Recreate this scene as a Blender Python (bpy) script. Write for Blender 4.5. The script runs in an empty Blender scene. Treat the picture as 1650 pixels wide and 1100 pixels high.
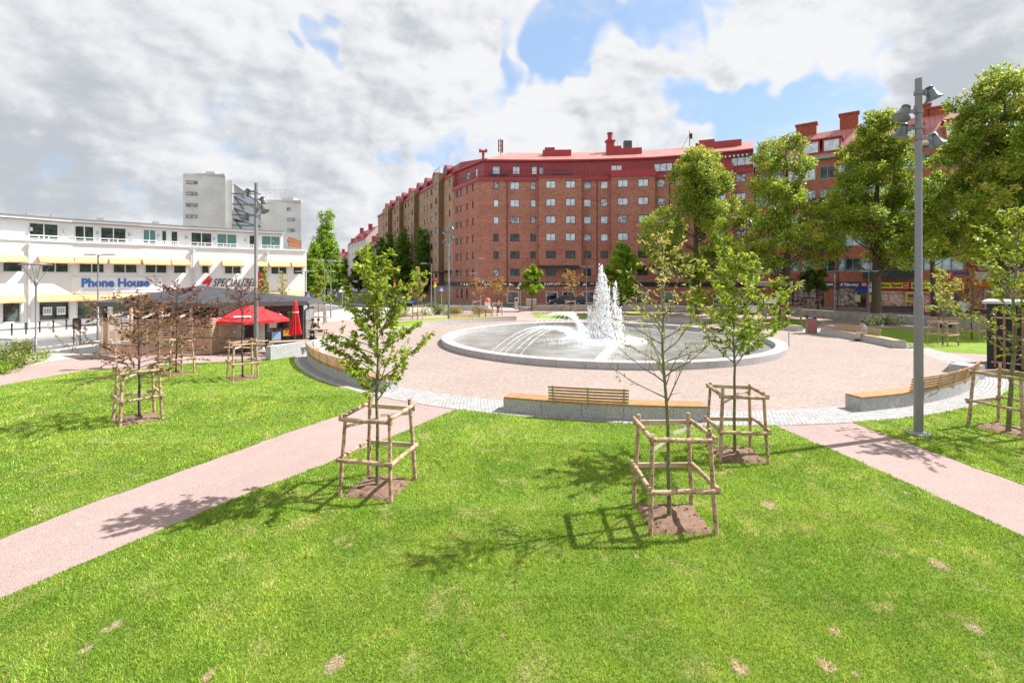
import bpy, math, random
import numpy as np
from mathutils import Vector, Matrix, Euler
R = math.radians
SC = bpy.context.scene
COL = SC.collection
# ------------------------------------------------------------------ camera, light, sky
CAMH, FPX, HY, CX = 4.1, 770.0, 452.0, 825.0
cam_d = bpy.data.cameras.new('camera'); cam = bpy.data.objects.new('camera', cam_d); COL.objects.link(cam)
cam.location = (0, 0, CAMH); cam.rotation_euler = (R(90), 0, 0)
cam_d.sensor_width = 36; cam_d.lens = 36*FPX/1650; cam_d.shift_y = -(550-HY)/1650
cam_d.clip_start = .1; cam_d.clip_end = 3000
SC.camera = cam
SUN_EL = R(49)
SUN_V = Vector((math.cos(SUN_EL)*.955, math.cos(SUN_EL)*.297, math.sin(SUN_EL)))
sun_d = bpy.data.lights.new('sun', 'SUN'); sun = bpy.data.objects.new('sun', sun_d); COL.objects.link(sun)
sun_d.energy = 5.0; sun_d.angle = R(.53); sun_d.color = (1, .972, .93)
sun.rotation_euler = SUN_V.to_track_quat('Z', 'Y').to_euler(); sun.location = (30, 10, 40)
SC.view_settings.view_transform = 'Standard'; SC.view_settings.look = 'None'
SC.view_settings.exposure = .95; SC.view_settings.gamma = 1.0
SC.cycles.max_bounces = 6; SC.cycles.diffuse_bounces = 3; SC.cycles.transparent_max_bounces = 8
SC.cycles.use_denoising = True
W = bpy.data.worlds.new('World'); SC.world = W; W.use_nodes = True

class NT:
    """tiny node helper"""
    def __init__(s, tree): s.t = tree; s.n = tree.nodes; s.l = tree.links
    def put(s, sock, v):
        if isinstance(v, bpy.types.NodeSocket): s.l.new(v, sock)
        elif v is not None: sock.default_value = v
    def node(s, typ, ins=None, **kw):
        n = s.n.new(typ)
        for k, v in kw.items(): setattr(n, k, v)
        for k, v in (ins or {}).items(): s.put(n.inputs[k], v)
        return n
    def math(s, op, a, b=None, c=None, clamp=False):
        n = s.n.new('ShaderNodeMath'); n.operation = op; n.use_clamp = clamp
        s.put(n.inputs[0], a)
        if b is not None: s.put(n.inputs[1], b)
        if c is not None: s.put(n.inputs[2], c)
        return n.outputs[0]
    def vmath(s, op, a, b=None):
        n = s.n.new('ShaderNodeVectorMath'); n.operation = op
        s.put(n.inputs[0], a)
        if b is not None: s.put(n.inputs[1], b)
        return n.outputs['Value'] if op in ('DOT_PRODUCT', 'LENGTH') else n.outputs[0]
    def noise(s, vec, scale, detail=4, rough=.55, dist=0, out='Fac'):
        return s.node('ShaderNodeTexNoise', {'Vector': vec, 'Scale': scale, 'Detail': detail, 'Roughness': rough, 'Distortion': dist}).outputs[out]
    def mix(s, f, a, b, mode='MIX'):
        n = s.n.new('ShaderNodeMix'); n.data_type = 'RGBA'; n.blend_type = mode
        s.put(n.inputs[0], f)
        s.put(n.inputs[6], (*a, 1) if isinstance(a, tuple) and len(a) == 3 else a)
        s.put(n.inputs[7], (*b, 1) if isinstance(b, tuple) and len(b) == 3 else b)
        return n.outputs[2]
    def ss(s, v, lo, hi, a=0., b=1.):
        n = s.n.new('ShaderNodeMapRange'); n.interpolation_type = 'SMOOTHSTEP'
        s.put(n.inputs['Value'], v)
        for k, x in (('From Min', lo), ('From Max', hi), ('To Min', a), ('To Max', b)): n.inputs[k].default_value = x
        return n.outputs[0]

def sky_nodes():
    n = NT(W.node_tree); n.n.clear()
    out = n.n.new('ShaderNodeOutputWorld')
    sky = n.node('ShaderNodeTexSky', sky_type='NISHITA', sun_disc=False)
    sky.sun_elevation = SUN_EL; sky.sun_rotation = math.atan2(SUN_V.x, SUN_V.y)
    sky.air_density = 1.0; sky.dust_density = .6; sky.ozone_density = 1.2
    d = n.n.new('ShaderNodeTexCoord').outputs['Generated']
    def vec(px, py):
        v = Vector(((px-CX)/FPX, 1, (HY-py)/FPX)); return v.normalized(), v.length
    def blobs(lst, pw=1.6):
        tot = None
        for px, py, r, s in lst:
            v, ln = vec(px, py); ang = r/FPX/ln
            dot = n.vmath('DOT_PRODUCT', dn, tuple(v))
            f = n.math('MULTIPLY', n.math('POWER', n.ss(dot, math.cos(ang*2.2), 1., 0, 1.), pw), s*1.5)
            tot = f if tot is None else n.math('ADD', tot, f)
        return tot
    warp0 = n.noise(d, 5, 3, .6, out='Color')
    w1 = n.node('ShaderNodeVectorMath', {0: warp0, 1: (.5, .5, .5)}, operation='SUBTRACT').outputs[0]
    w2 = n.node('ShaderNodeVectorMath', {0: w1}, operation='SCALE'); w2.inputs['Scale'].default_value = .3
    dn = n.vmath('NORMALIZE', n.vmath('ADD', d, w2.outputs[0]))
    holes = blobs([(538, 86, 18, .75), (490, 100, 9, .6), (705, 240, 20, .6), (640, 248, 14, .5), (752, 222, 22, .55), (795, 150, 20, .4),
                   (950, 45, 46, .85), (925, 110, 32, .7), (842, 115, 20, .6), (1080, 60, 34, .75), (1150, 25, 26, .55), (840, 60, 16, .3), (985, 130, 16, .3),
                   (1115, 180, 34, .85), (1180, 200, 30, .75), (1290, 155, 48, .95), (1375, 115, 50, .95), (1400, 170, 40, .85), (1225, 215, 26, .5),
                   (1240, 175, 30, .6), (1060, 215, 18, .3), (300, 250, 16, .2), (100, 305, 22, .3), (240, 330, 20, .3), (1330, 200, 24, .5)])
    adds = blobs([(1000, 190, 46, .5), (1130, 90, 46, .6), (870, 190, 34, .35), (1200, 110, 40, .5), (1300, 50, 60, .5), (1180, 245, 22, .4), (1255, 215, 20, .5), (920, 160, 22, .4), (1040, 120, 22, .4), (1500, 60, 90, .4), (640, 130, 90, .4)])
    holes = n.math('SUBTRACT', holes, n.math('MULTIPLY', adds, .8))
    dark = blobs([(30, 215, 120, .12), (190, 255, 100, .15), (330, 190, 120, .06), (1640, 60, 140, .16), (1490, 80, 70, .08), (960, 215, 40, .12),
                  (560, 240, 80, .12), (1570, 130, 80, .10), (60, 310, 50, .12), (540, 340, 40, .12), (200, 60, 120, .04), (700, 40, 90, .10), (440, 300, 60, .10)], 1.3)
    ds = n.vmath('MULTIPLY', d, (1, 1, 1.6))
    big = n.noise(ds, 3.4, 7, .52, .1)
    fine = n.noise(ds, 9, 8, .56, .15)
    dens = n.math('ADD', n.math('MULTIPLY', big, .82), n.math('MULTIPLY', fine, .66))
    cov = n.math('SUBTRACT', n.math('ADD', dens, -.14), n.math('MULTIPLY', holes, .43))
    alpha = n.ss(cov, .10, .54)
    alpha = n.math('MAXIMUM', alpha, n.math('MULTIPLY', n.ss(n.noise(ds, 6, 8, .6, .6), .44, .72), .5))
    # shading of the clouds: bright rims, greyer thick bases
    ds2 = n.vmath('ADD', ds, tuple(SUN_V*.045))
    big2 = n.noise(ds2, 3.4, 7, .52, .1)
    fine2 = n.noise(n.vmath('ADD', ds, tuple(SUN_V*.022)), 9, 8, .56, .15)
    relief = n.math('ADD', n.math('SUBTRACT', big, big2), n.math('MULTIPLY', n.math('SUBTRACT', fine, fine2), .55))
    shade = n.math('ADD', n.math('MULTIPLY', relief, 2.7), n.math('MULTIPLY', n.math('SUBTRACT', fine, .5), .5))
    g = n.math('ADD', n.math('SUBTRACT', .77, n.math('MULTIPLY', dark, 1.1)), shade)
    g = n.math('ADD', g, n.ss(cov, .62, .3, 0, .16))
    g = n.math('ADD', g, n.math('MULTIPLY', n.math('SUBTRACT', n.noise(ds, 1.7, 3, .5), .5), .7), clamp=True)
    g = n.ss(g, .05, .95)
    cc = n.mix(g, (.285, .305, .33), (.475, .48, .49))
    skyc = n.node('ShaderNodeVectorMath', {0: sky.outputs[0]}, operation='SCALE'); skyc.inputs['Scale'].default_value = .10
    blue = n.mix(.6, skyc.outputs[0], (.25, .36, .53))
    col = n.mix(alpha, blue, cc)
    # below the horizon the world is dull ground colour
    z = n.node('ShaderNodeSeparateXYZ', {0: d}).outputs[2]
    col = n.mix(n.ss(z, -.03, .0), (.25, .24, .2), col)
    bg = n.node('ShaderNodeBackground', {'Color': col, 'Strength': 1.0})
    n.l.new(bg.outputs[0], out.inputs[0])
sky_nodes()
W.cycles.sampling_method = 'AUTOMATIC' if hasattr(W.cycles, 'sampling_method') else W.cycles.sampling_method

# ------------------------------------------------------------------ placing
def G(px, py, z=0.):
    """point of the plane z seen at photo pixel (px, py)"""
    D = (CAMH-z)*FPX/(py-HY); return Vector(((px-CX)/FPX*D, D, z))
def PD(px, D, z=0.): return Vector(((px-CX)/FPX*D, D, z))
def ZD(py, D): return CAMH-(py-HY)*D/FPX
RC = Vector((6.25, 32.7, 0))          # centre of the pool and of the ring of benches
def ring(r, deg, z=0.): return Vector((RC.x+r*math.cos(R(deg)), RC.y+r*math.sin(R(deg)), z))

# ------------------------------------------------------------------ materials
MATS = {}
def mat(name, color=(.5, .5, .5), rough=.6, metal=0., spec=.5, var=0., vscale=3., bump=0., bscale=60., col2=None, streak=None, trans=0., coat=0., ior=None, emis=None):
    if name in MATS: return MATS[name]
    m = bpy.data.materials.new(name); m.use_nodes = True; MATS[name] = m
    n = NT(m.node_tree); p = m.node_tree.nodes['Principled BSDF']
    p.inputs['Roughness'].default_value = rough; p.inputs['Metallic'].default_value = metal
    p.inputs['Specular IOR Level'].default_value = spec
    if coat: p.inputs['Coat Weight'].default_value = coat; p.inputs['Coat Roughness'].default_value = .05
    if ior: p.inputs['IOR'].default_value = ior
    pos = n.n.new('ShaderNodeTexCoord').outputs['Object']
    c = (*color, 1)
    if var or col2:
        f = n.noise(pos, vscale, 6, .6)
        f = n.ss(f, .3, .7)
        c2 = col2 if col2 else tuple(max(0, x*(1-var)) for x in color)
        c = n.mix(f, color, c2)
        if var and col2:
            f2 = n.noise(pos, vscale*9, 3, .6); c = n.mix(n.math('MULTIPLY', f2, var), c, (color[0]*.4, color[1]*.4, color[2]*.4))
    n.put(p.inputs['Base Color'], c)
    if bump:
        b = n.node('ShaderNodeBump', {'Height': n.noise(pos, bscale, 5, .65), 'Strength': bump, 'Distance': .02})
        n.l.new(b.outputs[0], p.inputs['Normal'])
    if trans: p.inputs['Transmission Weight'].default_value = trans
    if emis: p.inputs['Emission Color'].default_value = (*emis, 1); p.inputs['Emission Strength'].default_value = 1
    return m

def leaf_mat(name, rough=.5, tr=.45):
    if name in MATS: return MATS[name]
    m = bpy.data.materials.new(name); m.use_nodes = True; MATS[name] = m
    n = NT(m.node_tree); n.n.clear(); o = n.n.new('ShaderNodeOutputMaterial')
    a = n.node('ShaderNodeAttribute', attribute_name='col').outputs['Color']
    p = n.node('ShaderNodeBsdfPrincipled', {'Base Color': a, 'Roughness': rough, 'Specular IOR Level': .35})
    t = n.node('ShaderNodeBsdfTranslucent', {'Color': n.mix(.35, a, (.55, .62, .06), 'MULTIPLY')})
    t2 = n.node('ShaderNodeBsdfTranslucent', {'Color': n.mix(1., a, (1.1, 1.15, .6), 'MULTIPLY')})
    mx = n.node('ShaderNodeMixShader', {0: tr, 1: p.outputs[0], 2: t2.outputs[0]})
    n.l.new(mx.outputs[0], o.inputs[0]); return m

def brick_mat(name, c1, c2, mortar, band=None):
    if name in MATS: return MATS[name]
    m = bpy.data.materials.new(name); m.use_nodes = True; MATS[name] = m
    n = NT(m.node_tree); p = m.node_tree.nodes['Principled BSDF']; p.inputs['Roughness'].default_value = .85
    p.inputs['Specular IOR Level'].default_value = .2
    uv = n.n.new('ShaderNodeUVMap').outputs[0]
    b = n.node('ShaderNodeTexBrick', {'Vector': uv, 'Color1': (*c1, 1), 'Color2': (*c2, 1), 'Mortar': (*mortar, 1), 'Scale': 1., 'Mortar Size': .012,
                                      'Mortar Smooth': .1, 'Bias': 0., 'Brick Width': .26, 'Row Height': .085})
    big = n.ss(n.noise(uv, .35, 5, .6), .35, .7)
    sp = n.node('ShaderNodeTexVoronoi', {'Vector': n.vmath('MULTIPLY', uv, (3.8, 9., 1)), 'Scale': 1.}); sv = n.node('ShaderNodeSeparateColor', {0: sp.outputs['Color']}).outputs[0]
    c = n.mix(n.math('MULTIPLY', n.math('GREATER_THAN', sv, .72), .55), b.outputs[0], tuple(x*.5 for x in c1))
    c = n.mix(n.math('MULTIPLY', big, .35), c, tuple(x*.68 for x in c1))
    c = n.mix(n.math('MULTIPLY', n.noise(uv, 2.5, 4, .7), .35), c, tuple(min(1, x*1.25) for x in c2))
    if band:
        z = n.node('ShaderNodeSeparateXYZ', {0: uv}).outputs[1]
        f = n.math('FRACT', n.math('DIVIDE', n.math('SUBTRACT', z, band[0]), band[1]))
        g = n.math('LESS_THAN', f, band[2])
        c = n.mix(n.math('MULTIPLY', g, .5), c, tuple(min(1, x*1.5+.03) for x in c1))
    n.put(p.inputs['Base Color'], c)
    bp = n.node('ShaderNodeBump', {'Height': b.outputs[1], 'Strength': .4, 'Distance': .01}); bp.invert = True
    n.l.new(bp.outputs[0], p.inputs['Normal']); return m

# ------------------------------------------------------------------ mesh builder
class MB:
    def __init__(s): s.v = []; s.f = []; s.m = []; s.uv = []; s.sm = []
    def add(s, vs, fs, m=0, smooth=False, uvs=None):
        o = len(s.v); s.v += [tuple(p) for p in vs]
        for i, f in enumerate(fs):
            s.f.append(tuple(o+k for k in f)); s.m.append(m); s.sm.append(smooth)
            s.uv.append(uvs[i] if uvs else None)
    def box(s, c, d, rot=0., m=0, tilt=None, taper=1.):
        x, y, z = d[0]/2, d[1]/2, d[2]/2
        vs = [Vector((a*x*(taper if e > 0 else 1), b*y*(taper if e > 0 else 1), e*z)) for e in (-1, 1) for b in (-1, 1) for a in (-1, 1)]
        M = Euler(tilt).to_matrix() if tilt else Matrix.Rotation(rot, 3, 'Z')
        s.add([M @ v+Vector(c) for v in vs], [(0, 2, 3, 1), (4, 5, 7, 6), (0, 1, 5, 4), (2, 6, 7, 3), (0, 4, 6, 2), (1, 3, 7, 5)], m)
    def beam(s, a, b, w, h, m=0, up=(0, 0, 1)):
        a, b = Vector(a), Vector(b); d = (b-a).normalized(); u = Vector(up)
        if abs(d.dot(u)) > .98: u = Vector((0, 1, 0))
        r = d.cross(u).normalized(); u = r.cross(d).normalized()
        vs = [p+r*(i*w/2)+u*(j*h/2) for p in (a, b) for i, j in ((-1, -1), (1, -1), (1, 1), (-1, 1))]
        s.add(vs, [(3, 2, 1, 0), (4, 5, 6, 7), (0, 1, 5, 4), (1, 2, 6, 5), (2, 3, 7, 6), (3, 0, 4, 7)], m)
    def tube(s, pts, rad, n=8, m=0, cap=True, smooth=True):
        pts = [Vector(p) for p in pts]; k = len(pts)
        if not hasattr(rad, '__len__'): rad = [rad]*k
        vs = []; prev = None
        for i in range(k):
            d = (pts[min(i+1, k-1)]-pts[max(i-1, 0)]).normalized()
            if prev is None:
                u = Vector((0, 0, 1)) if abs(d.z) < .9 else Vector((1, 0, 0)); r = d.cross(u).normalized()
            else:
                r = (prev-d*prev.dot(d)).normalized()
            prev = r; q = d.cross(r)
            for j in range(n):
                t = 2*math.pi*j/n; vs.append(pts[i]+(r*math.cos(t)+q*math.sin(t))*rad[i])
        fs = [(i*n+j, i*n+(j+1) % n, (i+1)*n+(j+1) % n, (i+1)*n+j) for i in range(k-1) for j in range(n)]
        s.add(vs, fs, m, smooth)
        if cap: s.add(vs[:n], [tuple(range(n))[::-1]], m); s.add(vs[-n:], [tuple(range(n))], m)
    def cyl(s, a, b, r, n=12, m=0, r2=None): s.tube([a, b], [r, r if r2 is None else r2], n, m)
    def lathe(s, prof, c=(0, 0, 0), n=16, m=0, smooth=True, M=None):
        c = Vector(c); vs = []
        for r, z in prof:
            for j in range(n):
                t = 2*math.pi*j/n; v = Vector((r*math.cos(t), r*math.sin(t), z)); vs.append((M @ v if M else v)+c)
        k = len(prof)
        s.add(vs, [(i*n+j, i*n+(j+1) % n, (i+1)*n+(j+1) % n, (i+1)*n+j) for i in range(k-1) for j in range(n)], m, smooth)
        if prof[0][0] > 1e-4: s.add(vs[:n], [tuple(range(n))[::-1]], m)
        if prof[-1][0] > 1e-4: s.add(vs[-n:], [tuple(range(n))], m)
    def prism(s, poly, z0, z1, m=0, bottom=True):
        n = len(poly); A = sum(poly[i][0]*poly[(i+1) % n][1]-poly[(i+1) % n][0]*poly[i][1] for i in range(n))
        if A < 0: poly = poly[::-1]
        vs = [(p[0], p[1], z0) for p in poly]+[(p[0], p[1], z1) for p in poly]
        fs = [tuple(range(n, 2*n))]+[(i, (i+1) % n, n+(i+1) % n, n+i) for i in range(n)]
        if bottom: fs.append(tuple(range(n))[::-1])
        s.add(vs, fs, m)
    def plate(s, poly, org, ax, ay, t, m=0):
        """2-D outline poly in the plane (ax, ay) through org, given thickness t along ax x ay"""
        ax, ay, org = Vector(ax), Vector(ay), Vector(org); nn = ax.cross(ay).normalized()
        n = len(poly); A = sum(poly[i][0]*poly[(i+1) % n][1]-poly[(i+1) % n][0]*poly[i][1] for i in range(n))
        if A < 0: poly = poly[::-1]
        b = [org+ax*p[0]+ay*p[1] for p in poly]; f = [p+nn*t for p in b]
        s.add(b+f, [tuple(range(n, 2*n)), tuple(range(n))[::-1]]+[(i, (i+1) % n, n+(i+1) % n, n+i) for i in range(n)], m)
    def arc(s, r0, r1, a0, a1, z0, z1, step=2.5, m=0, c=None, seams=False):
        """block between radii and angles (degrees), about c"""
        c = c or Vector((0, 0, 0)); k = max(1, int(abs(a1-a0)/step+.5)); full = abs(a1-a0) >= 359.9
        vs = []
        for i in range(k+1):
            t = R(a0+(a1-a0)*i/k)
            for r, z in ((r0, z0), (r1, z0), (r1, z1), (r0, z1)): vs.append((c.x+r*math.cos(t), c.y+r*math.sin(t), z+c.z))
        fs = []
        for i in range(k):
            for j in range(4): fs.append((i*4+j, (i+1)*4+j, (i+1)*4+(j+1) % 4, i*4+(j+1) % 4)[::1 if a1 < a0 else -1])
        if not full: fs += [(0, 1, 2, 3)[::-1], (k*4, k*4+1, k*4+2, k*4+3)]
        s.add(vs, fs, m)
    def mesh(s, name, mats):
        me = bpy.data.meshes.new(name); me.from_pydata(s.v, [], s.f)
        for mm in (mats if isinstance(mats, (list, tuple)) else [mats]): me.materials.append(mm)
        me.polygons.foreach_set('material_index', s.m); me.polygons.foreach_set('use_smooth', s.sm)
        if any(u is not None for u in s.uv):
            l = me.uv_layers.new(name='UVMap'); a = []
            for f, u in zip(s.f, s.uv): a += [c for q in (u or [(0, 0)]*len(f)) for c in q]
            l.data.foreach_set('uv', a)
        me.update(); return me
    def build(s, name, mats, parent=None, loc=(0, 0, 0), rot=0.): return put(name, s.mesh(name, mats), parent, loc, rot)

def put(name, me, parent=None, loc=(0, 0, 0), rot=0.):
    o = bpy.data.objects.new(name, me); COL.objects.link(o); o.location = loc
    o.rotation_euler = (0, 0, rot) if not hasattr(rot, '__len__') else rot
    if parent: o.parent = parent
    return o
def tag(o, label=None, cat=None, group=None, kind=None):
    if label: o['label'] = label
    if cat: o['category'] = cat
    if group: o['group'] = group
    if kind: o['kind'] = kind
    return o
def thing(name, label, cat, loc=(0, 0, 0), rot=0., group=None):
    return tag(put(name, None, None, loc, rot), label, cat, group)
def dup(o, loc=None, rot=None, label=None, group=None, parent=None, scale=None):
    c = o.copy(); COL.objects.link(c)
    if parent: c.parent = parent
    if loc is not None: c.location = loc
    if rot is not None: c.rotation_euler = (0, 0, rot)
    if scale: c.scale = (scale,)*3 if not hasattr(scale, '__len__') else scale
    if label: c['label'] = label
    if group: c['group'] = group
    for ch in list(o.children): dup(ch, parent=c)
    return c
def struct(name, mb, m, **k): return tag(mb.build(name, m, **k), kind='structure')
def text_mesh(name, txt, size, m, depth=.02, bold=0., shear=0., align='LEFT', spacing=1.):
    cu = bpy.data.curves.new(name, 'FONT'); cu.body = txt; cu.size = size; cu.extrude = depth; cu.offset = bold; cu.shear = shear
    cu.align_x = align; cu.space_character = spacing; cu.resolution_u = 3
    o = bpy.data.objects.new(name, cu); COL.objects.link(o)
    dg = bpy.context.evaluated_depsgraph_get(); me = bpy.data.meshes.new_from_object(o.evaluated_get(dg))
    bpy.data.objects.remove(o); bpy.data.curves.remove(cu)
    me.materials.clear(); me.materials.append(m); return me
def put_text(name, txt, size, m, parent, loc, yaw=0., fitw=None, **k):
    me = text_mesh(name, txt, size, m, **k)
    if fitw:
        xs = [v.co.x for v in me.vertices]; w = max(xs)-min(xs); sx = fitw/w
        for v in me.vertices: v.co.x = (v.co.x-min(xs))*sx
    return put(name, me, parent, loc, (R(90), 0, yaw))
def npmesh(name, verts, quads, m, colors=None, tri=False, smooth=False):
    k = 3 if tri else 4
    me = bpy.data.meshes.new(name); nv, nf = len(verts), len(quads)
    me.vertices.add(nv); me.vertices.foreach_set('co', verts.astype(np.float32).ravel())
    me.loops.add(nf*k); me.loops.foreach_set('vertex_index', quads.astype(np.int32).ravel())
    me.polygons.add(nf); me.polygons.foreach_set('loop_start', np.arange(0, nf*k, k, dtype=np.int32))
    if smooth: me.polygons.foreach_set('use_smooth', np.ones(nf, dtype=bool))
    if colors is not None:
        a = me.color_attributes.new('col', 'FLOAT_COLOR', 'POINT')
        c = np.ones((nv, 4), np.float32); c[:, :3] = colors; a.data.foreach_set('color', c.ravel())
    me.materials.append(m); me.update(calc_edges=True); return me
# ------------------------------------------------------------------ ground sheets
def ground_mat(name, c1, c2, kind, scale, bump=.3, c3=None):
    m = bpy.data.materials.new(name); m.use_nodes = True; MATS[name] = m
    n = NT(m.node_tree); p = m.node_tree.nodes['Principled BSDF']; p.inputs['Roughness'].default_value = .9
    p.inputs['Specular IOR Level'].default_value = .2
    pos = n.n.new('ShaderNodeNewGeometry').outputs['Position']
    big = n.ss(n.noise(pos, .35, 5, .6), .3, .7); mid = n.noise(pos, 3.5, 5, .65)
    if kind == 'setts':      # radial setts round the pool
        q = n.vmath('SUBTRACT', pos, tuple(RC)); sx = n.node('ShaderNodeSeparateXYZ', {0: q}).outputs
        rad = n.vmath('LENGTH', n.vmath('MULTIPLY', q, (1, 1, 0)))
        an = n.math('MULTIPLY', n.math('ARCTAN2', sx[1], sx[0]), 17.)
        v = n.node('ShaderNodeCombineXYZ', {0: an, 1: rad}).outputs[0]
        v = n.vmath('ADD', v, n.vmath('MULTIPLY', n.noise(pos, 4, 2, .5, out='Color'), (.05, .05, 0)))
        b = n.node('ShaderNodeTexBrick', {'Vector': v, 'Color1': (*c1, 1), 'Color2': (*c2, 1), 'Mortar': (*(c3 or tuple(x*.45 for x in c1)), 1), 'Scale': 1,
                                          'Mortar Size': .1*scale, 'Mortar Smooth': .5, 'Bias': 0, 'Brick Width': scale, 'Row Height': scale})
        c = b.outputs[0]; h = n.math('ADD', n.math('MULTIPLY', b.outputs[1], -1.), n.math('MULTIPLY', n.noise(pos, 60, 3, .6), .5))
        fl = n.node('ShaderNodeTexVoronoi', {'Vector': v, 'Scale': 1/scale}, feature='F1')
        hue = n.node('ShaderNodeSeparateColor', {0: fl.outputs['Color']}).outputs[0]
        c = n.mix(n.math('MULTIPLY', n.ss(hue, .55, 1.), .45), c, tuple(x*.55 for x in c1))
        c = n.mix(n.math('MULTIPLY', n.ss(hue, .4, .0), .35), c, tuple(min(.75, x*1.4) for x in c1))
    else:
        vo = n.node('ShaderNodeTexVoronoi', {'Vector': pos, 'Scale': scale}, feature='F1')
        hue = n.node('ShaderNodeSeparateColor', {0: vo.outputs['Color']}).outputs[0]
        c = n.mix(hue, c1, c2); h = n.math('ADD', vo.outputs['Distance'], n.noise(pos, scale*2, 3, .6))
        c = n.mix(n.math('MULTIPLY', n.ss(n.noise(pos, scale*.4, 4, .7), .5, .8), .5), c, tuple(x*.6 for x in c1))
    c = n.mix(n.math('MULTIPLY', big, .3), c, tuple(x*.72 for x in c1)); st = n.ss(n.noise(pos, 1.3, 8, .72, .6), .52, .75); c = n.mix(n.math('MULTIPLY', st, .28), c, tuple(x*.6 for x in c1))
    c = n.mix(n.math('MULTIPLY', n.ss(mid, .5, .8), .35), c, tuple(min(.8, x*1.25) for x in c2))
    n.put(p.inputs['Base Color'], c)
    bp = n.node('ShaderNodeBump', {'Height': h, 'Strength': bump, 'Distance': .015}); n.l.new(bp.outputs[0], p.inputs['Normal'])
    return m

def grass_color(n, pos):
    """green of the lawn, with paler and drier patches where the turf is thin"""
    a = n.ss(n.noise(pos, .55, 6, .62, .4), .36, .66)
    b = n.ss(n.noise(pos, 2.9, 7, .72, .6), .42, .72)
    dry = n.math('MULTIPLY', n.ss(n.noise(pos, 1.6, 8, .7, .5), .50, .72), n.ss(n.noise(pos, .3, 3, .5), .30, .50))
    c = n.mix(a, (.18, .315, .032), (.285, .41, .05))
    c = n.mix(n.math('MULTIPLY', b, .4), c, (.38, .47, .09))
    c = n.mix(n.math('MULTIPLY', dry, .6), c, (.62, .55, .25))
    wr = n.vmath('ADD', pos, n.vmath('MULTIPLY', n.noise(pos, 8, 3, .6, out='Color'), (.16, .16, 0)))
    for px, py, r in BARE:
        g = G(px, py); v = n.vmath('MULTIPLY', n.vmath('SUBTRACT', wr, tuple(g+Vector((.08, .08, 0)))), (1, .75, 0))
        c = n.mix(n.ss(n.vmath('LENGTH', v), r*.95, r*.35, 0, .85), c, (.62, .48, .34))
    return c
BARE = [(563, 880, .075), (183, 1010, .09), (137, 1048, .07), (540, 1072, .14), (1190, 1078, .13), (1345, 1020, .085), (1332, 1075, .11), (1026, 899, .05),
        (1510, 910, .15), (1375, 770, .1), (1240, 815, .16), (1570, 1015, .11), (1380, 1090, .05), (810, 1025, .04), (335, 1092, .08), (1285, 735, .12), (1460, 795, .08)]
def lawn_mat():
    m = bpy.data.materials.new('lawn_turf'); m.use_nodes = True
    n = NT(m.node_tree); p = m.node_tree.nodes['Principled BSDF']; p.inputs['Roughness'].default_value = .9; p.inputs['Specular IOR Level'].default_value = .15
    pos = n.n.new('ShaderNodeNewGeometry').outputs['Position']
    c = grass_color(n, pos)
    f = n.noise(pos, 38, 4, .75); f2 = n.noise(pos, 9, 4, .7)
    c = n.mix(n.ss(f, .35, .7, 0, .8), c, (.07, .14, .012)); c = n.mix(n.ss(f2, .45, .75, 0, .25), c, (.38, .45, .08))  # dark green noise paints the shade between grass clumps into the turf
    n.put(p.inputs['Base Color'], c)
    bp = n.node('ShaderNodeBump', {'Height': n.math('ADD', f, n.noise(pos, 120, 3, .7)), 'Strength': .8, 'Distance': .04}); n.l.new(bp.outputs[0], p.inputs['Normal'])
    return m
def blade_mat():
    m = bpy.data.materials.new('grass_blades'); m.use_nodes = True
    n = NT(m.node_tree); n.n.clear(); o = n.n.new('ShaderNodeOutputMaterial')
    pos = n.n.new('ShaderNodeNewGeometry').outputs['Position']
    c = n.mix(1., grass_color(n, n.vmath('MULTIPLY', pos, (1, 1, 0))), n.node('ShaderNodeAttribute', attribute_name='col').outputs['Color'], 'MULTIPLY')
    p = n.node('ShaderNodeBsdfPrincipled', {'Base Color': c, 'Roughness': .5, 'Specular IOR Level': .3})
    t = n.node('ShaderNodeBsdfTranslucent', {'Color': c})
    n.l.new(n.node('ShaderNodeMixShader', {0: .4, 1: p.outputs[0], 2: t.outputs[0]}).outputs[0], o.inputs[0]); return m

def sheet(name, poly, z, m):
    b = MB()
    if name == 'lawn':      # slightly ragged turf edge
        rg = random.Random(2); q = []
        for i in range(len(poly)):
            p0, p1 = Vector(poly[i]), Vector(poly[(i+1) % len(poly)]); k = max(1, min(90, int((p1-p0).length/.22)))
            q += [tuple(p0.lerp(p1, j/k)+Vector((rg.gauss(0, .018), rg.gauss(0, .018)))) for j in range(k)]
        poly = q
    n = len(poly); A = sum(poly[i][0]*poly[(i+1) % n][1]-poly[(i+1) % n][0]*poly[i][1] for i in range(n))
    if A < 0: poly = poly[::-1]
    b.add([(p[0], p[1], z) for p in poly], [tuple(range(n))]); return struct(name, b, m)
M_asph = ground_mat('asphalt', (.21, .205, .2), (.27, .26, .25), 'grit', 40)
M_road = ground_mat('road_asphalt', (.135, .135, .14), (.18, .18, .18), 'grit', 50)
M_pave = ground_mat('pale_paving', (.42, .40, .37), (.5, .47, .43), 'grit', 9, .15)
M_path = ground_mat('pink_grit_path', (.345, .245, .225), (.43, .325, .30), 'grit', 55, .7)
M_sett = ground_mat('pink_setts', (.345, .275, .245), (.40, .33, .295), 'setts', .085, .7, (.26, .195, .175))
M_white = ground_mat('pale_setts', (.36, .35, .345), (.48, .47, .46), 'setts', .12, .9, (.13, .12, .12))
M_lawn = lawn_mat(); M_soil = mat('bark_soil', (.17, .10, .065), .95, var=.5, vscale=9, bump=1., bscale=35, col2=(.30, .19, .13))
M_line = mat('road_paint', (.72, .72, .7), .7, var=.15)
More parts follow.
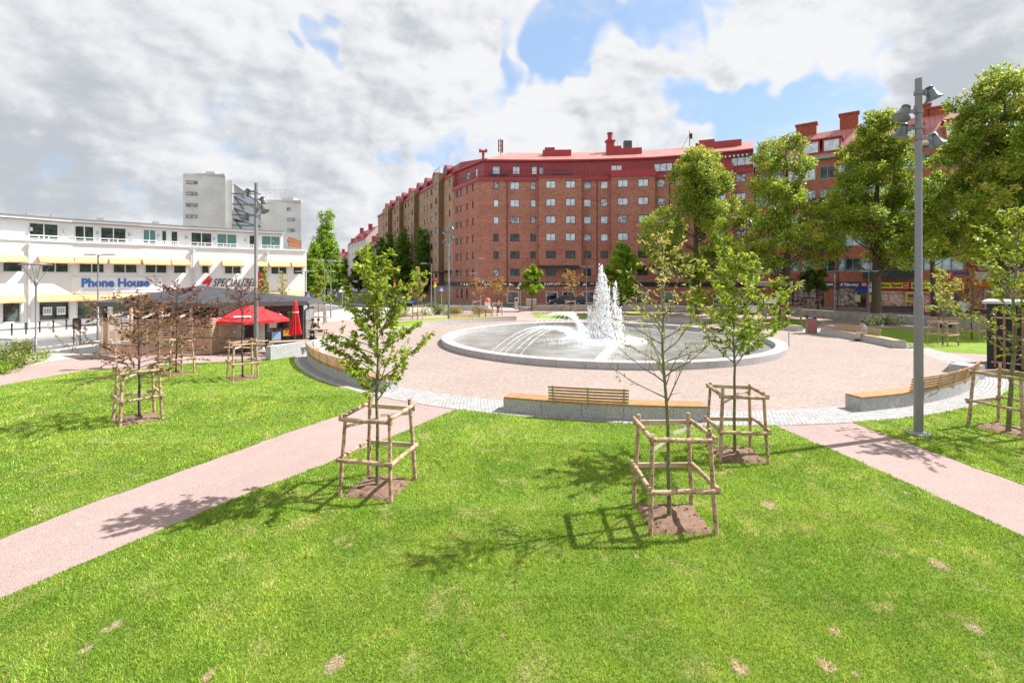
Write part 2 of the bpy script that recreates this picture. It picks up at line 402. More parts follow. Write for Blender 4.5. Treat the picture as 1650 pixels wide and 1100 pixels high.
b = MB(); b.add([(-1500, -300, 0), (1500, -300, 0), (1500, 2600, 0), (-1500, 2600, 0)], [(0, 1, 2, 3)]); struct('ground', b, M_asph)
def xy(p): return (p[0], p[1])
g = lambda *a: [xy(G(*q)) for q in a]
sheet('square_paving', g((-60, 596), (0, 562), (155, 552), (260, 520), (480, 508), (560, 497), (700, 488), (800, 487), (1100, 487), (1330, 493), (1560, 505), (1700, 520))+[(60, 30), (60, 12), (40, 0), (-30, 0), (-34, 12)], .004, M_pave)
sheet('park_path', g((-150, 640), (-60, 612), (0, 600), (75, 583), (150, 573), (240, 545), (330, 530), (480, 520), (560, 516), (640, 511), (700, 504), (760, 499.5), (835, 499), (1060, 501), (1280, 509), (1340, 513), (1585, 532), (1800, 545))+[(60, 12), (40, 0), (-30, 0)], .008, M_path)
LAWNS = {
 'front': g((0, 965), (200, 880), (400, 795), (545, 740), (730, 662))+[xy(ring(18.6, a)) for a in (-112, -102, -92, -84)]+g((1240, 682), (1450, 773), (1650, 865))+[(10.6, 4.4), (11.6, 2.2), (-9, 2.2), (-8.2, 4.4)],
 'left': g((0, 868), (150, 810), (300, 757), (450, 702), (600, 652))+[xy(ring(18.6, a)) for a in (-128, -136, -144, -152, -158)]+g((485, 572), (430, 580), (300, 586), (130, 598), (0, 622), (-120, 655))+[(-34, 9), (-20, 2.4), (-11.5, 3.2)],
 'right': g((1365, 678), (1650, 782))+[(16.5, 6.3), (24, 3.5), (40, 8), (34, 20)]+g((1650, 598), (1600, 598), (1575, 612))+[xy(ring(18.6, a)) for a in (-48, -56, -66, -74)],
}
for k, p in LAWNS.items(): sheet('lawn', p, .016, M_lawn)
sheet('lawn', [xy(ring(18.0, a)) for a in (-14, 0, 10)]+g((1400, 527), (1590, 536), (1700, 545))+[xy(G(1700, 580)), xy(G(1592, 571)), xy(G(1510, 567))], .016, M_lawn)
sheet('lawn', g((1195, 515), (1318, 514), (1322, 524), (1260, 535), (1200, 532)), .016, M_lawn)
sheet('lawn', g((852, 505), (1062, 504), (1062, 530), (905, 522), (870, 514)), .016, M_lawn)
sheet('lawn', g((600, 530), (640, 519), (690, 512.5), (760, 508.5), (800, 508.5), (844, 518.5), (760, 524)), .016, M_lawn)
b = MB()
def annulus(b, r0, r1, z, a0=-180, a1=180, k=180):
    for i in range(k):
        t0, t1 = a0+(a1-a0)*i/k, a0+(a1-a0)*(i+1)/k
        b.add([ring(r0, t0, z), ring(r1, t0, z), ring(r1, t1, z), ring(r0, t1, z)], [(0, 1, 2, 3)])
annulus(b, 10.4, 17.75, .020); struct('plaza_paving', b, M_sett)
b = MB(); annulus(b, 17.75, 19.25, .020, -165, 15); annulus(b, 17.75, 18.6, .020, 15, 195); struct('sett_band', b, M_white)
# roads
sheet('road', g((-200, 575), (60, 549), (215, 530), (470, 497), (525, 486), (548, 458.5), (562, 458.5), (640, 482), (720, 494), (560, 496.5), (490, 505), (330, 527), (140, 556), (-200, 600)), .012, M_road)
sheet('road', g((640, 483), (760, 486), (1000, 487), (1200, 489), (1330, 494), (1560, 507), (1750, 520))+[xy(G(1750, 528)), xy(G(1560, 513)), xy(G(1330, 499.5)), xy(G(1060, 494)), xy(G(760, 492)), xy(G(700, 490))], .012, M_road)
b = MB()
for a, c, w in (((62, 560), (190, 546), .25), ((556, 462), (566, 475), .8), ((560, 478), (570, 487), .5), ((530, 487), (620, 494), .5), ((522, 491), (600, 497), .5)):
    p, q = G(*a), G(*c); d = (q-p).normalized(); nn = Vector((-d.y, d.x, 0))*w/2
    b.add([p-nn+Vector((0, 0, .016)), q-nn+Vector((0, 0, .016)), q+nn+Vector((0, 0, .016)), p+nn+Vector((0, 0, .016))], [(0, 1, 2, 3)])
struct('road_markings', b, M_line)
# kerb along the far left pavement
b = MB()
kp = [PD(-60, 33.5), G(20, 548.5), G(120, 540.5), G(215, 528), G(330, 516), G(470, 496)]
far = [p+Vector((-9, 5, 0)) for p in kp]
for i, (p, q) in enumerate(zip(kp, kp[1:])):
    z = Vector((0, 0, .12)); b.add([p+z, q+z, far[i+1]+z, far[i]+z, p, q], [(0, 1, 2, 3), (4, 5, 1, 0)])
struct('pavement', b, M_pave)

# ------------------------------------------------------------------ grass blades (one mass)
def in_poly(P, poly):
    x, y = P[:, 0], P[:, 1]; c = np.zeros(len(P), bool); n = len(poly)
    for i in range(n):
        x0, y0 = poly[i]; x1, y1 = poly[(i+1) % n]
        if y0 == y1: continue
        c ^= ((y0 > y) != (y1 > y)) & (x < (x1-x0)*(y-y0)/(y1-y0)+x0)
    return c
TREES = []     # (x, y, half side, rot) of the soil squares, filled below
def soil_squares():
    return [(-2.62, 9.42, .5, R(-13)), (2.75, 8.2, .52, 0), (5.25, 11.2, .5, R(-5)), (-11.0, 14.05, .5, R(48)), (-14.7, 20.9, .5, R(60)), (-11.3, 20.05, .5, R(45)), (13.6, 13.05, .55, R(15))]
def grass():
    rng = np.random.default_rng(5)
    allv = []; allc = []; tot = 0
    bands = [(3.4, 6.2, 7000), (6.2, 8.5, 4200), (8.5, 12, 2000), (12, 17, 800), (17, 27, 300)]
    for d0, d1, dens in bands:
        w = 1.3*d1+3; area = 2*w*(d1-d0); N = int(area*dens)
        P = np.stack([rng.uniform(-w, w, N), rng.uniform(d0, d1, N)], 1)
        ok = np.zeros(N, bool)
        for k in LAWNS: ok |= in_poly(P, LAWNS[k])
        ok &= np.hypot(P[:, 0]-RC.x, P[:, 1]-RC.y) > 19.22
        for x, y, h, r in soil_squares():
            dx, dy = P[:, 0]-x, P[:, 1]-y; u = dx*math.cos(r)+dy*math.sin(r); v = -dx*math.sin(r)+dy*math.cos(r)
            ok &= ~((abs(u) < h*rng.uniform(.86, 1.05, N)) & (abs(v) < h*rng.uniform(.86, 1.05, N)))
        ok &= abs(P[:, 0]) < 1.3*P[:, 1]+3
        P = P[ok]; N = len(P); D = P[:, 1]
        s = np.clip(D/6.5, .8, 2.4)
        clump = np.sin(P[:, 0]*3.1+np.sin(P[:, 1]*2.3)*2)*np.sin(P[:, 1]*2.7+np.sin(P[:, 0]*1.9)*2)
        hgt = rng.uniform(.016, .042, N)*(1+.35*clump)*(.75+.35*s); wid = rng.uniform(.0035, .0075, N)*s
        az = rng.uniform(0, 2*np.pi, N); lean = rng.uniform(.1, 1.0, N)*hgt; la = rng.uniform(0, 2*np.pi, N)
        z0 = np.full(N, .014)
        a = np.stack([P[:, 0]-np.cos(az)*wid, P[:, 1]-np.sin(az)*wid, z0], 1)
        c = np.stack([P[:, 0]+np.cos(az)*wid, P[:, 1]+np.sin(az)*wid, z0], 1)
        t = np.stack([P[:, 0]+np.cos(la)*lean, P[:, 1]+np.sin(la)*lean, z0+hgt], 1)
        allv.append(np.stack([a, c, t], 1).reshape(-1, 3))
        br = rng.uniform(.45, 1.7, N)*(1+.18*clump); ye = rng.uniform(.85, 1.25, N)
        straw = rng.random(N) < .04
        col = np.stack([br*ye, br, br*rng.uniform(.7, 1.4, N)], 1); col[straw] = col[straw]*np.array([2.0, 1.3, 2.4])
        allc.append(np.repeat(col, 3, 0)); tot += N
    V = np.concatenate(allv); C = np.concatenate(allc)
    me = npmesh('grass', V, np.arange(len(V)).reshape(-1, 3), blade_mat(), C, tri=True)
    tag(put('grass', me), 'short mown green grass covering the lawns near the paths', 'grass', kind='stuff')
grass()
# soil squares under the young trees
SOILS = soil_squares()
for i, (x, y, h, r) in enumerate(SOILS):
    rng = random.Random(i); b = MB(); k = 14; vs = []
    for iy in range(k+1):
        for ix in range(k+1):
            u, v = (ix/k*2-1)*h, (iy/k*2-1)*h; e = min(ix, iy, k-ix, k-iy)
            j = .03 if 0 < e else .05
            vs.append((u+rng.uniform(-j, j), v+rng.uniform(-j, j), .006 if e == 0 else .025+rng.uniform(0, .045)+.05*math.exp(-(u*u+v*v)*9)))
    b.add(vs, [(a*(k+1)+c, a*(k+1)+c+1, (a+1)*(k+1)+c+1, (a+1)*(k+1)+c) for a in range(k) for c in range(k)], 0, True)
    for q in range(130):
        u, v = rng.uniform(-h, h), rng.uniform(-h, h); s = rng.uniform(.012, .04)
        b.box((u, v, .06), (s, s*.6, s*.5), tilt=(rng.uniform(-.6, .6), rng.uniform(-.6, .6), rng.uniform(0, 3)), m=rng.randrange(2))
    struct('soil', b, [M_soil, mat('bark_chips', (.33, .21, .14), .9, var=.5, vscale=20)], loc=(x, y, .012), rot=r)
# ------------------------------------------------------------------ plants
M_bark = mat('bark', (.12, .09, .065), .9, var=.5, vscale=7, bump=.8, bscale=25)
M_barkg = mat('young_bark', (.20, .19, .09), .8, var=.5, vscale=12, bump=.5, bscale=40)
M_barkd = mat('dark_bark', (.09, .055, .05), .8, var=.4, vscale=12, bump=.5, bscale=40)
M_leaf = leaf_mat('leaves')
PAL = {  # colours of single leaves, mixed at random
 'lime': [(.27, .36, .03), (.36, .43, .045), (.18, .28, .025), (.45, .42, .09), (.22, .33, .035)],
 'fresh': [(.22, .37, .03), (.31, .45, .04), (.38, .48, .06), (.16, .28, .025)],
 'pale': [(.45, .44, .13), (.55, .47, .2), (.3, .36, .08), (.5, .38, .18)],
 'linden': [(.26, .36, .035), (.38, .44, .055), (.16, .26, .025), (.52, .49, .09), (.20, .31, .03), (.33, .41, .05)],
 'dark': [(.09, .17, .025), (.13, .22, .03), (.18, .26, .035), (.06, .12, .02)],
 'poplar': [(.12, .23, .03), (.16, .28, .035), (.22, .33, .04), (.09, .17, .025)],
 'popl_lit': [(.24, .38, .04), (.31, .44, .05), (.17, .29, .03)],  # brighter poplar greens, sunlight put into the leaf colour
 'rust': [(.24, .10, .07), (.36, .19, .12), (.16, .07, .05), (.42, .3, .17), (.24, .15, .08)],
 'plum': [(.17, .05, .06), (.26, .1, .1), (.36, .2, .15), (.12, .04, .045)],
 'ginger': [(.42, .2, .1), (.5, .28, .14), (.33, .14, .08), (.4, .33, .12)],
 'shrub': [(.10, .18, .025), (.18, .25, .03), (.26, .3, .05), (.07, .12, .015)],
 'flower': [(.7, .68, .6), (.75, .72, .66), (.62, .6, .42), (.16, .24, .04), (.12, .2, .03)],
 'olive': [(.30, .24, .06), (.36, .26, .08), (.18, .17, .04)],
}
def leaves_mesh(name, P, dirs, size, pal, seed=0, clump=None, asp=.42, fold=.18, nrm=None):
    rng = np.random.default_rng(seed); N = len(P)
    a = dirs/np.linalg.norm(dirs, axis=1, keepdims=True)
    r = rng.normal(size=(N, 3)) if nrm is None else nrm+rng.normal(size=(N, 3))*.55; s = np.cross(a, r); s /= np.linalg.norm(s, axis=1, keepdims=True); nn = np.cross(a, s)
    L = (size*rng.uniform(.65, 1.3, N))[:, None]; w = L*asp
    v = np.stack([P, P+a*L*.45+s*w*.5+nn*L*fold, P+a*L-nn*L*.1, P+a*L*.45-s*w*.5+nn*L*fold], 1).reshape(-1, 3)
    pal = np.array(PAL[pal]); idx = rng.integers(0, len(pal), N)
    if clump is not None: idx = np.where(rng.random(N) < .55, clump % len(pal), idx)
    c = pal[idx]*rng.uniform(.75, 1.25, N)[:, None]
    return npmesh(name, v, np.arange(4*N).reshape(-1, 4), M_leaf, np.repeat(c, 4, 0))

def crown_tree(name, label, cat, group, x, y, h, rx, zb, tr, prof, nl, leafn, lsize, pal, seed, parent_z=0., bark=None, ry=None, lobe=.3, up=.25, dead=0.):
    """trunk, limbs and a crown of many leaf clumps inside a profile prof(t)->0..1 (t from crown base to top)"""
    rg = random.Random(seed); rng = np.random.default_rng(seed); ry = ry or rx
    t = thing(name, label, cat, (x, y, parent_z), 0, group)
    b = MB(); k = 9; lx, ly = rg.uniform(-.3, .3), rg.uniform(-.3, .3)
    tp = [Vector((lx*math.sin(i/k*2.5)*rx*.25, ly*math.sin(i/k*3)*rx*.25, h*.93*i/k)) for i in range(k+1)]
    b.tube([tp[0]-Vector((0, 0, .1))]+tp, [tr*1.5]+[tr*(1.25-.15*min(1, i)) * (1-.9*(i/k)**1.1) for i in range(k+1)], 10)
    lobes = []; tries = 0
    while len(lobes) < nl and tries < nl*60:
        tries += 1
        tt = rg.random()**.9; z = zb+(h-zb)*tt; pr = prof(tt)
        rr = rg.random()**.42; a = rg.uniform(0, 2*math.pi); rl = rx*lobe*rg.uniform(.65, 1.2)*(.55+.45*pr)
        R_ = max(0, pr*rx-rl*.75)*rr; R_ *= rg.uniform(.85, 1.22); c = Vector((math.cos(a)*R_, math.sin(a)*R_*ry/rx, z))
        if all((c-q).length > (rl+w)*.52 for q, w, _ in lobes): lobes.append((c, rl, rg.randrange(99)))
    limb = MB()
    for c, rl, _ in lobes:
        z0 = max(zb*.75, min(c.z-rx*.5, h*.8)); f = z0/(h*.93)*k; i = min(k-1, int(f)); s = tp[i].lerp(tp[i+1], f-i)
        hv = Vector((c.x-s.x, c.y-s.y, 0)); mid = s+hv*.55+Vector((rg.uniform(-.1, .1)*rx, rg.uniform(-.1, .1)*rx, (c.z-s.z)*.35))
        r0 = max(.025, tr*.32*(1-z0/h))
        limb.tube([s, s.lerp(mid, .5)+Vector((0, 0, -.05*rx*rg.random())), mid, mid.lerp(c, .6), c], [r0, r0*.8, r0*.6, r0*.4, r0*.15], 5, cap=False)
        for q in range(3):
            e = c+Vector((rg.uniform(-1, 1), rg.uniform(-1, 1), rg.uniform(-.5, 1)))*rl*.8
            limb.tube([mid.lerp(c, rg.uniform(.2, .9)), e], [r0*.3, r0*.08], 4, cap=False)
    b.build('trunk', bark or M_bark, t); limb.build('branches', bark or M_bark, t)
    P, Dn, C, Nr = [], [], [], []
    tot = sum(w**2 for _, w, _ in lobes)
    for c, rl, cl in lobes:
        n = int(leafn*rl*rl/tot)+4; d = rng.normal(size=(n, 3)); d /= np.linalg.norm(d, axis=1, keepdims=True)
        # secondary clumping on the lobe so its surface is broken
        nk = 12; kd = rng.normal(size=(nk, 3)); kd[:, 2] += up; kd /= np.linalg.norm(kd, axis=1, keepdims=True)
        j = rng.integers(0, nk, n); d = kd[j]*rng.uniform(.55, 1.15, n)[:, None]+d*.36; Nr.append(d/np.linalg.norm(d, axis=1, keepdims=True)+np.array([0, 0, .7]))
        p = np.array(c)+d*rl*np.array([1, ry/rx, .82]); P.append(p)
        e = d*.6+rng.normal(size=(n, 3))*.6; e[:, 2] -= .25; Dn.append(e); C.append(cl+(j % 3 == 0)*1)
    P, Dn, C = np.concatenate(P), np.concatenate(Dn), np.concatenate(C)
    P[:, 2] = np.maximum(P[:, 2], .05)
    put('crown', leaves_mesh('crown', P, Dn, lsize, pal, seed, C, asp=.6, nrm=np.concatenate(Nr)), t)
    return t
P_round = lambda t: math.sqrt(max(0., 1-(2*t-1)**2))*.25+.75*math.sin(math.pi*min(1, .08+.92*t)**.8)
P_egg = lambda t: min(1., .55+1.6*t)*math.sqrt(max(0, 1-max(0, (t-.28)/.74)**2.1))
P_tall = lambda t: (min(1., .6+2*t)-.42*min(1, max(0, (t-.4)/.22)))*math.sqrt(max(0., 1-max(0, (t-.8)/.21)**2))
P_column = lambda t: min(1., .45+2.2*t)*max(0., 1-max(0, t-.25)/.77)**.55
P_bush = lambda t: math.sqrt(max(0., 1-(t*.92)**2))

def young_tree(label, group, x, y, h, z1, width, pal, nleaf, lsize, seed, bark=None, nb=22, wig=.012, r0=.035, lean=(0, 0), droop=.5, topdense=False, elev=(18, 62)):
    rg = random.Random(seed); t = thing('young_tree', label, 'tree', (x, y, 0), 0, group); bark = bark or M_barkg
    k = 16; tp = []; ox = oy = 0
    for i in range(k+1):
        ox += rg.uniform(-wig, wig)*h*.35; oy += rg.uniform(-wig, wig)*h*.35; f = i/k
        tp.append(Vector((ox*min(1, f*3)+lean[0]*f, oy*min(1, f*3)+lean[1]*f, h*f)))
    b = MB(); b.tube([Vector((0, 0, -.05))]+tp, [r0*1.5]+[r0*(1.18-.1*min(1, i))*(1-.86*i/k)+.003 for i in range(k+1)], 8); b.build('trunk', bark, t)
    br = MB(); P = []; Dn = []
    for i in range(nb):
        f = i/(nb-1); z = z1+(h*.95-z1)*f**.95; q = z/h*k; j = min(k-1, int(q)); s = tp[j].lerp(tp[j+1], q-j)
        az = i*2.4+rg.uniform(-.5, .5); ln = width*.56*(1-.80*f**1.25)*rg.uniform(.75, 1.25)*(1 if f > .06 else .9)
        el = R(rg.uniform(*elev)); pts = [s]; d = Vector((math.cos(az)*math.cos(el), math.sin(az)*math.cos(el), math.sin(el))); m = 6
        for a in range(m):
            d = (d+Vector((rg.uniform(-.25, .25), rg.uniform(-.25, .25), rg.uniform(-.12, .14)))).normalized(); pts.append(pts[-1]+d*ln/m)
        rb = r0*.36*(1-.55*f); br.tube(pts, [rb*(1-.85*a/m)+.0015 for a in range(m+1)], 5, cap=False)
        ends = [(pts[a], pts[a+1]) for a in range(2, m)]
        for q in range(rg.randint(4, 7)):
            a = rg.randint(1, m); e = pts[a]; dd = (d+Vector((rg.uniform(-1, 1), rg.uniform(-1, 1), rg.uniform(-.6, .8)))).normalized(); l2 = ln*rg.uniform(.15, .42)
            e1 = e+dd*l2*.5; dd = (dd+Vector((rg.uniform(-.4, .4), rg.uniform(-.4, .4), rg.uniform(-.3, .3)))).normalized(); e2 = e1+dd*l2*.5
            br.tube([e, e1, e2], [rb*.38+.001, rb*.25+.001, .001], 4, cap=False); ends += [(e, e1), (e1, e2), (e1, e2)]
        nn = max(2, int(nleaf/nb*(1.35-.7*f if not topdense else .5+1.1*f)*rg.uniform(.6, 1.4)))
        for q in range(nn):
            a, c = ends[rg.randrange(len(ends))]; p = a.lerp(c, rg.random()); od = (c-a).normalized()
            P.append(p); Dn.append(od*.5+Vector((rg.gauss(0, .6), rg.gauss(0, .6), rg.gauss(0, .4)-droop)))
    br.build('branches', bark, t)
    rs = np.random.default_rng(seed)
    put('leaves', leaves_mesh('leaves', np.array(P), np.array([tuple(v) for v in Dn]), lsize, pal, seed, asp=.46, fold=.13, clump=rs.integers(0, 9, len(P))), t)
    return t
YG = 'young trees tied inside post and rail guards'
young_tree('young tree with yellow-green leaves left of the front lawn, beside the left pink path', YG, -2.65, 9.4, 4.72, 1.72, 2.45, 'lime', 5000, .098, 11, nb=40)
young_tree('tall sparse young tree with few pale leaves, nearest to the camera on the front lawn', YG, 2.68, 8.15, 5.05, 2.0, 2.3, 'pale', 950, .068, 12, nb=36, topdense=True, wig=.014, droop=.2, elev=(25, 65))
young_tree('leafy yellow-green young tree just behind the sparse one, near the right pink path', YG, 5.2, 11.15, 4.75, 2.1, 3.1, 'lime', 5000, .105, 13, nb=36)
young_tree('thin young tree with brownish red leaves in the middle of the left lawn', YG, -11.0, 14.1, 3.75, 1.3, 3.6, 'rust', 5200, .068, 14, bark=M_barkd, nb=34, elev=(0, 32), droop=.25)
young_tree('young tree with plum coloured leaves in front of the slatted kiosk screen', YG, -14.7, 20.9, 3.95, 1.5, 4.4, 'plum', 4200, .085, 15, bark=M_barkd, nb=32, elev=(0, 32), droop=.25)
young_tree('bare looking young tree with a few plum leaves beside the left floodlight pole', YG, -11.3, 20.05, 3.9, 1.9, 3.4, 'plum', 900, .09, 16, bark=M_barkd, nb=24)
young_tree('leaning young tree with pale green leaves at the right edge of the photo', YG, 13.35, 12.85, 6.3, 1.9, 3.3, 'lime', 4600, .095, 17, nb=38, r0=.05, lean=(.45, .2))

def px_tree(fn, px, D, ytop, **k): pass
BT = 'tall full trees in front of the right building'
def D_of(y): return CAMH*FPX/(y-HY)
def big(label, px, D, ytop, wpx, ybot, seed, pal='linden', n=36000, ls=.36, nl=62, tr=.38, group=BT, prof=P_egg, name='lime_tree', lobe=.25, bark=None):
    p = PD(px, D); s = D/FPX
    return crown_tree(name, label, 'tree', group, p.x, p.y, ZD(ytop, D), wpx*s/2, ZD(ybot, D), tr, prof, nl, n, ls, pal, seed, lobe=lobe, bark=bark)
big('broad green tree right of the fountain, hiding the end of the long brick building', 1126, 58, 246, 168, 440, 21, n=50000, ls=.25, nl=54, pal='linden', prof=P_tall)
big('airy tall tree left of the green-framed windows, inside a big square guard', 1262, 50, 218, 168, 430, 22, n=30000, ls=.24, nl=44, tr=.42, prof=P_tall, lobe=.24)
big('tall leafy tree with white flowering shrubs at its foot', 1412, 48.5, 186, 178, 420, 23, n=56000, ls=.24, nl=62, tr=.42, prof=P_tall)
big('largest tree at the right edge of the photo, behind the slatted cabin', 1618, 41, 126, 225, 415, 24, n=84000, ls=.23, nl=84, tr=.45, lobe=.25)
big('mid sized tree filling the gap behind the tall right floodlight pole', 1506, 52, 285, 96, 420, 25, n=24000, ls=.26, nl=30, tr=.28)
big('bright green ball shaped tree just right of the fountain jet', 1000, 56, 394, 66, 492, 26, pal='fresh', n=15000, ls=.28, nl=30, tr=.16, name='maple_tree', group='smaller street trees by the back wall')
big('small bright yellow-green tree in front of the shop sign band', 857, 64, 430, 38, 472, 27, pal='fresh', n=5000, ls=.27, nl=14, tr=.09, name='maple_tree', group='smaller street trees by the back wall')
big('small dark green tree in front of the purple restaurant sign', 1318, 60, 430, 52, 470, 28, pal='dark', n=5000, ls=.27, nl=14, tr=.09, name='maple_tree', group='smaller street trees by the back wall')
PP = 'columnar poplars along the street'
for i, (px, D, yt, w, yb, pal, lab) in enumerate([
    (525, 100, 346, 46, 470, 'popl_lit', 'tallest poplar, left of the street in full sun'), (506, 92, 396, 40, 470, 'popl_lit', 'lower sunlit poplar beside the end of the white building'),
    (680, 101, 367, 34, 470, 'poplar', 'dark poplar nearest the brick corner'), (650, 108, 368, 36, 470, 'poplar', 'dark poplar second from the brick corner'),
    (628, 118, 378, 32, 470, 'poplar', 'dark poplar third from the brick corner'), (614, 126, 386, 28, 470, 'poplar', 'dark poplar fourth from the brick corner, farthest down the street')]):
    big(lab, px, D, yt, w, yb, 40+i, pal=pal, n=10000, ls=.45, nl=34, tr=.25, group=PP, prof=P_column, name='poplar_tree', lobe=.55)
for i, (px, D, yt, w) in enumerate([(557, 200, 416, 34), (578, 170, 410, 30), (596, 150, 402, 34), (541, 230, 425, 24), (500, 130, 428, 30)]):
    big(['round dark tree far down the street under the white house', 'round dark tree down the street, left of the balconies', 'round dark tree beside the far poplar',
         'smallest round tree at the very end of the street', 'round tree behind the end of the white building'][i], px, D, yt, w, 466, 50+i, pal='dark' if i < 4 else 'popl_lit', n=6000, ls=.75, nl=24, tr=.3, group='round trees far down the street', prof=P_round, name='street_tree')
YB = 'young trees around the far side of the square'
for lab, px, yb, ytop, wpx, pal, nl_, sd in [
    ('pale yellow-green young tree by the street crossing, left of the blue car', 673, 514, 430, 34, 'pale', 1300, 61),
    ('ginger leaved young tree in front of the arched corner windows', 768, 503, 450, 46, 'ginger', 900, 62),
    ('ginger leaved young tree beside the person in red', 801, 508, 446, 48, 'ginger', 900, 63),
    ('ginger leaved young tree in front of the dark estate car', 919, 503, 436, 52, 'ginger', 1000, 64),
    ('young tree with yellow top in front of the yellow shop sign', 1519, 556, 436, 62, 'pale', 1200, 65),
    ('rusty young tree left of the slatted cabin by the entrance', 1566, 547, 430, 50, 'ginger', 520, 66),
    ('yellowish young tree at the far pavement, right of the parasols', 513, 522, 442, 34, 'lime', 1300, 67),
    ('pale young tree behind the kiosk roof, left of the red beach flag', 424, 532, 432, 30, 'lime', 900, 68),
    ('pale thin young tree behind the kiosk roof, right of the red beach flag', 455, 528, 436, 26, 'pale', 500, 69)]:
    p = G(px, yb); s = p.y/FPX; young_tree(lab, YB, p.x, p.y, ZD(ytop, p.y), 1.9, wpx*s, pal, nl_, .10+p.y*.0022, sd, nb=18, r0=.04, bark=M_barkd if pal == 'ginger' else M_barkg)
def shrub(label, px, py, h, r, pal, n, ls, seed, group, name='shrub'):
    p = G(px, py); rng = np.random.default_rng(seed); rg = random.Random(seed)
    t = thing(name, label, 'shrub', (p.x, p.y, 0), 0, group); b = MB(); P, Dn, C = [], [], []
    for i in range(16):
        a = rg.uniform(0, 6.28); q = rg.random()**.5*r; zz = h*rg.uniform(.45, 1)*(1-.35*q/r); e = Vector((math.cos(a)*q, math.sin(a)*q, zz))
        b.tube([Vector((e.x*.1, e.y*.1, 0)), Vector((e.x*.6, e.y*.6, zz*.55)), e], [.012, .009, .004], 4, cap=False)
        m = n//16; u = rng.random(m)[:, None]; base = np.array([e.x*.4, e.y*.4, .1])*(1-u)+np.array(e)*u
        P.append(base+rng.normal(size=(m, 3))*r*.16); d = rng.normal(size=(m, 3)); d[:, 2] += .4; Dn.append(d); C.append(np.full(m, rg.randrange(9)))
    P = np.concatenate(P); P[:, 2] = np.maximum(P[:, 2], .03)
    b.build('stems', M_bark, t); put('leaves', leaves_mesh('leaves', P, np.concatenate(Dn), ls, pal, seed, np.concatenate(C), asp=.6), t); return t
SL = 'shrubs and flowers in the left bed'
for i, (px, py, h, r, pal, n, lab) in enumerate([(12, 596, 1.0, .8, 'shrub', 1400, 'green shrub at the left edge of the photo, nearest the path'), (22, 586, 1.7, .55, 'shrub', 1500, 'tallest upright green shrub in the left bed'),
    (42, 580, 1.5, .6, 'olive', 1300, 'olive green shrub just left of the funnel lamp'), (4, 582, 1.2, .8, 'flower', 1200, 'white flowering shrub at the very left edge'), (64, 577, .6, .6, 'flower', 900, 'low white flowers right of the funnel lamp'),
    (32, 590, .7, .7, 'flower', 1000, 'white flowers low between the left shrubs'), (52, 584, .45, .6, 'fresh', 900, 'low fresh green plants at the foot of the funnel lamp'), (-12, 604, .5, .8, 'fresh', 900, 'low fresh plants in the corner of the left bed')]):
    shrub(lab, px, py, h, r, pal, n, .075, 80+i, SL)
for i, (px, py, h, r, pal, n, lab) in enumerate([(705, 507, 2.3, .9, 'shrub', 1300, 'tall dark green shrub left of the far floodlight pole'), (737, 508, 1.5, 1.3, 'olive', 1300, 'rusty olive shrub right of the far floodlight pole'),
    (688, 508, 1.2, 1.2, 'flower', 1000, 'white flowers left of the far dark shrub'), (722, 507, 1.1, .9, 'flower', 700, 'white flowers behind the far floodlight pole'), (660, 510, 1.0, 1.2, 'flower', 800, 'white flowers near the blue car'),
    (770, 506, 1.0, 1.1, 'shrub', 900, 'green shrub behind the far pale bench'), (787, 505, .9, .9, 'flower', 700, 'pale flowers beside the person in red'), (640, 512, .8, 1.3, 'shrub', 700, 'low green shrub behind the front young tree crown')]):
    shrub(lab, px, py, h, r, pal, n, .13, 90+i, 'shrubs and flowers in the far bed')
shrub('yellowish flowering shrub left of the tall tree foot', 1403, 524, 1.0, 1.1, 'flower', 1300, .12, 101, 'flowering shrubs at the tree foot')
shrub('white flowering shrub right of the tall tree foot', 1432, 523, 1.0, 1.3, 'flower', 1500, .12, 102, 'flowering shrubs at the tree foot')
# ------------------------------------------------------------------ pool and fountain
M_gran = mat('pale_granite', (.47, .46, .45), .75, var=.25, vscale=2.5, bump=.5, bscale=45)
def granite(name, c, rock):
    m = bpy.data.materials.new(name); m.use_nodes = True; MATS[name] = m
    n = NT(m.node_tree); p = m.node_tree.nodes['Principled BSDF']; p.inputs['Roughness'].default_value = .8; p.inputs['Specular IOR Level'].default_value = .25
    pos = n.n.new('ShaderNodeTexCoord').outputs['Object']
    v = n.ss(n.noise(pos, 38, 3, .75), .4, .6); w = n.noise(pos, 3, 5, .65)
    col = n.mix(v, tuple(x*.62 for x in c), tuple(min(1, x*1.25) for x in c)); col = n.mix(n.ss(w, .5, .75, 0, .5), col, tuple(x*.6 for x in c))
    h = n.math('ADD', n.math('MULTIPLY', n.noise(pos, rock, 6, .7, 1.), 1.), n.math('MULTIPLY', v, .12))
    bp = n.node('ShaderNodeBump', {'Height': h, 'Strength': 1., 'Distance': .05}); n.l.new(bp.outputs[0], p.inputs['Normal'])
    n.put(p.inputs['Base Color'], col); return m
M_rock = granite('rock_faced_granite', (.50, .50, .50), 9)
M_rim = granite('sawn_granite', (.47, .46, .46), 2)
M_dk = mat('dark_joint', (.08, .08, .08), .9)
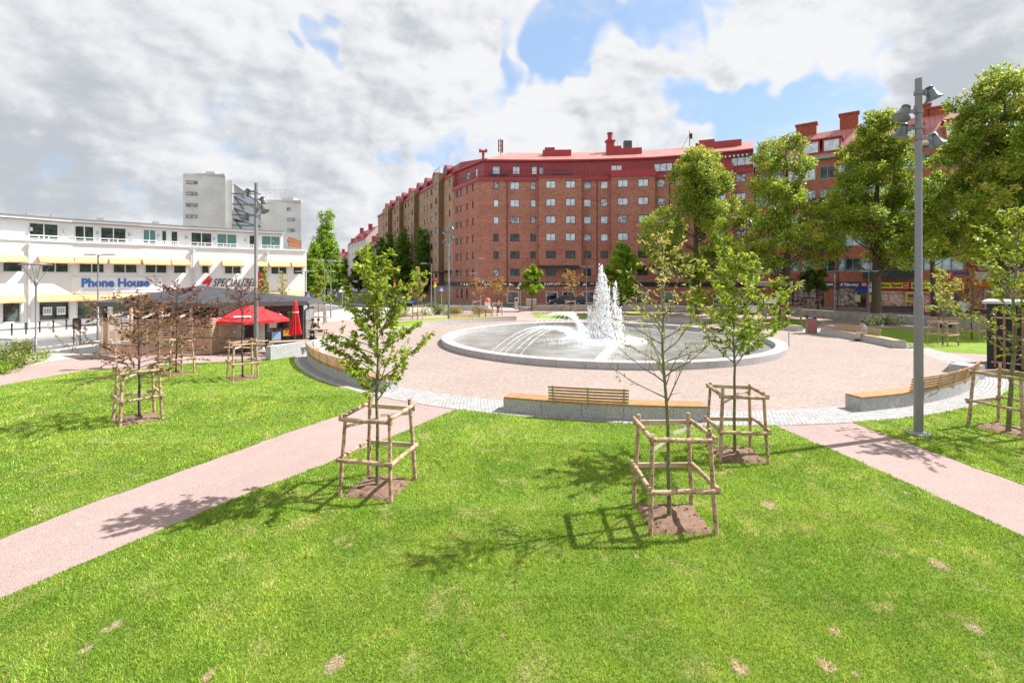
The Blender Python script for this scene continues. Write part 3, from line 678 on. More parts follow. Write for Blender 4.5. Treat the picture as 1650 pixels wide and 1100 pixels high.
def water_mat():
    m = bpy.data.materials.new('pool_water'); m.use_nodes = True; n = NT(m.node_tree); p = m.node_tree.nodes['Principled BSDF']
    pos = n.n.new('ShaderNodeTexCoord').outputs['Object']
    foam = n.math('MULTIPLY', n.ss(n.vmath('LENGTH', pos), 5.5, .8), n.ss(n.noise(pos, 2.2, 7, .7, 1.), .36, .72))
    c = n.mix(n.ss(n.noise(pos, .6, 4, .6), .3, .7), (.19, .185, .17), (.33, .325, .31)); c = n.mix(foam, c, (.62, .64, .65))
    n.put(p.inputs['Base Color'], c); p.inputs['Roughness'].default_value = .12; p.inputs['IOR'].default_value = 1.34; p.inputs['Specular IOR Level'].default_value = .6
    h = n.math('ADD', n.noise(pos, 3.5, 4, .6, .8), n.math('MULTIPLY', n.noise(pos, 22, 3, .6), .5))
    bp = n.node('ShaderNodeBump', {'Height': h, 'Strength': .6, 'Distance': .05}); n.l.new(bp.outputs[0], p.inputs['Normal']); return m
PR = 10.95
FT = thing('fountain', 'large round granite pool with a tall white water jet in the middle', 'fountain', tuple(RC))
b = MB()
for i in range(48):       # rim blocks with fine joints
    a = i*7.5; b.arc(PR-.62, PR, a+.05, a+7.45, .0, .36, 1.25)
b.build('rim', M_rim, FT)
b = MB(); b.arc(PR-.60, PR-.02, 0, 360, 0, .35, 3); b.build('rim_joint', M_dk, FT)
b = MB(); b.add([(math.cos(R(a))*(PR-.6), math.sin(R(a))*(PR-.6), .04) for a in range(0, 360, 3)], [tuple(range(120))]); b.build('water', water_mat(), FT)
b = MB()   # pale slab channel from the front rim to the jet
s0 = G(966, 584)-RC; s1 = G(1002, 556)-RC; s0.z = s1.z = .07
b.beam(s0, Vector((.9, -.6, .07)), .55, .1)
b.build('channel', mat('wet_pale_stone', (.6, .6, .58), .3, var=.15), FT)
b = MB()
for a in (150, 42): p = Vector((math.cos(R(a)), math.sin(R(a)), 0))*(PR-.3); b.cyl(p+Vector((0, 0, .34)), p+Vector((0, 0, .345)), .25, 16)
b.build('drain_plate', mat('dull_steel', (.3, .3, .3), .5, .5), FT)
b = MB(); b.cyl(ring(PR+.35, -16.5)-RC, ring(PR+.35, -16.5)-RC+Vector((0, 0, 1.05)), .035); b.build('post', mat('grey_steel', (.42, .43, .45), .45, .6), FT)
def drops(name, P, size, stretch, seed, parent):
    rng = np.random.default_rng(seed); N = len(P)
    base = np.array([[1, 0, 0], [-1, 0, 0], [0, 1, 0], [0, -1, 0], [0, 0, 1], [0, 0, -1]], float)
    f = np.array([[0, 2, 4], [2, 1, 4], [1, 3, 4], [3, 0, 4], [2, 0, 5], [1, 2, 5], [3, 1, 5], [0, 3, 5]])
    s = size*rng.uniform(.4, 1.6, N)
    sc = np.stack([s, s, s*stretch*rng.uniform(.5, 1.6, N)], 1)
    v = (P[:, None, :]+base[None]*sc[:, None, :]).reshape(-1, 3)
    q = (f[None]+np.arange(N)[:, None, None]*6).reshape(-1, 3)
    return put(name, npmesh(name, v, q, M_spray, tri=True, smooth=True), parent)
m = bpy.data.materials.new('spray'); m.use_nodes = True; n = NT(m.node_tree); n.n.clear(); o = n.n.new('ShaderNodeOutputMaterial')
p = n.node('ShaderNodeBsdfPrincipled', {'Base Color': (.92, .93, .95, 1), 'Roughness': .15, 'Specular IOR Level': .6})
sh = n.node('ShaderNodeMixShader', {0: .62, 1: p.outputs[0], 2: n.node('ShaderNodeBsdfTranslucent', {'Color': (.97, .98, 1., 1)}).outputs[0]}).outputs[0]; n.l.new(n.node('ShaderNodeMixShader', {0: .38, 1: sh, 2: n.n.new('ShaderNodeBsdfTransparent').outputs[0]}).outputs[0], o.inputs[0]); M_spray = m
rng = np.random.default_rng(3)
def plume(cx, cy, H, spread, N, seed):
    r = np.random.default_rng(seed); t = r.random(N)                       # half going up as a core, the rest falling round it
    N = int(N*.5); t = t[:N]; up = r.random(N) < .38; Hd = H*(1-np.abs(r.normal(size=N))*.17); Hd = np.maximum(Hd, .3*H); z = np.where(up, Hd*(1-(1-t)**1.25), Hd*(1-t**1.4)); sw = np.repeat(r.normal(size=8)*.05, N//8+1)[:N]
    w = np.where(up, .02+.05*z/H, .04+spread*1.25*np.maximum(0, 1.02-z/H)**.8*r.random(N)**.55)+abs(sw)*z/H; a = r.uniform(0, 2*np.pi, N)
    return np.stack([cx+np.cos(a)*w, cy+np.sin(a)*w, z+.05], 1)
JS = [(-.15, .1, 5.25, .6, 2600), (.05, -.2, 4.5, .5, 1300), (.35, .1, 3.7, .5, 1000), (.8, 0., 4.1, .42, 1000), (-.4, 0, 3.5, .4, 600), (-.95, 0., 2.4, .28, 900), (.3, -.6, 2.0, .25, 500), (1.05, -.3, 2.3, .28, 700), (0, .8, 1.9, .25, 300)]
for i, (x, y, H, s, N) in enumerate(JS):
    tag(drops('jet', plume(x, y, H, s, N, i), .024 if i else .028, 2.4, i, FT), kind='stuff')
b = MB()
for x, y, H, s, N in JS[:5]:
    rg = random.Random(int(H*77+x*9)); k = 16
    b.tube([(x+rg.uniform(-.03, .03), y+rg.uniform(-.03, .03), H*.86*i/k) for i in range(k+1)], [(.03+.012*rg.random())*(1.02-i/k)*rg.uniform(.5, 1.4) for i in range(k+1)], 6)
b.build('water_core', M_spray, FT)
def arcjet(a0, r0, a1, r1, apex, seed):
    p, q = ring(r0, a0)-RC, ring(r1, a1)-RC; rg = random.Random(seed); b = MB(); k = 26; pts = []; rad = []
    for i in range(k+1):
        t = i/k; v = p.lerp(q, t); v.z = .3*(1-t)+.05*t+4*(apex-.15)*t*(1-t); v += Vector((rg.uniform(-1, 1), rg.uniform(-1, 1), rg.uniform(-1, 1)))*.03*t; pts.append(v)
        rad.append((.011+.014*t)*rg.uniform(.3, 1.8))
    b.tube(pts, rad, 6); o = b.build('arc_jet', M_spray, FT)
    r = np.random.default_rng(seed); N = 620; t = r.random(N)**.7
    P = np.array([tuple(v) for v in pts]); idx = t*k; i0 = np.minimum(k-1, idx.astype(int)); fr = (idx-i0)[:, None]
    D = P[i0]*(1-fr)+P[i0+1]*fr+r.normal(size=(N, 3))*(.02+.12*t**2)[:, None]; D[:, 2] = np.maximum(D[:, 2], .05)
    tag(drops('droplets', D, .017, 1.3, seed, o), kind='stuff')
for i, (px, py) in enumerate([(778, 568), (788, 570.5), (797, 572), (810, 574), (823, 575.5)]):
    w = G(px, py, .3)-RC; w.z = 0; a = math.degrees(math.atan2(w.y, w.x)); arcjet(a, PR-.75, a-14+i*2, 2.0, 1.32, 30+i)
for i in range(7): arcjet(97+i*3.0, PR-.75, 118-i*3, 2.6, 1.45, 40+i)
N = 5200; r_ = np.sqrt(rng.random(N))*2.9; a_ = rng.uniform(0, 2*np.pi, N)
drops('splash', np.stack([np.cos(a_)*r_, np.sin(a_)*r_, .05+.3*rng.random(N)**3*(1.2-r_/3)], 1), .024, 1.1, 77, FT)
N = 2600; a_ = rng.normal(0, 1, (N, 2))
for cx, cy, sp in ((-1.6, -1.2, .9), (.2, 3.2, .8)):
    drops('splash', np.stack([cx+a_[:, 0]*sp, cy+a_[:, 1]*sp*.6, .05+.22*rng.random(N)**3], 1), .02, 1.1, 78, FT)

# ------------------------------------------------------------------ curved granite benches
M_wood = mat('oiled_wood', (.46, .265, .115), .55, var=.35, vscale=5, bump=.25, bscale=40, col2=(.34, .185, .08))
M_woodp = mat('weathered_wood', (.50, .36, .22), .7, var=.3, vscale=4, bump=.25, bscale=40, col2=(.40, .28, .17))
M_steel = mat('galvanised', (.36, .40, .40), .4, .7, var=.2)
def ring_bench(label, a0, a1, r0, r1, backs, hz=.47, outside=True, seat_over=None, brackets=None, wood=None, ends=True, seat=True):
    wood = wood or M_wood
    t = thing('curved_bench', label, 'bench', tuple(RC), 0, 'curved granite benches round the plaza')
    b = MB(); rm = (r0+r1)/2; n = max(1, round(abs(R(a1-a0))*rm/1.15)); s = (a1-a0)/n; gp = .006/rm*57.3
    for i in range(n): b.arc(r0, r1, a0+s*i+gp, a0+s*(i+1)-gp, 0, hz-.06, 1.2)
    b.build('granite_wall', M_rock, t)
    b = MB(); b.arc(r0+.02, r1-.02, a0+.1, a1-.1, 0, hz-.07, 1.2); b.build('joint', M_dk, t)
    if seat:
        b = MB(); w = (r1-r0+.02)/5
        for j in range(5): b.arc(r0-.01+w*j+.006, r0-.01+w*(j+1)-.006, a0+.06, a1-.06, hz-.055, hz, 1.2)
        b.build('seat', wood, t)
    ro = r1-.05 if outside else r1-.12
    for (c0, c1) in backs:
        bk = MB(); 
        for j in range(5):
            z = hz+.02+j*.092; o = .0+j*.018; bk.arc(ro+o, ro+o+.04, c0, c1, z, z+.056, 1.2)
        bo = bk.build('backrest', wood, t)
        m_ = max(2, round(abs(R(c1-c0))*rm/1.3)+1)
        for j in range(m_):
            a = c0+(c1-c0)*(.06+.88*j/(m_-1)); st = MB(); q0 = ring(ro+.055, a, hz-.12)-RC; q1 = ring(ro+.055+.085, a, hz+.47)-RC
            rr = Vector((math.cos(R(a)), math.sin(R(a)), 0)); st.beam(q0, q1, .05, .012, up=rr); st.build('bracket', M_steel, t)
    for a, n_ in (brackets or []):
        st = MB()
        for j in range(n_):
            q = ring(r0+.08+j*(r1-r0-.12)/(n_-1), a, hz-.06)-RC; st.box(q+Vector((0, 0, .05)), (.03, .06, .1), R(a))
        st.build('armrest_stub', M_dk, t)
    return t
ring_bench('curved bench at the front centre with one wooden backrest, seen from behind', -110.2, -91.6, 18.3, 18.9, [(-105.8, -98.6)])
ring_bench('curved bench left of the plaza, its long slatted back towards the left lawn', -158, -125.6, 18.05, 18.65, [(-158, -131)], brackets=[(-125.9, 5)])
ring_bench('curved bench at the right with a long backrest, behind the tall right floodlight pole', -75.4, -47, 17.85, 18.4, [(-68.4, -47.2)], brackets=[(-46.6, 4)])
ring_bench('low curved bench right of the plaza where the person in blue sits', -12.5, 11, 17.3, 17.95, [(-4.5, 8.5)], wood=M_woodp)
ring_bench('short curved bench behind the right rim of the pool, by the litter bin', 18.5, 36, 17.5, 18.1, [], wood=M_woodp)
ring_bench('curved granite bench at the back, right behind the fountain jet', 47, 84, 17.2, 17.8, [], wood=M_woodp)
ring_bench('curved granite wall bench at the far left beside the far floodlight pole', 110, 147, 16.9, 17.5, [(125, 134)], wood=M_woodp)
# little kerb wall near the kiosk
t = thing('low_wall', 'low grey stone wall between the kiosk and the left lawn', 'wall')
b = MB(); pts = [Vector((-12.55, 24.6, 0)), Vector((-12.0, 25.6, 0)), Vector((-11.3, 26.8, 0)), Vector((-10.9, 28.6, 0))]
for p, q in zip(pts, pts[1:]): b.beam(p+Vector((0, 0, .36)), q+Vector((0, 0, .36)), .4, .72)
b.build('wall', M_rock, t)
# retaining walls at the back
M_conc = mat('wall_concrete', (.40, .375, .35), .85, var=.35, vscale=1.5, bump=.4, bscale=20)
t = thing('retaining_wall', 'long low concrete wall between the square and the back street', 'wall')
wl = [G(835, 501), G(1040, 502), G(1280, 509), G(1340, 514), G(1585, 532), G(1760, 548)]
for i, (p, q) in enumerate(zip(wl, wl[1:])):
    d = (q-p).normalized(); nn = Vector((-d.y, d.x, 0)); b = MB(); L = (q-p).length; h0 = .15 if i == 0 else .85
    k = max(1, int(L/2.4))
    for j in range(k):
        a, c = p.lerp(q, j/k)+d*.006, p.lerp(q, (j+1)/k)-d*.006
        za = h0+(.85-h0)*min(1, (a-p).length/3.2); zc = h0+(.85-h0)*min(1, (c-p).length/3.2)
        vs = [a, c, c+nn*.35, a+nn*.35]; b.add([Vector((v.x, v.y, 0)) for v in vs]+[Vector((v.x, v.y, z)) for v, z in zip(vs, (za, zc, zc, za))], [(0, 1, 5, 4), (1, 2, 6, 5), (2, 3, 7, 6), (3, 0, 4, 7), (4, 5, 6, 7)])
    b.build('wall_panel', M_conc, t)
t = thing('bed_wall', 'short pale granite wall behind the far flower bed', 'wall'); b = MB()
p, q = G(700, 500.5), G(786, 500.5); b.beam(p+Vector((0, 0, .35)), q+Vector((0, 0, .35)), .4, .7); b.build('wall', M_rim, t)

# ------------------------------------------------------------------ tree guards
def pole_mat():
    m = bpy.data.materials.new('debarked_pole'); m.use_nodes = True; n = NT(m.node_tree); p = m.node_tree.nodes['Principled BSDF']; p.inputs['Roughness'].default_value = .8
    pos = n.n.new('ShaderNodeTexCoord').outputs['Object']; q = n.vmath('ADD', pos, n.node('ShaderNodeCombineXYZ', {0: n.math('MULTIPLY', n.n.new('ShaderNodeObjectInfo').outputs['Random'], 40.)}).outputs[0])
    a = n.ss(n.noise(q, 9, 5, .7, .8), .48, .60); c = n.mix(n.noise(q, 4, 4, .6), (.56, .40, .28), (.40, .26, .165)); c = n.mix(n.math('MULTIPLY', a, .8), c, (.20, .11, .065))
    k = n.ss(n.noise(q, 26, 2, .5), .66, .72); c = n.mix(k, c, (.09, .05, .03)); n.put(p.inputs['Base Color'], c)
    bp = n.node('ShaderNodeBump', {'Height': n.math('ADD', n.noise(q, 30, 4, .7), n.math('MULTIPLY', a, .8)), 'Strength': .8, 'Distance': .01}); n.l.new(bp.outputs[0], p.inputs['Normal']); return m
M_pole = pole_mat()
M_polep = mat('sawn_pole_face', (.68, .55, .42), .75, var=.3, vscale=4, bump=.3, bscale=18, col2=(.42, .3, .2))
M_strap = mat('tie_band', (.52, .48, .40), .8, var=.2)
def make_guard(label, size=1.0, h=1.62, seed=0, group='post and rail tree guards'):
    rg = random.Random(seed); t = thing('tree_guard', label, 'tree guard', (0, 0, 0), 0, group); s = size/2; tops = []
    cs = [(-s, -s), (s, -s), (s, s), (-s, s)]
    for cx_, cy_ in cs:
        hh = h*rg.uniform(.96, 1.05); r_ = .038*rg.uniform(.9, 1.15); tx, ty = cx_*.86+rg.uniform(-.02, .02), cy_*.86+rg.uniform(-.02, .02)
        b = MB(); k = 5; b.tube([(cx_+(tx-cx_)*i/k+rg.uniform(-.006, .006), cy_+(ty-cy_)*i/k+rg.uniform(-.006, .006), -.02+hh*i/k) for i in range(k+1)], [r_*(1.06-.03*i) for i in range(k+1)], 10)
        b.build('post', M_pole, t); tops.append(hh)
    for lv, z in ((.43, .43*h), (.93, .92*h)):
        f = 1-.14*lv
        for i in range(4):
            x0, y0 = cs[i]; x1, y1 = cs[(i+1) % 4]; a = Vector((x0*f, y0*f, z)); c = Vector((x1*f, y1*f, z)); d = (c-a).normalized(); out = Vector((d.y, -d.x, 0))
            zo = rg.uniform(-.02, .02)+(.02 if i % 2 else -.03); a = a+out*.055-d*.085+Vector((0, 0, zo)); c = c+out*.055+d*.085+Vector((0, 0, zo+rg.uniform(-.02, .02)))
            if i in (0, 1, 3): b = MB(); mid = a.lerp(c, .5)+Vector((0, 0, rg.uniform(-.01, .01))); b.tube([a, a.lerp(c, .25)+Vector((0, 0, rg.uniform(-.008, .008))), mid, a.lerp(c, .75)+Vector((0, 0, rg.uniform(-.008, .008))), c], [.038, .041, .039, .043, .038], 10); b.build('rail', M_pole, t)
            else: b = MB(); b.beam(a, c, .035, .085); b.build('rail', M_polep, t)
    for i, z in ((0, .80*h), (2, .84*h)):
        b = MB(); x0, y0 = cs[i]; b.beam((x0*.88, y0*.88, z), (0.02*(1 if i else -1), 0.02, z+.05), .006, .06); b.build('strap', M_strap, t)
    return t
gd = [('wooden guard round the yellow-green tree beside the left path', -2.62, 9.42, -13, 1.05, 1.62), ('largest looking wooden guard, round the sparse tree nearest the camera', 2.75, 8.2, 0, 1.06, 1.66),
      ('wooden guard round the leafy tree near the right path', 5.25, 11.2, -6, 1.02, 1.62), ('wooden guard round the rusty tree in the middle of the left lawn', -11.0, 14.05, 48, .98, 1.62),
      ('wooden guard round the plum tree before the slatted screen', -14.7, 20.9, 62, 1.0, 1.6), ('narrow wooden guard beside the left floodlight pole', -11.3, 20.05, 42, .95, 1.6),
      ('wooden guard at the right edge round the leaning tree', 13.6, 13.05, 15, 1.2, 1.62)]
for i, (lab, x, y, rot, s, h) in enumerate(gd):
    t = make_guard(lab, s, h, 200+i); t.location = (x, y, .03); t.rotation_euler = (0, 0, R(rot))
gd0 = None
for i, (px, py, s, rot, lab) in enumerate([(1519, 556, 1.15, 20, 'wooden guard on the far right lawn, in front of the park bench'), (1566, 547, 1.1, 30, 'wooden guard left of the slatted cabin'),
        (673, 514, 1.1, 10, 'wooden guard by the far flower bed near the blue car'), (768, 503, 1.1, 5, 'wooden guard below the ginger tree at the arched windows'), (801, 508, 1.2, 0, 'wooden guard hiding the person in red'),
        (919, 503, 1.3, 0, 'wooden guard between the park bench and the estate car'), (513, 522, 1.2, 10, 'wooden guard on the pale pavement right of the parasols'), (1312, 499.5, 1.1, 8, 'wooden guard behind the concrete wall at the restaurant'),
        (1262, 521, 2.2, 12, 'extra wide wooden guard round the airy tall tree'), (424, 532, 1., 20, 'wooden guard behind the kiosk, left one'), (455, 528, 1., 0, 'wooden guard behind the kiosk, right one'), (1237, 515, 1.3, -8, 'wooden guard left of the extra wide one')]):
    p = G(px, py)
    if gd0 is None: gd0 = make_guard(lab, 1.1, 1.6, 300); gd0.location = p; gd0.rotation_euler = (0, 0, R(rot)); continue
    dup(gd0, tuple(p), R(rot), lab, scale=(s/1.1, s/1.1, 1))

# ------------------------------------------------------------------ lamps
M_pst = mat('grey_painted_steel', (.22, .22, .235), .42, .35, var=.12, vscale=1.5)
M_head = mat('lamp_housing', (.16, .19, .19), .4, .4, var=.2); M_glass = mat('lamp_glass', (.55, .56, .5), .15, coat=.5)
def floodlight_pole(label, p, h, heads, seed=0):
    t = thing('floodlight_pole', label, 'lamp post', tuple(p), 0, 'tall poles with floodlights')
    b = MB(); b.tube([(0, 0, 0), (0, 0, h*.385), (0, 0, h*.392), (0, 0, h*.395), (0, 0, h)], [.105, .105, .105, .082, .078], 20); b.build('pole', M_pst, t)
    b = MB(); b.cyl((0, 0, 0), (0, 0, .05), .26, 20); b.cyl((0, 0, .05), (0, 0, .09), .15, 20)
    for a in range(4): b.cyl((.19*math.cos(a*1.57+.7), .19*math.sin(a*1.57+.7), .05), (.19*math.cos(a*1.57+.7), .19*math.sin(a*1.57+.7), .1), .02, 6)
    b.build('base_plate', mat('grey_steel'), t)
    b = MB(); b.box((0, -.105, h*.13), (.11, .01, .42)); b.build('hatch', M_pst, t)
    for z, az, arm, tilt in heads:
        d = Vector((math.cos(R(az)), math.sin(R(az)), 0)); b = MB(); b.cyl(Vector((0, 0, z-.05)), Vector((0, 0, z+.05)), .105, 16)
        b.beam(Vector((0, 0, z)), d*arm+Vector((0, 0, z)), .05, .09); b.cyl(d*arm+Vector((0, 0, z-.07)), d*arm+Vector((0, 0, z+.07)), .05, 10)
        a = b.build('arm', M_pst, t)
        c = d*(arm+.13)+Vector((0, 0, z-.02)); M = Matrix.Rotation(R(az), 3, 'Z') @ Matrix.Rotation(R(180-tilt), 3, 'Y')
        hb = MB(); hb.lathe([(.0, -.18), (.07, -.18), (.085, -.165), (.085, -.1), (.105, -.09), (.105, -.02), (.115, .0), (.155, .12), (.21, .17), (.21, .19), (.19, .19)], c, 20, M=M)
        for q in range(4):
            hb.lathe([(.085, -.16+q*.02), (.105, -.155+q*.02), (.085, -.15+q*.02)], c, 20, M=M)
        ho = hb.build('floodlight', M_head, t)
        gb = MB(); gb.lathe([(.0, .178), (.19, .184)], c, 20, M=M); gb.build('glass', M_glass, ho)
    return t
hp = G(1480, 700); z_ = lambda y: ZD(y, hp.y)
HD = [(z_(150), -12, .16, 22), (z_(180), 186, .3, 28), (z_(205), 140, .2, 18), (z_(222), 8, .36, 32)]
floodlight_pole('tall grey floodlight pole standing on the right lawn, largest in the photo', hp, z_(127), HD)
lp = G(412.5, 583); k = lambda y: ZD(y, lp.y)
floodlight_pole('tall floodlight pole between the red parasol and the left lawn', lp, k(295), [(k(309), 190, .3, 30), (k(321), 30, .2, 18), (k(336), -15, .32, 34), (k(347), 170, .4, 30)])
lp = G(723, 517); k = lambda y: ZD(y, lp.y)
floodlight_pole('far floodlight pole at the far left bench before the brick corner', lp, k(357), [(k(366), 30, .2, 20), (k(374), 190, .3, 28), (k(382), -20, .3, 32), (k(388), 160, .35, 30)])
lp = G(1203, 512); k = lambda y: ZD(y, lp.y)
floodlight_pole('far floodlight pole half hidden among the trees right of the fountain', lp, k(352), [(k(356), -20, .2, 22), (k(362), 10, .35, 30), (k(370), 190, .3, 25)])
def funnel_lamp(label, p, h):
    t = thing('funnel_lamp', label, 'street lamp', tuple(p), 0, 'funnel shaped park lamps')
    b = MB(); b.tube([(0, 0, 0), (0, 0, .9), (0, 0, .92), (0, 0, h*.8)], [.07, .07, .05, .045], 12); b.lathe([(.05, h*.76), (.09, h*.79), (.1, h*.81), (.05, h*.82)]); b.build('pole', M_pst, t)
    b = MB(); w = h*.115
    for a in range(4): d = Vector((math.cos(a*1.571+.5), math.sin(a*1.571+.5), 0)); b.cyl(d*.07+Vector((0, 0, h*.8)), d*w+Vector((0, 0, h*.985)), .014, 6)
    b.build('frame', M_pst, t)
    b = MB(); b.lathe([(0, h), (w*1.1, h*.992), (w*1.12, h*.985), (w*1.05, h*.98), (0, h*.982)], n=24); b.build('lamp_shade', M_pst, t)
    b = MB(); b.lathe([(.03, h*.83), (.05, h*.9), (0, h*.96)], n=10); b.build('bulb', M_glass, t); return t
p = G(58, 580); funnel_lamp('funnel shaped park lamp standing in the left shrub bed', p, ZD(424, p.y))
p = G(1345, 519); funnel_lamp('funnel lamp behind the bench of the person in blue', p, ZD(436, p.y))
def arm_lamp(label, p, h, arms, group='slim street lamps with flat heads'):
    t = thing('street_lamp', label, 'street lamp', tuple(p), 0, group)
    b = MB(); b.tube([(0, 0, 0), (0, 0, 1.1), (0, 0, 1.12), (0, 0, h)], [.085, .08, .06, .045], 10); b.build('pole', M_pst, t)
    for dx, dy, ln, z in arms:
        d = Vector((dx, dy, 0)).normalized(); b = MB(); b.beam(Vector((0, 0, z)), d*ln*.5+Vector((0, 0, z+.06)), .05, .05)
        a = b.build('arm', M_pst, t); hb = MB(); hb.box(d*(ln*.5+.38)+Vector((0, 0, z+.07)), (.8, .3, .09), math.atan2(d.y, d.x)); hb.build('lamp_head', mat('pale_metal', (.5, .51, .52), .4, .4), a)
    return t
p = G(523, 519); arm_lamp('slim street lamp left of the pair at the street, head to the right', p, ZD(420, p.y), [(1, 0, .6, ZD(420, p.y)-.05), (-1, 0, .3, ZD(420, p.y)-.05)])
p = G(533, 512); arm_lamp('slim street lamp right of the pair at the street', p, ZD(421, p.y), [(1, 0, .7, ZD(421, p.y)-.05)])
p = G(768, 500); arm_lamp('slim street lamp in front of the brick corner', p, ZD(417, p.y), [(1, 0, .5, ZD(417, p.y)), (-1, 0, .2, ZD(441, p.y))])
p = G(945, 500); arm_lamp('slim street lamp between the estate car and the fountain jet', p, ZD(430, p.y), [(1, 0, .4, ZD(430, p.y)), (-1, 0, .4, ZD(430, p.y))])
p = G(158, 548); arm_lamp('slim street lamp behind the kiosk roof in front of the white building', p, ZD(412, p.y), [(1, 0, .9, ZD(412, p.y)), (-1, 0, .1, ZD(412, p.y))])
p = G(1400, 517); arm_lamp('thin grey street lamp left of the tall tree at the yellow sign', p, ZD(438, p.y), [(1, 0, .5, ZD(438, p.y)), (-1, 0, .1, ZD(438, p.y))])
p = G(492, 515); arm_lamp('slim street lamp at the corner of the white building', p, ZD(438, p.y), [(-1, 0, .4, ZD(438, p.y)), (1, 0, .3, ZD(438, p.y))])
p = G(695, 497); arm_lamp('slim street lamp with arm to the left, by the orange road signs', p, ZD(425, p.y), [(-1, 0, 1.5, ZD(425, p.y))])
# ------------------------------------------------------------------ walls with real openings
def V2(px, D): return Vector(((px-CX)/FPX*D, D))
def u_at(p0, p1, px):
    k = (px-CX)/FPX; d = p1-p0; t = (k*p0.y-p0.x)/(d.x-k*d.y); return t*d.length
def wall(b, p0, p1, z0, z1, ops=(), m=0, reveal=.16, u0=0., mr=None):
    """wall sheet from p0 to p1 (left to right seen from outside) with rectangular holes ops=[(uc, w, za, zb)]"""
    d = (p1-p0); L = d.length; d = d/L; nn = Vector((d.y, -d.x)); mr = m if mr is None else mr
    us = sorted({0., L, *[round(o[0]-o[1]/2, 4) for o in ops], *[round(o[0]+o[1]/2, 4) for o in ops]}); us = [u for u in us if 0 <= u <= L+1e-6]
    zs = sorted({z0, z1, *[round(o[2], 4) for o in ops], *[round(o[3], 4) for o in ops]}); zs = [z for z in zs if z0 <= z <= z1]
    P = lambda u, z, q=0.: (p0.x+d.x*u-nn.x*q, p0.y+d.y*u-nn.y*q, z)
    for i in range(len(us)-1):
        run = None
        for j in range(len(zs)-1):
            uc, zc = (us[i]+us[i+1])/2, (zs[j]+zs[j+1])/2
            hole = any(abs(uc-o[0]) < o[1]/2 and o[2] < zc < o[3] for o in ops)
            if not hole and run is None: run = zs[j]
            if run is not None and (hole or j == len(zs)-2):
                top = zs[j] if hole else zs[j+1]
                b.add([P(us[i], run), P(us[i+1], run), P(us[i+1], top), P(us[i], top)], [(0, 1, 2, 3)], m, uvs=[[(u0+us[i], run), (u0+us[i+1], run), (u0+us[i+1], top), (u0+us[i], top)]]); run = None
    for uc, w, za, zb in ops:
        a, c = uc-w/2, uc+w/2; q = reveal
        vs = [P(a, za), P(c, za), P(c, zb), P(a, zb), P(a, za, q), P(c, za, q), P(c, zb, q), P(a, zb, q)]
        uv = [(0, 0), (.2, 0), (.2, 1), (0, 1)]
        b.add(vs, [(0, 4, 5, 1), (1, 5, 6, 2), (2, 6, 7, 3), (3, 7, 4, 0)], mr, uvs=[uv]*4)
WIN = {}
def window(parent, p0, p1, uc, w, za, zb, frame, pane, panes=1, inset=.09, fw=.07, name='window', bars=()):
    d = (p1-p0).normalized(); yaw = math.atan2(d.y, d.x); nn = Vector((d.y, -d.x)); h = zb-za
    key = (round(w, 2), round(h, 2), frame.name, panes, tuple(bars))
    if key not in WIN:
        b = MB(); e = .004
        b.box((0, 0, fw/2+e), (w-2*e, .07, fw)); b.box((0, 0, h-fw/2-e), (w-2*e, .07, fw))
        for s in (-1, 1): b.box((s*(w/2-fw/2-e), 0, h/2), (fw, .07, h-2*fw-2*e))
        for i in range(1, panes): x = -w/2+w*i/panes; b.box((x, .002, h/2), (fw*.9, .066, h-2*fw-2*e))
        for zz in bars: b.box((0, -.002, zz*h), (w-2*fw, .05, fw*.6))
        WIN[key] = b.mesh(name, frame)
    o = put(name, WIN[key], parent, (p0.x+d.x*uc-nn.x*inset, p0.y+d.y*uc-nn.y*inset, za), yaw)
    k2 = (round(w, 2), round(h, 2), pane.name)
    if k2 not in WIN: b = MB(); b.add([(-w/2+.02, .01, .02), (w/2-.02, .01, .02), (w/2-.02, .01, h-.02), (-w/2+.02, .01, h-.02)], [(0, 1, 2, 3)]); WIN[k2] = b.mesh('pane', pane)
    put('pane', WIN[k2], o); return o
def glass(name, c, rough=.04, ior=1.9, var=None):
    m = bpy.data.materials.new(name); m.use_nodes = True; MATS[name] = m; n = NT(m.node_tree); p = m.node_tree.nodes['Principled BSDF']
    p.inputs['Roughness'].default_value = rough; p.inputs['IOR'].default_value = ior
    if var:
        tc = n.n.new('ShaderNodeTexCoord').outputs['Object']; oi = n.n.new('ShaderNodeObjectInfo').outputs['Random']
        q = n.vmath('ADD', tc, n.node('ShaderNodeCombineXYZ', {0: n.math('MULTIPLY', oi, 37.), 2: n.math('MULTIPLY', oi, 11.)}).outputs[0])
        f = n.noise(q, var[1], 3, .6); n.put(p.inputs['Base Color'], n.mix(n.ss(f, .4, .6), c, var[0]))
    else: p.inputs['Base Color'].default_value = (*c, 1)
    return m
GL_pale = glass('glass_blinds_and_sky', (.68, .74, .78), .06, 2.0, ((.38, .52, .68), 1.2)); GL_mid = glass('glass_curtains_and_sky', (.45, .52, .60), .05, 2.0, ((.06, .08, .1), 1.6))  # sky reflection painted into the pane colours, along with blinds and curtains
GL_dark = glass('dark_glass', (.02, .025, .03), .03, 1.5, ((.06, .075, .07), 1.5)); GL_deep = glass('deep_glass', (.012, .02, .016), .04, 1.4, ((.04, .07, .045), 2.5)); GL_green = glass('shop_glass', (.10, .13, .12), .04, 1.9, ((.02, .025, .03), .9))
M_wf = mat('bronze_frame', (.028, .022, .022), .5); M_wfw = mat('white_frame', (.72, .72, .70), .5); M_wfg = mat('green_frame', (.16, .36, .31), .5, var=.2)
M_brick = brick_mat('red_brick', (.33, .105, .07), (.41, .155, .105), (.48, .34, .28), (5.05, 2.92, .11))
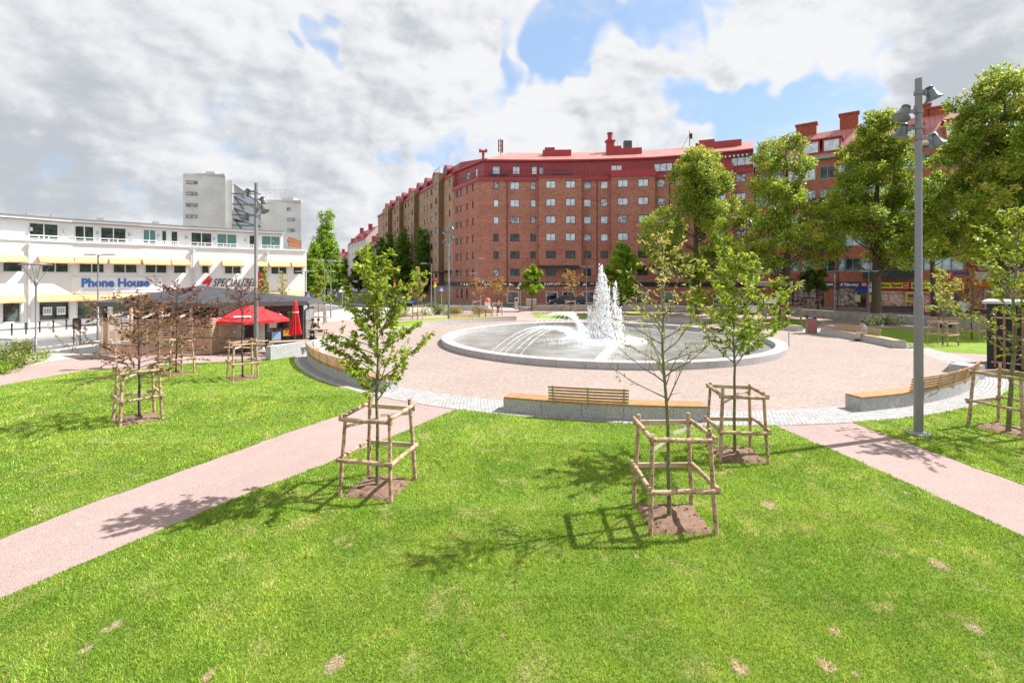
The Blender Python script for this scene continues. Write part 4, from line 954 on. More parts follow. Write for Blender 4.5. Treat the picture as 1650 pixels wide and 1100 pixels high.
M_bricks = brick_mat('deep_red_brick', (.33, .085, .055), (.42, .135, .085), (.42, .26, .2))
M_tan = brick_mat('tan_brick', (.33, .205, .125), (.42, .28, .18), (.42, .32, .23), (5.05, 2.92, .1))
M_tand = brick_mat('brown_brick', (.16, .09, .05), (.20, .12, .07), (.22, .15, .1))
def seam_roof(name, c, c2, w=.6):
    m = bpy.data.materials.new(name); m.use_nodes = True; MATS[name] = m; n = NT(m.node_tree); p = m.node_tree.nodes['Principled BSDF']
    p.inputs['Roughness'].default_value = .45; uv = n.n.new('ShaderNodeUVMap').outputs[0]; u = n.node('ShaderNodeSeparateXYZ', {0: uv}).outputs[0]
    f = n.math('FRACT', n.math('DIVIDE', u, w)); s = n.math('LESS_THAN', f, .09)
    col = n.mix(n.ss(n.noise(uv, .5, 5, .65), .35, .7), c, c2); col = n.mix(n.math('MULTIPLY', n.noise(uv, 3, 3, .6), .3), col, tuple(x*.6 for x in c))
    col = n.mix(n.math('MULTIPLY', s, .55), col, tuple(x*.4 for x in c)); n.put(p.inputs['Base Color'], col)
    bp = n.node('ShaderNodeBump', {'Height': s, 'Strength': .8, 'Distance': .03}); n.l.new(bp.outputs[0], p.inputs['Normal']); return m
M_mans = seam_roof('crimson_sheet_wall', (.33, .045, .05), (.26, .035, .042)); M_roof = seam_roof('pale_red_roof', (.50, .21, .18), (.42, .15, .13))
M_crim = mat('crimson_trim', (.38, .035, .045), .45, var=.2); M_dkm = mat('dark_metal', (.035, .03, .032), .5, .3)
def strip(b, A, B, za, zb, m=0, flip=False):
    """quads between two polylines, uv along the run"""
    u = 0.
    for i in range(len(A)-1):
        L = (A[i+1]-A[i]).length; h = math.hypot((B[i]-A[i]).length, zb-za)
        vs = [(A[i].x, A[i].y, za), (A[i+1].x, A[i+1].y, za), (B[i+1].x, B[i+1].y, zb), (B[i].x, B[i].y, zb)]
        b.add(vs, [(0, 1, 2, 3)], m, uvs=[[(u, 0), (u+L, 0), (u+L, h), (u, h)]]); u += L
def offset(P, d):
    out = []
    for i, p in enumerate(P):
        a = (P[min(i+1, len(P)-1)]-P[max(i-1, 0)] if 0 < i < len(P)-1 else (P[1]-P[0] if i == 0 else P[-1]-P[-2])).normalized()
        n0 = Vector((-a.y, a.x)); s = 1.
        if 0 < i < len(P)-1: c = (P[i]-P[i-1]).normalized(); s = 1/max(.5, abs(Vector((-c.y, c.x)).dot(n0)))
        out.append(p+n0*d*s)
    return out
def trim(b, P, z0, z1, out, thick, m=0):
    A = offset(P, -out); B = offset(P, thick-out)
    for i in range(len(P)-1):
        vs = [(q.x, q.y, z) for z in (z0, z1) for q in (A[i], A[i+1], B[i+1], B[i])]
        b.add(vs, [(3, 2, 1, 0), (4, 5, 6, 7), (0, 1, 5, 4), (1, 2, 6, 5), (2, 3, 7, 6), (3, 0, 4, 7)], m)
def railing(name, parent, P, z, h, m, step=.28, r=.016):
    b = MB()
    for p, q in zip(P, P[1:]):
        L = (q-p).length; k = max(1, int(L/step))
        for i in range(k+1): c = p.lerp(q, i/k); b.beam((c.x, c.y, z), (c.x, c.y, z+h), r, r)
        for zz in (z+h, z+.12): b.beam((p.x, p.y, zz), (q.x, q.y, zz), .045, .045)
    return b.build(name, m, parent)

# ------------------------------------------------------------------ long red brick building
rg = random.Random(4)
BR = thing('brick_building', 'long red brick building with crimson mansard roof across the back of the square', 'building')
ZR = [ZD(y, 78.8) for y in (298.6, 327, 354.6, 382.6, 410.6, 438.6)]   # window row centres
EAVE = 20.85
Wp = [V2(729.5, 88.5), V2(770.5, 79.0), V2(868, 79.2), V2(936, 78.9), V2(984.5, 78.4), V2(1054, 77.4), V2(1110, 75.8), V2(1180, 73.6), V2(1214, 72.3)]
def cols(p0, p1, lst): return [(u_at(p0, p1, px), w, n) for px, w, n in lst]
secs = [(Wp[0], Wp[1], [(736.5, 1.45, 2), (743, .75, 1), (753, .8, 1), (762.2, .8, 1)], 0, ''),
        (Wp[1], Wp[2], [(799.3, .9, 1), (829.5, 1.55, 2), (859, .9, 1)], 0, ''),
        (Wp[2], Wp[3], [(887.2, 1.6, 2), (918.4, 1.6, 2)], 1.0, ''), (Wp[3], Wp[4], [(946.5, 1.2, 1), (973.7, 1.2, 1)], 0, ''),
        (Wp[4], Wp[5], [(1002.8, 1.65, 2), (1035.2, 1.65, 2)], 1.0, ''), (Wp[5], Wp[6], [(1065.5, 1.2, 1), (1093, 1.2, 1)], 0, ''),
        (Wp[6], Wp[7], [(1128, 1.65, 2), (1160, 1.65, 2)], 1.0, ''), (Wp[7], Wp[8], [(1194, 1.4, 2)], 0, '')]
wb = MB(); ledge = MB(); shop = [(826.5, 2.05), (859.5, 2.0), (889, 2.0), (916, 2.0), (948, 2.0), (1000, 2.0), (1035, 2.0), (1075, 2.0), (1120, 2.), (1160, 2.), (1196, 2.)]
u = 0.
for si, (p0, p1, cl, bay, _) in enumerate(secs):
    d = (p1-p0).normalized(); nn = Vector((d.y, -d.x)); cc = cols(p0, p1, cl); L = (p1-p0).length
    b0 = 6.55 if bay else 0.
    q0, q1 = (p0+nn*bay, p1+nn*bay) if bay else (p0, p1)
    up, low = [], []
    for ci, (uc, w, npn) in enumerate(cc):
        for r_, z in enumerate(ZR):
            tgt = low if (bay and r_ == 5) else up; tgt.append((uc, w, z-.62, z+.62, npn, r_))
    g0 = []
    if si == 0: g0 = [(u_at(p0, p1, x), .8, .9, 2.5) for x in (737, 744, 752.5)]
    else: g0 = [(u_at(p0, p1, x), w, .35, 2.35) for x, w in shop if 1 < u_at(p0, p1, x) < L-1]
    if bay:
        wall(wb, q0, q1, b0, EAVE, [o[:4] for o in up], u0=u); wall(wb, p0, p1, 0, b0, [o[:4] for o in low]+g0, u0=u)
        for a, c in ((p0, q0), (q1, p1)): wall(wb, a, c, b0, EAVE, u0=u)
        ledge.prism([tuple(p0), tuple(p1), tuple(q1+nn*.25+d*.15), tuple(q0+nn*.25-d*.15)], b0-.32, b0-.003)
    else: wall(wb, p0, p1, 0, EAVE, [o[:4] for o in up]+g0, u0=u)
    for grp, a, c in ((up, q0, q1), (low, p0, p1)):
        for uc, w, za, zb, npn, r_ in grp:
            x = rg.random()
            pane = GL_dark if si == 0 else ((GL_pale if x < .72 else GL_mid) if r_ < 3 else (GL_mid if x < (.35 if r_ == 3 and si > 2 else .2) else GL_pale if (r_ == 3 and x < .8 and si > 1) else GL_dark))
            window(BR, a, c, uc, w, za, zb, M_wf, pane, npn)
    for uc, w, za, zb in g0: window(BR, p0, p1, uc, w, za, zb, M_wfw if si else M_wf, GL_green, 1, .1, .15, 'shop_window')
    u += L
wb.build('wall', M_brick, BR); ledge.build('ledge', M_dkm, BR)
b = MB()   # flat brick arches above the shop windows, stone plinth
for si, (p0, p1, cl, bay, _) in enumerate(secs):
    if si == 0:
        for x in (737, 744, 752.5):
            uc = u_at(p0, p1, x); d = (p1-p0).normalized(); nn = Vector((d.y, -d.x)); c = p0+d*uc+nn*.01
            b.plate([(.52*math.cos(R(a)), .45*math.sin(R(a))) for a in range(0, 181, 20)], (c.x, c.y, 2.5), (d.x, d.y, 0), (0, 0, 1), .05)
b.build('window_arch', mat('dark_green_glass', (.06, .08, .08), .2), BR)
b = MB(); trim(b, Wp, 0, .33, .06, .2); b.build('plinth', mat('grey_stone', (.26, .24, .23), .8, var=.3), BR)
b = MB(); trim(b, Wp, 3.2, 3.85, .14, .13); b.build('sign_band', mat('black_sign', (.012, .012, .014), .4), BR)
sg = thing('shop_sign', 'white lettering and pictograms on the black band above the brick shop windows', 'sign', (0, 0, 0)); M_sgw = mat('sign_white', (.82, .82, .8), .5)
def on_wall(p0, p1, px, out=.0): d = (p1-p0).normalized(); nn = Vector((d.y, -d.x)); c = p0+d*u_at(p0, p1, px)+nn*out; return c, math.atan2(d.y, d.x)
for p0, p1, px, tx, w in ((Wp[1], Wp[2], 780, 'RAPPORT', 3.2), (Wp[2], Wp[3], 877, 'RAPPORT', 2.7)):
    c, yaw = on_wall(p0, p1, px, .165); put_text('lettering', tx, .58, M_sgw, sg, (c.x, c.y, 3.33), yaw, fitw=w, bold=.012)
def picto(p0, p1, px, poly):
    c, yaw = on_wall(p0, p1, px, .15); b = MB(); b.plate(poly, (c.x, c.y, 3.3), (math.cos(yaw), math.sin(yaw), 0), (0, 0, 1), .02); b.build('pictogram', M_sgw, sg)
tri = [(0, 0), (.75, 0), (.4, .45)]; hous = [(0, .2), (.4, .45), (.8, .2), (.7, .12), (.4, .32), (.1, .12)]; bird = [(0, .3), (.3, .1), (.5, .1), (.9, .4), (.5, .3), (.3, .25)]; shoe = [(0, .0), (.8, 0), (.75, .15), (.4, .2), (.25, .4), (0, .4)]
for p0, p1, px, pl in ((Wp[0], Wp[1], 743, bird), (Wp[0], Wp[1], 748, tri), (Wp[0], Wp[1], 753, shoe), (Wp[0], Wp[1], 760, hous), (Wp[1], Wp[2], 808, bird), (Wp[1], Wp[2], 820, shoe), (Wp[1], Wp[2], 834, tri),
                       (Wp[2], Wp[3], 909, bird), (Wp[2], Wp[3], 923, shoe), (Wp[3], Wp[4], 938, tri), (Wp[3], Wp[4], 950, hous), (Wp[3], Wp[4], 962, bird)): picto(p0, p1, px, pl)
# downpipes
for px in (817, 962, 1079): 
    p0, p1 = [(a, c) for a, c, *_ in secs if 0 < u_at(a, c, px) < (c-a).length][0]; c, _ = on_wall(p0, p1, px, .07); b = MB(); b.cyl((c.x, c.y, 3.9), (c.x, c.y, EAVE), .055, 8); b.build('downpipe', M_dkm, BR)
# mansard: trim, terrace, crimson wall with windows, paler red roof
Mb = offset(Wp, 1.5); Mt = offset(Wp, 1.9); Rg = offset(Wp, 8.5); Bk = offset(Wp, 14)
Mb[0] = Wp[0]+(Mb[0]-Wp[0])*.4
tb = MB(); trim(tb, Wp, EAVE-.25, EAVE+.32, .22, 2.6)
for i in (2, 4, 6):
    p0, p1 = Wp[i], Wp[i+1]; d = (p1-p0).normalized(); nn = Vector((d.y, -d.x)); a, c = p0+nn*1.15-d*.1, p1+nn*1.15+d*.1
    hz = .32 if i == 2 else 1.0
    tb.prism([tuple(a), tuple(c), tuple(p1-nn*1.6), tuple(p0-nn*1.6)], EAVE+.004, EAVE+hz+.05)
tb.build('eave_trim', M_crim, BR)
MZ0, MZ1 = EAVE+.3, 24.3; mb = MB(); ops = {}
for px, w, n_ in ((799.5, 1.3, 1), (831.8, 1.25, 2), (861, .95, 1), (871.8, .85, 1), (933.6, 1.75, 2), (985.4, 1.8, 2), (1059, 2.9, 3), (1112, 2., 2), (1188, 3.2, 3)):
    for i in range(1, len(Mb)-1):
        L = (Mb[i+1]-Mb[i]).length; uu = u_at(Mb[i], Mb[i+1], px)
        if 0.2 < uu < L-.2: ops.setdefault(i, []).append((min(max(uu, w/2+.1), L-w/2-.1), w, 22.0, 23.35, n_)); break
sw = (Mb[1]-Mb[0]).length; ops[0] = [(sw*.45, 1.3, 22, 23.35, 2), (sw*.75, .8, 21.4, 23.4, 1)]
u = 0
for i in range(len(Mb)-1):
    wall(mb, Mb[i], Mb[i+1], MZ0, MZ1, [o[:4] for o in ops.get(i, [])], u0=u); u += (Mb[i+1]-Mb[i]).length
    for uc, w, za, zb, n_ in ops.get(i, []): window(BR, Mb[i], Mb[i+1], uc, w, za, zb, M_wf, GL_pale if rg.random() < .6 else GL_mid, n_, .05, .07, 'dormer_window')
mb.build('mansard_wall', M_mans, BR)
rb = MB(); strip(rb, offset(Mb, -.35), Rg, MZ1, 27.5); strip(rb, Rg, Bk, 27.5, 24.0)
e0, e1 = offset(Mb, -.35), Rg
for idx in (0, -1): rb.add([(e0[idx].x, e0[idx].y, MZ1), (e1[idx].x, e1[idx].y, 27.5), (Bk[idx].x, Bk[idx].y, 24.0), (Bk[idx].x, Bk[idx].y, 10), (e0[idx].x, e0[idx].y, 10)], [(0, 1, 2, 3, 4)])
rf = rb.build('roof', M_roof, BR)
b = MB(); trim(b, Mb, MZ1-.16, MZ1+.1, .42, .3); b.build('roof_gutter', M_crim, BR)
for px, w in ((900, 5.), (1010, 6.), (1160, 7.)):
    i = max(j for j in range(len(Wp)-1) if u_at(Wp[j], Wp[j+1], px) > 0); p0, p1 = Wp[i], Wp[i+1]; d = (p1-p0).normalized(); c, yaw = on_wall(p0, p1, px, -6.0)
    b = MB(); b.box((c.x, c.y, 26.55), (w, 2.0, 1.1), yaw); c2 = c-d*w*.25; b.box((c2.x, c2.y, 27.3), (w*.35, 1.9, .5), yaw)
    b.build('roof_vent', M_crim, BR)
railing('railing', BR, [offset(Wp, -.05)[0], offset(Wp, -.05)[1], offset(Wp, -.05)[2]]+[offset(Wp, -1.1)[2], offset(Wp, -1.1)[2].lerp(offset(Wp, -1.1)[3], .8)], EAVE+.32, .95, M_dkm)
b = MB()
for px in (795, 812, 905): c, yaw = on_wall(Wp[1] if px < 868 else Wp[2], Wp[2] if px < 868 else Wp[3], px, -.2); b.box((c.x, c.y, EAVE+.6), (1.4 if px < 900 else 3.5, .5, .5), yaw)
b.build('terrace_furniture', M_dkm, BR)
def roof_p(px, dpt, z): c, yaw = on_wall(*[(a, c) for a, c in zip(Wp, Wp[1:]) if u_at(a, c, px) <= (c-a).length][0], px, -dpt); return Vector((c.x, c.y, z))
c = roof_p(987, 7.5, 0); b = MB(); b.box((c.x, c.y, 27.9), (1.3, 1.0, 2.2)); b.box((c.x, c.y, 29.05), (1.7, 1.3, .25)); b.cyl((c.x, c.y, 29.1), (c.x, c.y, 30.4), .42, 10); b.cyl((c.x, c.y, 30.3), (c.x, c.y, 30.6), .52, 10); b.build('chimney', M_crim, BR)
c = roof_p(776, 6.5, 0); b = MB(); b.cyl((c.x, c.y, 25.5), (c.x, c.y, 27.4), .25, 10); b.cyl((c.x-.55, c.y, 27.0), (c.x-.55, c.y, 27.6), .2, 8); b.beam((c.x-.65, c.y, 27.2), (c.x+.65, c.y, 27.2), .3, .3); b.cyl((c.x+.55, c.y, 27.0), (c.x+.55, c.y, 27.6), .2, 8); b.build('chimney', M_crim, BR)
c = roof_p(806, 7.5, 0); b = MB(); b.cyl((c.x, c.y, 26.5), (c.x, c.y, 29.8), .08, 6); b.box((c.x-.32, c.y, 28.5), (.2, .3, 2.2)); b.box((c.x+.32, c.y, 28.4), (.34, .3, 2.3)); [b.box((c.x, c.y, zz), (.8, .12, .1)) for zz in (27.7, 28.5, 29.3)]; b.build('antenna', mat('rusty_metal', (.28, .1, .07), .6, var=.4), BR)
c = roof_p(1019, 8.5, 0); b = MB(); b.box((c.x, c.y, 28.6), (1.4, .9, 1.3)); b.build('vent_box', mat('dark_green_metal', (.06, .09, .07), .5), BR)
c = roof_p(1111, 8.2, 0); b = MB(); b.cyl((c.x, c.y, 27.2), (c.x, c.y, 30.2), .06, 6); b.beam((c.x-1.3, c.y, 27.3), (c.x, c.y, 29.6), .05, .05); b.box((c.x+.25, c.y, 29.3), (.35, .3, .9)); b.build('antenna', M_dkm, BR)
b = MB()
for px, w in ((1112, 2.4), (1188, 3.6)):     # scalloped awning over two mansard windows
    c, yaw = on_wall(*[(a, q) for a, q in zip(Mb, Mb[1:]) if u_at(a, q, px) <= (q-a).length][0], px, .25); d = Vector((math.cos(yaw), math.sin(yaw), 0))
    for k_ in range(int(w/.3)): b.box(Vector((c.x, c.y, 23.5))+d*(-w/2+.15+k_*.3), (.24, .45, .26), yaw, m=k_ % 2)
b.build('awning', [M_wfw, mat('dark_stripe', (.06, .06, .07), .7)], BR)

# ------------------------------------------------------------------ tan brick building down the street
TN = thing('brick_building', 'tan brick building with crimson roof running down the street left of the red one', 'building')
t0 = Wp[0]; td = Vector((-.46, .89)).normalized(); TL = 66.
E0, E1 = t0+td*TL, t0; ZT = [ZD(298+(442-298)*i/6, 92) for i in range(7)]; ETN = 23.7
wb = MB(); cl = []
for px, w, n_ in ((618.4, .9, 1), (622.7, 1.5, 2), (636.4, 1.3, 1), (643.6, .9, 1), (653.4, 1.3, 1), (658, .8, 1), (662, .8, 1), (667, 1., 1), (683.9, .8, 1), (688.8, .8, 1), (695.3, 1.5, 2), (701.9, .8, 1), (724.5, .8, 1)):
    cl.append((u_at(E0, E1, px), w, n_))
ops = [(uc, w, z-.62, z+.62) for uc, w, _ in cl for z in ZT]
gr = [(u_at(E0, E1, x), 1.0, .6, 2.8) for x in (688, 697)]
wall(wb, E0, E1, 0, ETN, ops+gr); 
for uc, w, n_ in cl:
    for z in ZT: window(TN, E0, E1, uc, w, z-.62, z+.62, M_wf, GL_dark if rg.random() < .7 else GL_mid, n_)
for o in gr: window(TN, E0, E1, *o, mat('bright_green_frame', (.03, .33, .2), .5), GL_green, 1, .1, .2, 'shop_window')
d = (E1-E0).normalized(); nn = Vector((d.y, -d.x))
bays = [(u_at(E0, E1, 671.8), 3.0), (u_at(E0, E1, 647.5), 3.4), (u_at(E0, E1, 629), 4.), (u_at(E0, E1, 711.5), 2.8)]
for uc, w in bays:     # projecting brown bays with their own windows
    a = E0+d*(uc-w/2); c = E0+d*(uc+w/2); a2, c2 = a+nn*1.1, c+nn*1.1; hi = ETN+(1.2 if uc > 45 else .6)
    wall(wb, a2, c2, 3.6, hi, [(w/2, 1.3, z-.62, z+.62) for z in ZT]); 
    for z in ZT: window(TN, a2, c2, w/2, 1.3, z-.62, z+.62, M_wf, GL_mid if rg.random() < .5 else GL_dark, 2)
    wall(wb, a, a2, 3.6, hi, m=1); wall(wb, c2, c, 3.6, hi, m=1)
    wb.add([(q.x, q.y, hi) for q in (a, a2, c2, c)], [(0, 1, 2, 3)], 1)
wb.build('wall', [M_tan, M_tand], TN)
TP = [E0, E1]; Mb2 = offset(TP, .9); Mt2 = offset(TP, 1.6); R2 = offset(TP, 7); B2 = offset(TP, 13)
tb = MB(); trim(tb, TP, ETN-.2, ETN+.35, .2, 1.4); tb.build('eave_trim', M_crim, TN)
rb = MB(); strip(rb, Mb2, Mt2, ETN+.3, 26.2); strip(rb, Mt2, R2, 26.2, 27.6); strip(rb, R2, B2, 27.6, 24)
rb.add([(Mb2[1].x, Mb2[1].y, ETN), (B2[1].x, B2[1].y, ETN), (B2[1].x, B2[1].y, 24), (R2[1].x, R2[1].y, 27.6), (Mt2[1].x, Mt2[1].y, 26.2)], [(0, 1, 2, 3, 4)])
for uc in [8, 14, 21, 27, 34, 41, 47, 53, 60]:
    c = E0+d*uc-nn*2.2; rb.tube([(c.x+nn.x*1.6, c.y+nn.y*1.6, 25.6), (c.x-nn.x*2, c.y-nn.y*2, 25.6)], 1.25, 12)
rb.build('roof', M_mans, TN)
railing('railing', TN, [E0+d*(bays[3][0]-2)+nn*1.0, E0+d*(bays[3][0]+2)+nn*1.0], ETN+1.2, 1., M_dkm, .22); railing('railing', TN, [E0+d*(bays[1][0]-2)+nn*1.0, E0+d*(bays[1][0]+2)+nn*1.0], ETN+.6, 1., M_dkm, .22)
b = MB(); b.box((E1.x+nn.x*.8-d.x*4, E1.y+nn.y*.8-d.y*4, 5.8), (1.6, 7, .3), math.atan2(d.y, d.x)+1.57); b.build('canopy', M_dkm, TN)
b = MB(); trim(b, [E0+d*48, E1], 3.2, 3.9, .16, .15); b.build('sign_band', mat('dark_fascia', (.05, .045, .05), .5), TN)

# ------------------------------------------------------------------ older brick building on the right, with shops
RB = thing('brick_building', 'red brick building with green framed windows and shops behind the tall trees', 'building')
Rp = [V2(1215, 72.9), V2(1345, 66.6), V2(1561, 58.4)]; Re = V2(1563, 61); Rq = V2(1760, 51)
ZB = [19.3, 16.1, 12.9, 9.7, 6.3]; ER = 21.35; wb = MB(); u = 0
colr = {0: [(1228, 1.7, 2), (1252, 1.7, 2), (1278, 1.4, 2), (1303, 1.7, 2), (1333.5, 1.9, 2)], 1: [(1356, 1., 1), (1374, 1.9, 2), (1403, 1.9, 2), (1432, 2.6, 3), (1458, 1.2, 1), (1478, 1.2, 1), (1511, 2.7, 3), (1543, 1.2, 1)]}
shops = {0: [(1262, 2.6, .5, 2.9), (1296, 3.0, .5, 3.15), (1322, .9, 0.02, 2.9)], 1: [(1359, 3.4, .5, 3.15), (1389.5, .9, .02, 2.6), (1412, 1.1, .6, 2.4), (1445, 3.6, .55, 2.85), (1500, 4.6, .6, 2.85), (1538, 1.6, .02, 2.7)]}
M_red = mat('red_paint', (.5, .02, .02), .5); M_wine = mat('wine_frame', (.12, .015, .02), .5); GL_disp = glass('display_glass', (.40, .33, .28), .06, 1.6, ((.08, .05, .05), 2.2)); GL_disp2 = glass('poster_glass', (.55, .6, .5), .08, 1.6, ((.6, .2, .16), 2.6))
for i in (0, 1):
    p0, p1 = Rp[i], Rp[i+1]; ops = [(u_at(p0, p1, px), w, z-.88, z+.88) for px, w, n_ in colr[i] for z in ZB]; so = [(u_at(p0, p1, s[0]), *s[1:]) for s in shops[i]]
    wall(wb, p0, p1, 0, ER, ops+so, u0=u); u += (p1-p0).length
    for px, w, n_ in colr[i]:
        for z in ZB: window(RB, p0, p1, u_at(p0, p1, px), w, z-.88, z+.88, M_wfg, rg.choice([GL_mid, GL_pale, GL_mid, GL_dark]) if z > 7 else rg.choice([GL_mid, GL_dark, GL_pale]), n_, .08, .09)
    for s in so:
        tall = s[2] < .1; window(RB, p0, p1, s[0], s[1], s[2], s[3], M_wine if i == 0 or s[0] < 6 else mat('red_frame', (.35, .02, .02), .5), GL_dark if tall else (GL_disp if i == 0 or s[0] < 6 else GL_disp2), 1, .12, .1, 'shop_door' if tall else 'shop_window', () if tall else (.78,))
wall(wb, Rp[2], Re, 0, ER, u0=u); wall(wb, Re, Rq, 0, ER, [(u_at(Re, Rq, x), 1.9, z-.88, z+.88) for x in (1592, 1630, 1665) for z in ZB]+[(u_at(Re, Rq, 1600), 5., .5, 3.2)], u0=u)
for x in (1592, 1630, 1665):
    for z in ZB: window(RB, Re, Rq, u_at(Re, Rq, x), 1.9, z-.88, z+.88, M_wfw if x == 1592 else M_wfg, GL_mid, 3, .08, .09)
window(RB, Re, Rq, u_at(Re, Rq, 1600), 5., .5, 3.2, M_wfw, GL_disp2, 3, .12, .1, 'shop_window')
wb.build('wall', M_bricks, RB)
Ra = Rp+[Re, Rq]; b = MB(); trim(b, Rp, ER-.12, ER+.22, .45, .6); b.build('gutter', mat('verdigris', (.27, .45, .38), .6, var=.3), RB)
rb = MB(); A0 = offset(Rp, -.4); A1 = offset(Rp, 4.2); A2 = offset(Rp, 13); strip(rb, A0, A1, ER+.24, 26.1); strip(rb, A1, A2, 26.1, 26.4)
for idx in (0, -1): rb.add([(A0[idx].x, A0[idx].y, ER), (A1[idx].x, A1[idx].y, 26.1), (A2[idx].x, A2[idx].y, 26.4), (A2[idx].x, A2[idx].y, 8), (A0[idx].x, A0[idx].y, 8)], [(0, 1, 2, 3, 4)], 1)
rb.build('roof', [M_roof, M_bricks], RB)
for px in (1238, 1306.5, 1340, 1400, 1470, 1540):
    i = 0 if px < 1345 else 1; p0, p1 = Rp[i], Rp[i+1]; c, yaw = on_wall(p0, p1, px, -1.2); b = MB(); b.box((c.x, c.y, ER+1.65), (2.2, 2.4, 2.1), yaw); b.box((c.x, c.y, ER+2.76), (2.5, 2.7, .14), yaw); o = b.build('dormer', M_crim, RB)
    dd = Vector((math.cos(yaw), math.sin(yaw))); nn = Vector((dd.y, -dd.x)); q = c+nn*1.24; window(RB, q-dd*1.1, q+dd*1.1, 1.1, 1.75, ER+.95, ER+2.4, M_wfw, GL_pale, 2, 0, .08, 'dormer_window')
M_chb = mat('chimney_brick', (.36, .09, .05), .85, var=.3, vscale=2)
for px, w, h_ in ((1293, 2.6, 2.1), (1366, 2.2, 2.6), (1491, 1.5, 2.0), (1516, 2.2, 1.4)):
    i = 0 if px < 1345 else 1; c, yaw = on_wall(Rp[i], Rp[i+1], px, -4.6); b = MB(); b.box((c.x, c.y, 25.6+h_/2), (w, 1.2, h_), yaw); b.box((c.x, c.y, 25.6+h_), (w+.3, 1.5, .25), yaw); b.build('chimney', M_chb, RB)
M_bal = mat('dark_balcony', (.03, .04, .04), .5)
for px, z, w in ((1316, 14.6, 3.2), (1316, 11.4, 3.2), (1430, 4.35, 5.2), (1316, 8.2, 3.2), (1475, 14.6, 3.2)):
    i = 0 if px < 1345 else 1; c, yaw = on_wall(Rp[i], Rp[i+1], px, .6); b = MB(); b.box((c.x, c.y, z+.06), (w, 1.2, .12), yaw); dd = Vector((math.cos(yaw), math.sin(yaw), 0)); nn = Vector((dd.y, -dd.x, 0))
    C = Vector((c.x, c.y, z+.62)); b.box(C+nn*.57, (w, .05, .95), yaw); b.box(C+dd*(w/2-.02), (.05, 1.1, .95), yaw); b.box(C-dd*(w/2-.02), (.05, 1.1, .95), yaw)
    for q in range(int(w/.3)): b.box(C+nn*.6+dd*(-w/2+.15+q*.3), (.04, .03, .9), yaw)
    b.build('balcony', M_bal, RB)
for px in (1210.5, 1350, 1560): b = MB(); i = 0 if px < 1345 else 1; c, _ = on_wall(Rp[i], Rp[i+1], max(px, 1216), .09); b.cyl((c.x, c.y, .3), (c.x, c.y, ER), .07, 8); b.build('downpipe', mat('brown_pipe', (.12, .05, .04), .5), RB)
b = MB(); trim(b, Rp, 0, .45, .05, .15); b.build('plinth', mat('grey_stone'), RB)
def fascia(label, xa, xb, z0, z1, m, items, group='shop signs on the right building'):
    i = 0 if xb < 1352 else 1; p0, p1 = Rp[i], Rp[i+1]; ca, yaw = on_wall(p0, p1, xa, .17); cb, _ = on_wall(p0, p1, xb, .17); L = (cb-ca).length
    t = thing('shop_sign', label, 'sign', (ca.x, ca.y, z0), yaw, group); b = MB(); b.box((L/2, 0, (z1-z0)/2), (L, .3, z1-z0)); b.build('board', m, t)
    for kind, f, w, tx, col in items:
        if kind == 't': put_text('lettering', tx, (z1-z0)*.72, col, t, (L*f, -.165, (z1-z0)*.26), 0, fitw=L*w, bold=.015, shear=.25 if 'away' in tx else 0)
        else:
            b = MB(); b.box((L*f, -.16, (z1-z0)/2), (w, .03, w*.9)); b.build('logo', col, t)
            if tx: put_text('lettering', tx, w*.5, M_sgw, t, (L*f-w*.35, -.18, (z1-z0)*.36), 0, fitw=w*.7, bold=.01)
M_yel = mat('yellow_board', (.85, .68, .06), .5); M_pur = mat('purple_board', (.05, .03, .16), .5); M_blk = mat('black_letters', (.02, .02, .02), .5); M_pk = mat('pink_logo', (.75, .3, .4), .5); M_bl = mat('blue_board', (.02, .05, .32), .5)
fascia('white shop sign with dark writing at the left end of the right building', 1216, 1278, 3.35, 4.0, mat('white_board', (.75, .75, .76), .5), [('t', .06, .35, 'Caf\u00e9', mat('grey_letters', (.2, .25, .35), .5)), ('t', .78, .17, 'Bar', M_blk)])
fascia('purple sign lettered Restaurant & Take away', 1281, 1346, 3.25, 3.95, M_pur, [('l', .06, .5, '', M_pk), ('t', .45, .5, 'Restaurant', M_sgw)])
fascia('purple sign continuing with & Take away and pink logo', 1353, 1398, 3.2, 3.95, M_pur, [('t', .03, .66, '& Take away', M_sgw), ('l', .88, .5, '', M_pk)])
fascia('left yellow sign lettered Odins Spel above the red shop window', 1402, 1465, 3.1, 3.85, M_yel, [('t', .12, .68, 'Odins Spel', M_blk), ('l', .92, .62, 'ATG', M_red)])
fascia('right yellow sign lettered Odins Spel behind the tall floodlight pole', 1468, 1553, 3.05, 3.85, M_yel, [('l', .08, .5, '', mat('navy_logo', (.03, .1, .3), .5)), ('t', .22, .5, 'Odins Spel', M_blk), ('l', .9, .62, 'ATG', M_red)])
b = MB(); c, yaw = on_wall(Rp[1], Rp[2], 1448, .05); b.box((c.x, c.y, 2.96), (4., .1, .24), yaw); c, yaw = on_wall(Rp[1], Rp[2], 1503, .05); b.box((c.x, c.y, 2.94), (5., .1, .22), yaw); b.build('red_fascia', M_red, RB)
c, yaw = on_wall(Rp[1], Rp[2], 1390, .1); b = MB(); b.box((c.x, c.y, 2.85), (1.5, .12, .7), yaw); t = b.build('shop_sign', M_bl, None); tag(t, 'small blue sign above the dark shop door', 'sign', 'shop signs on the right building')
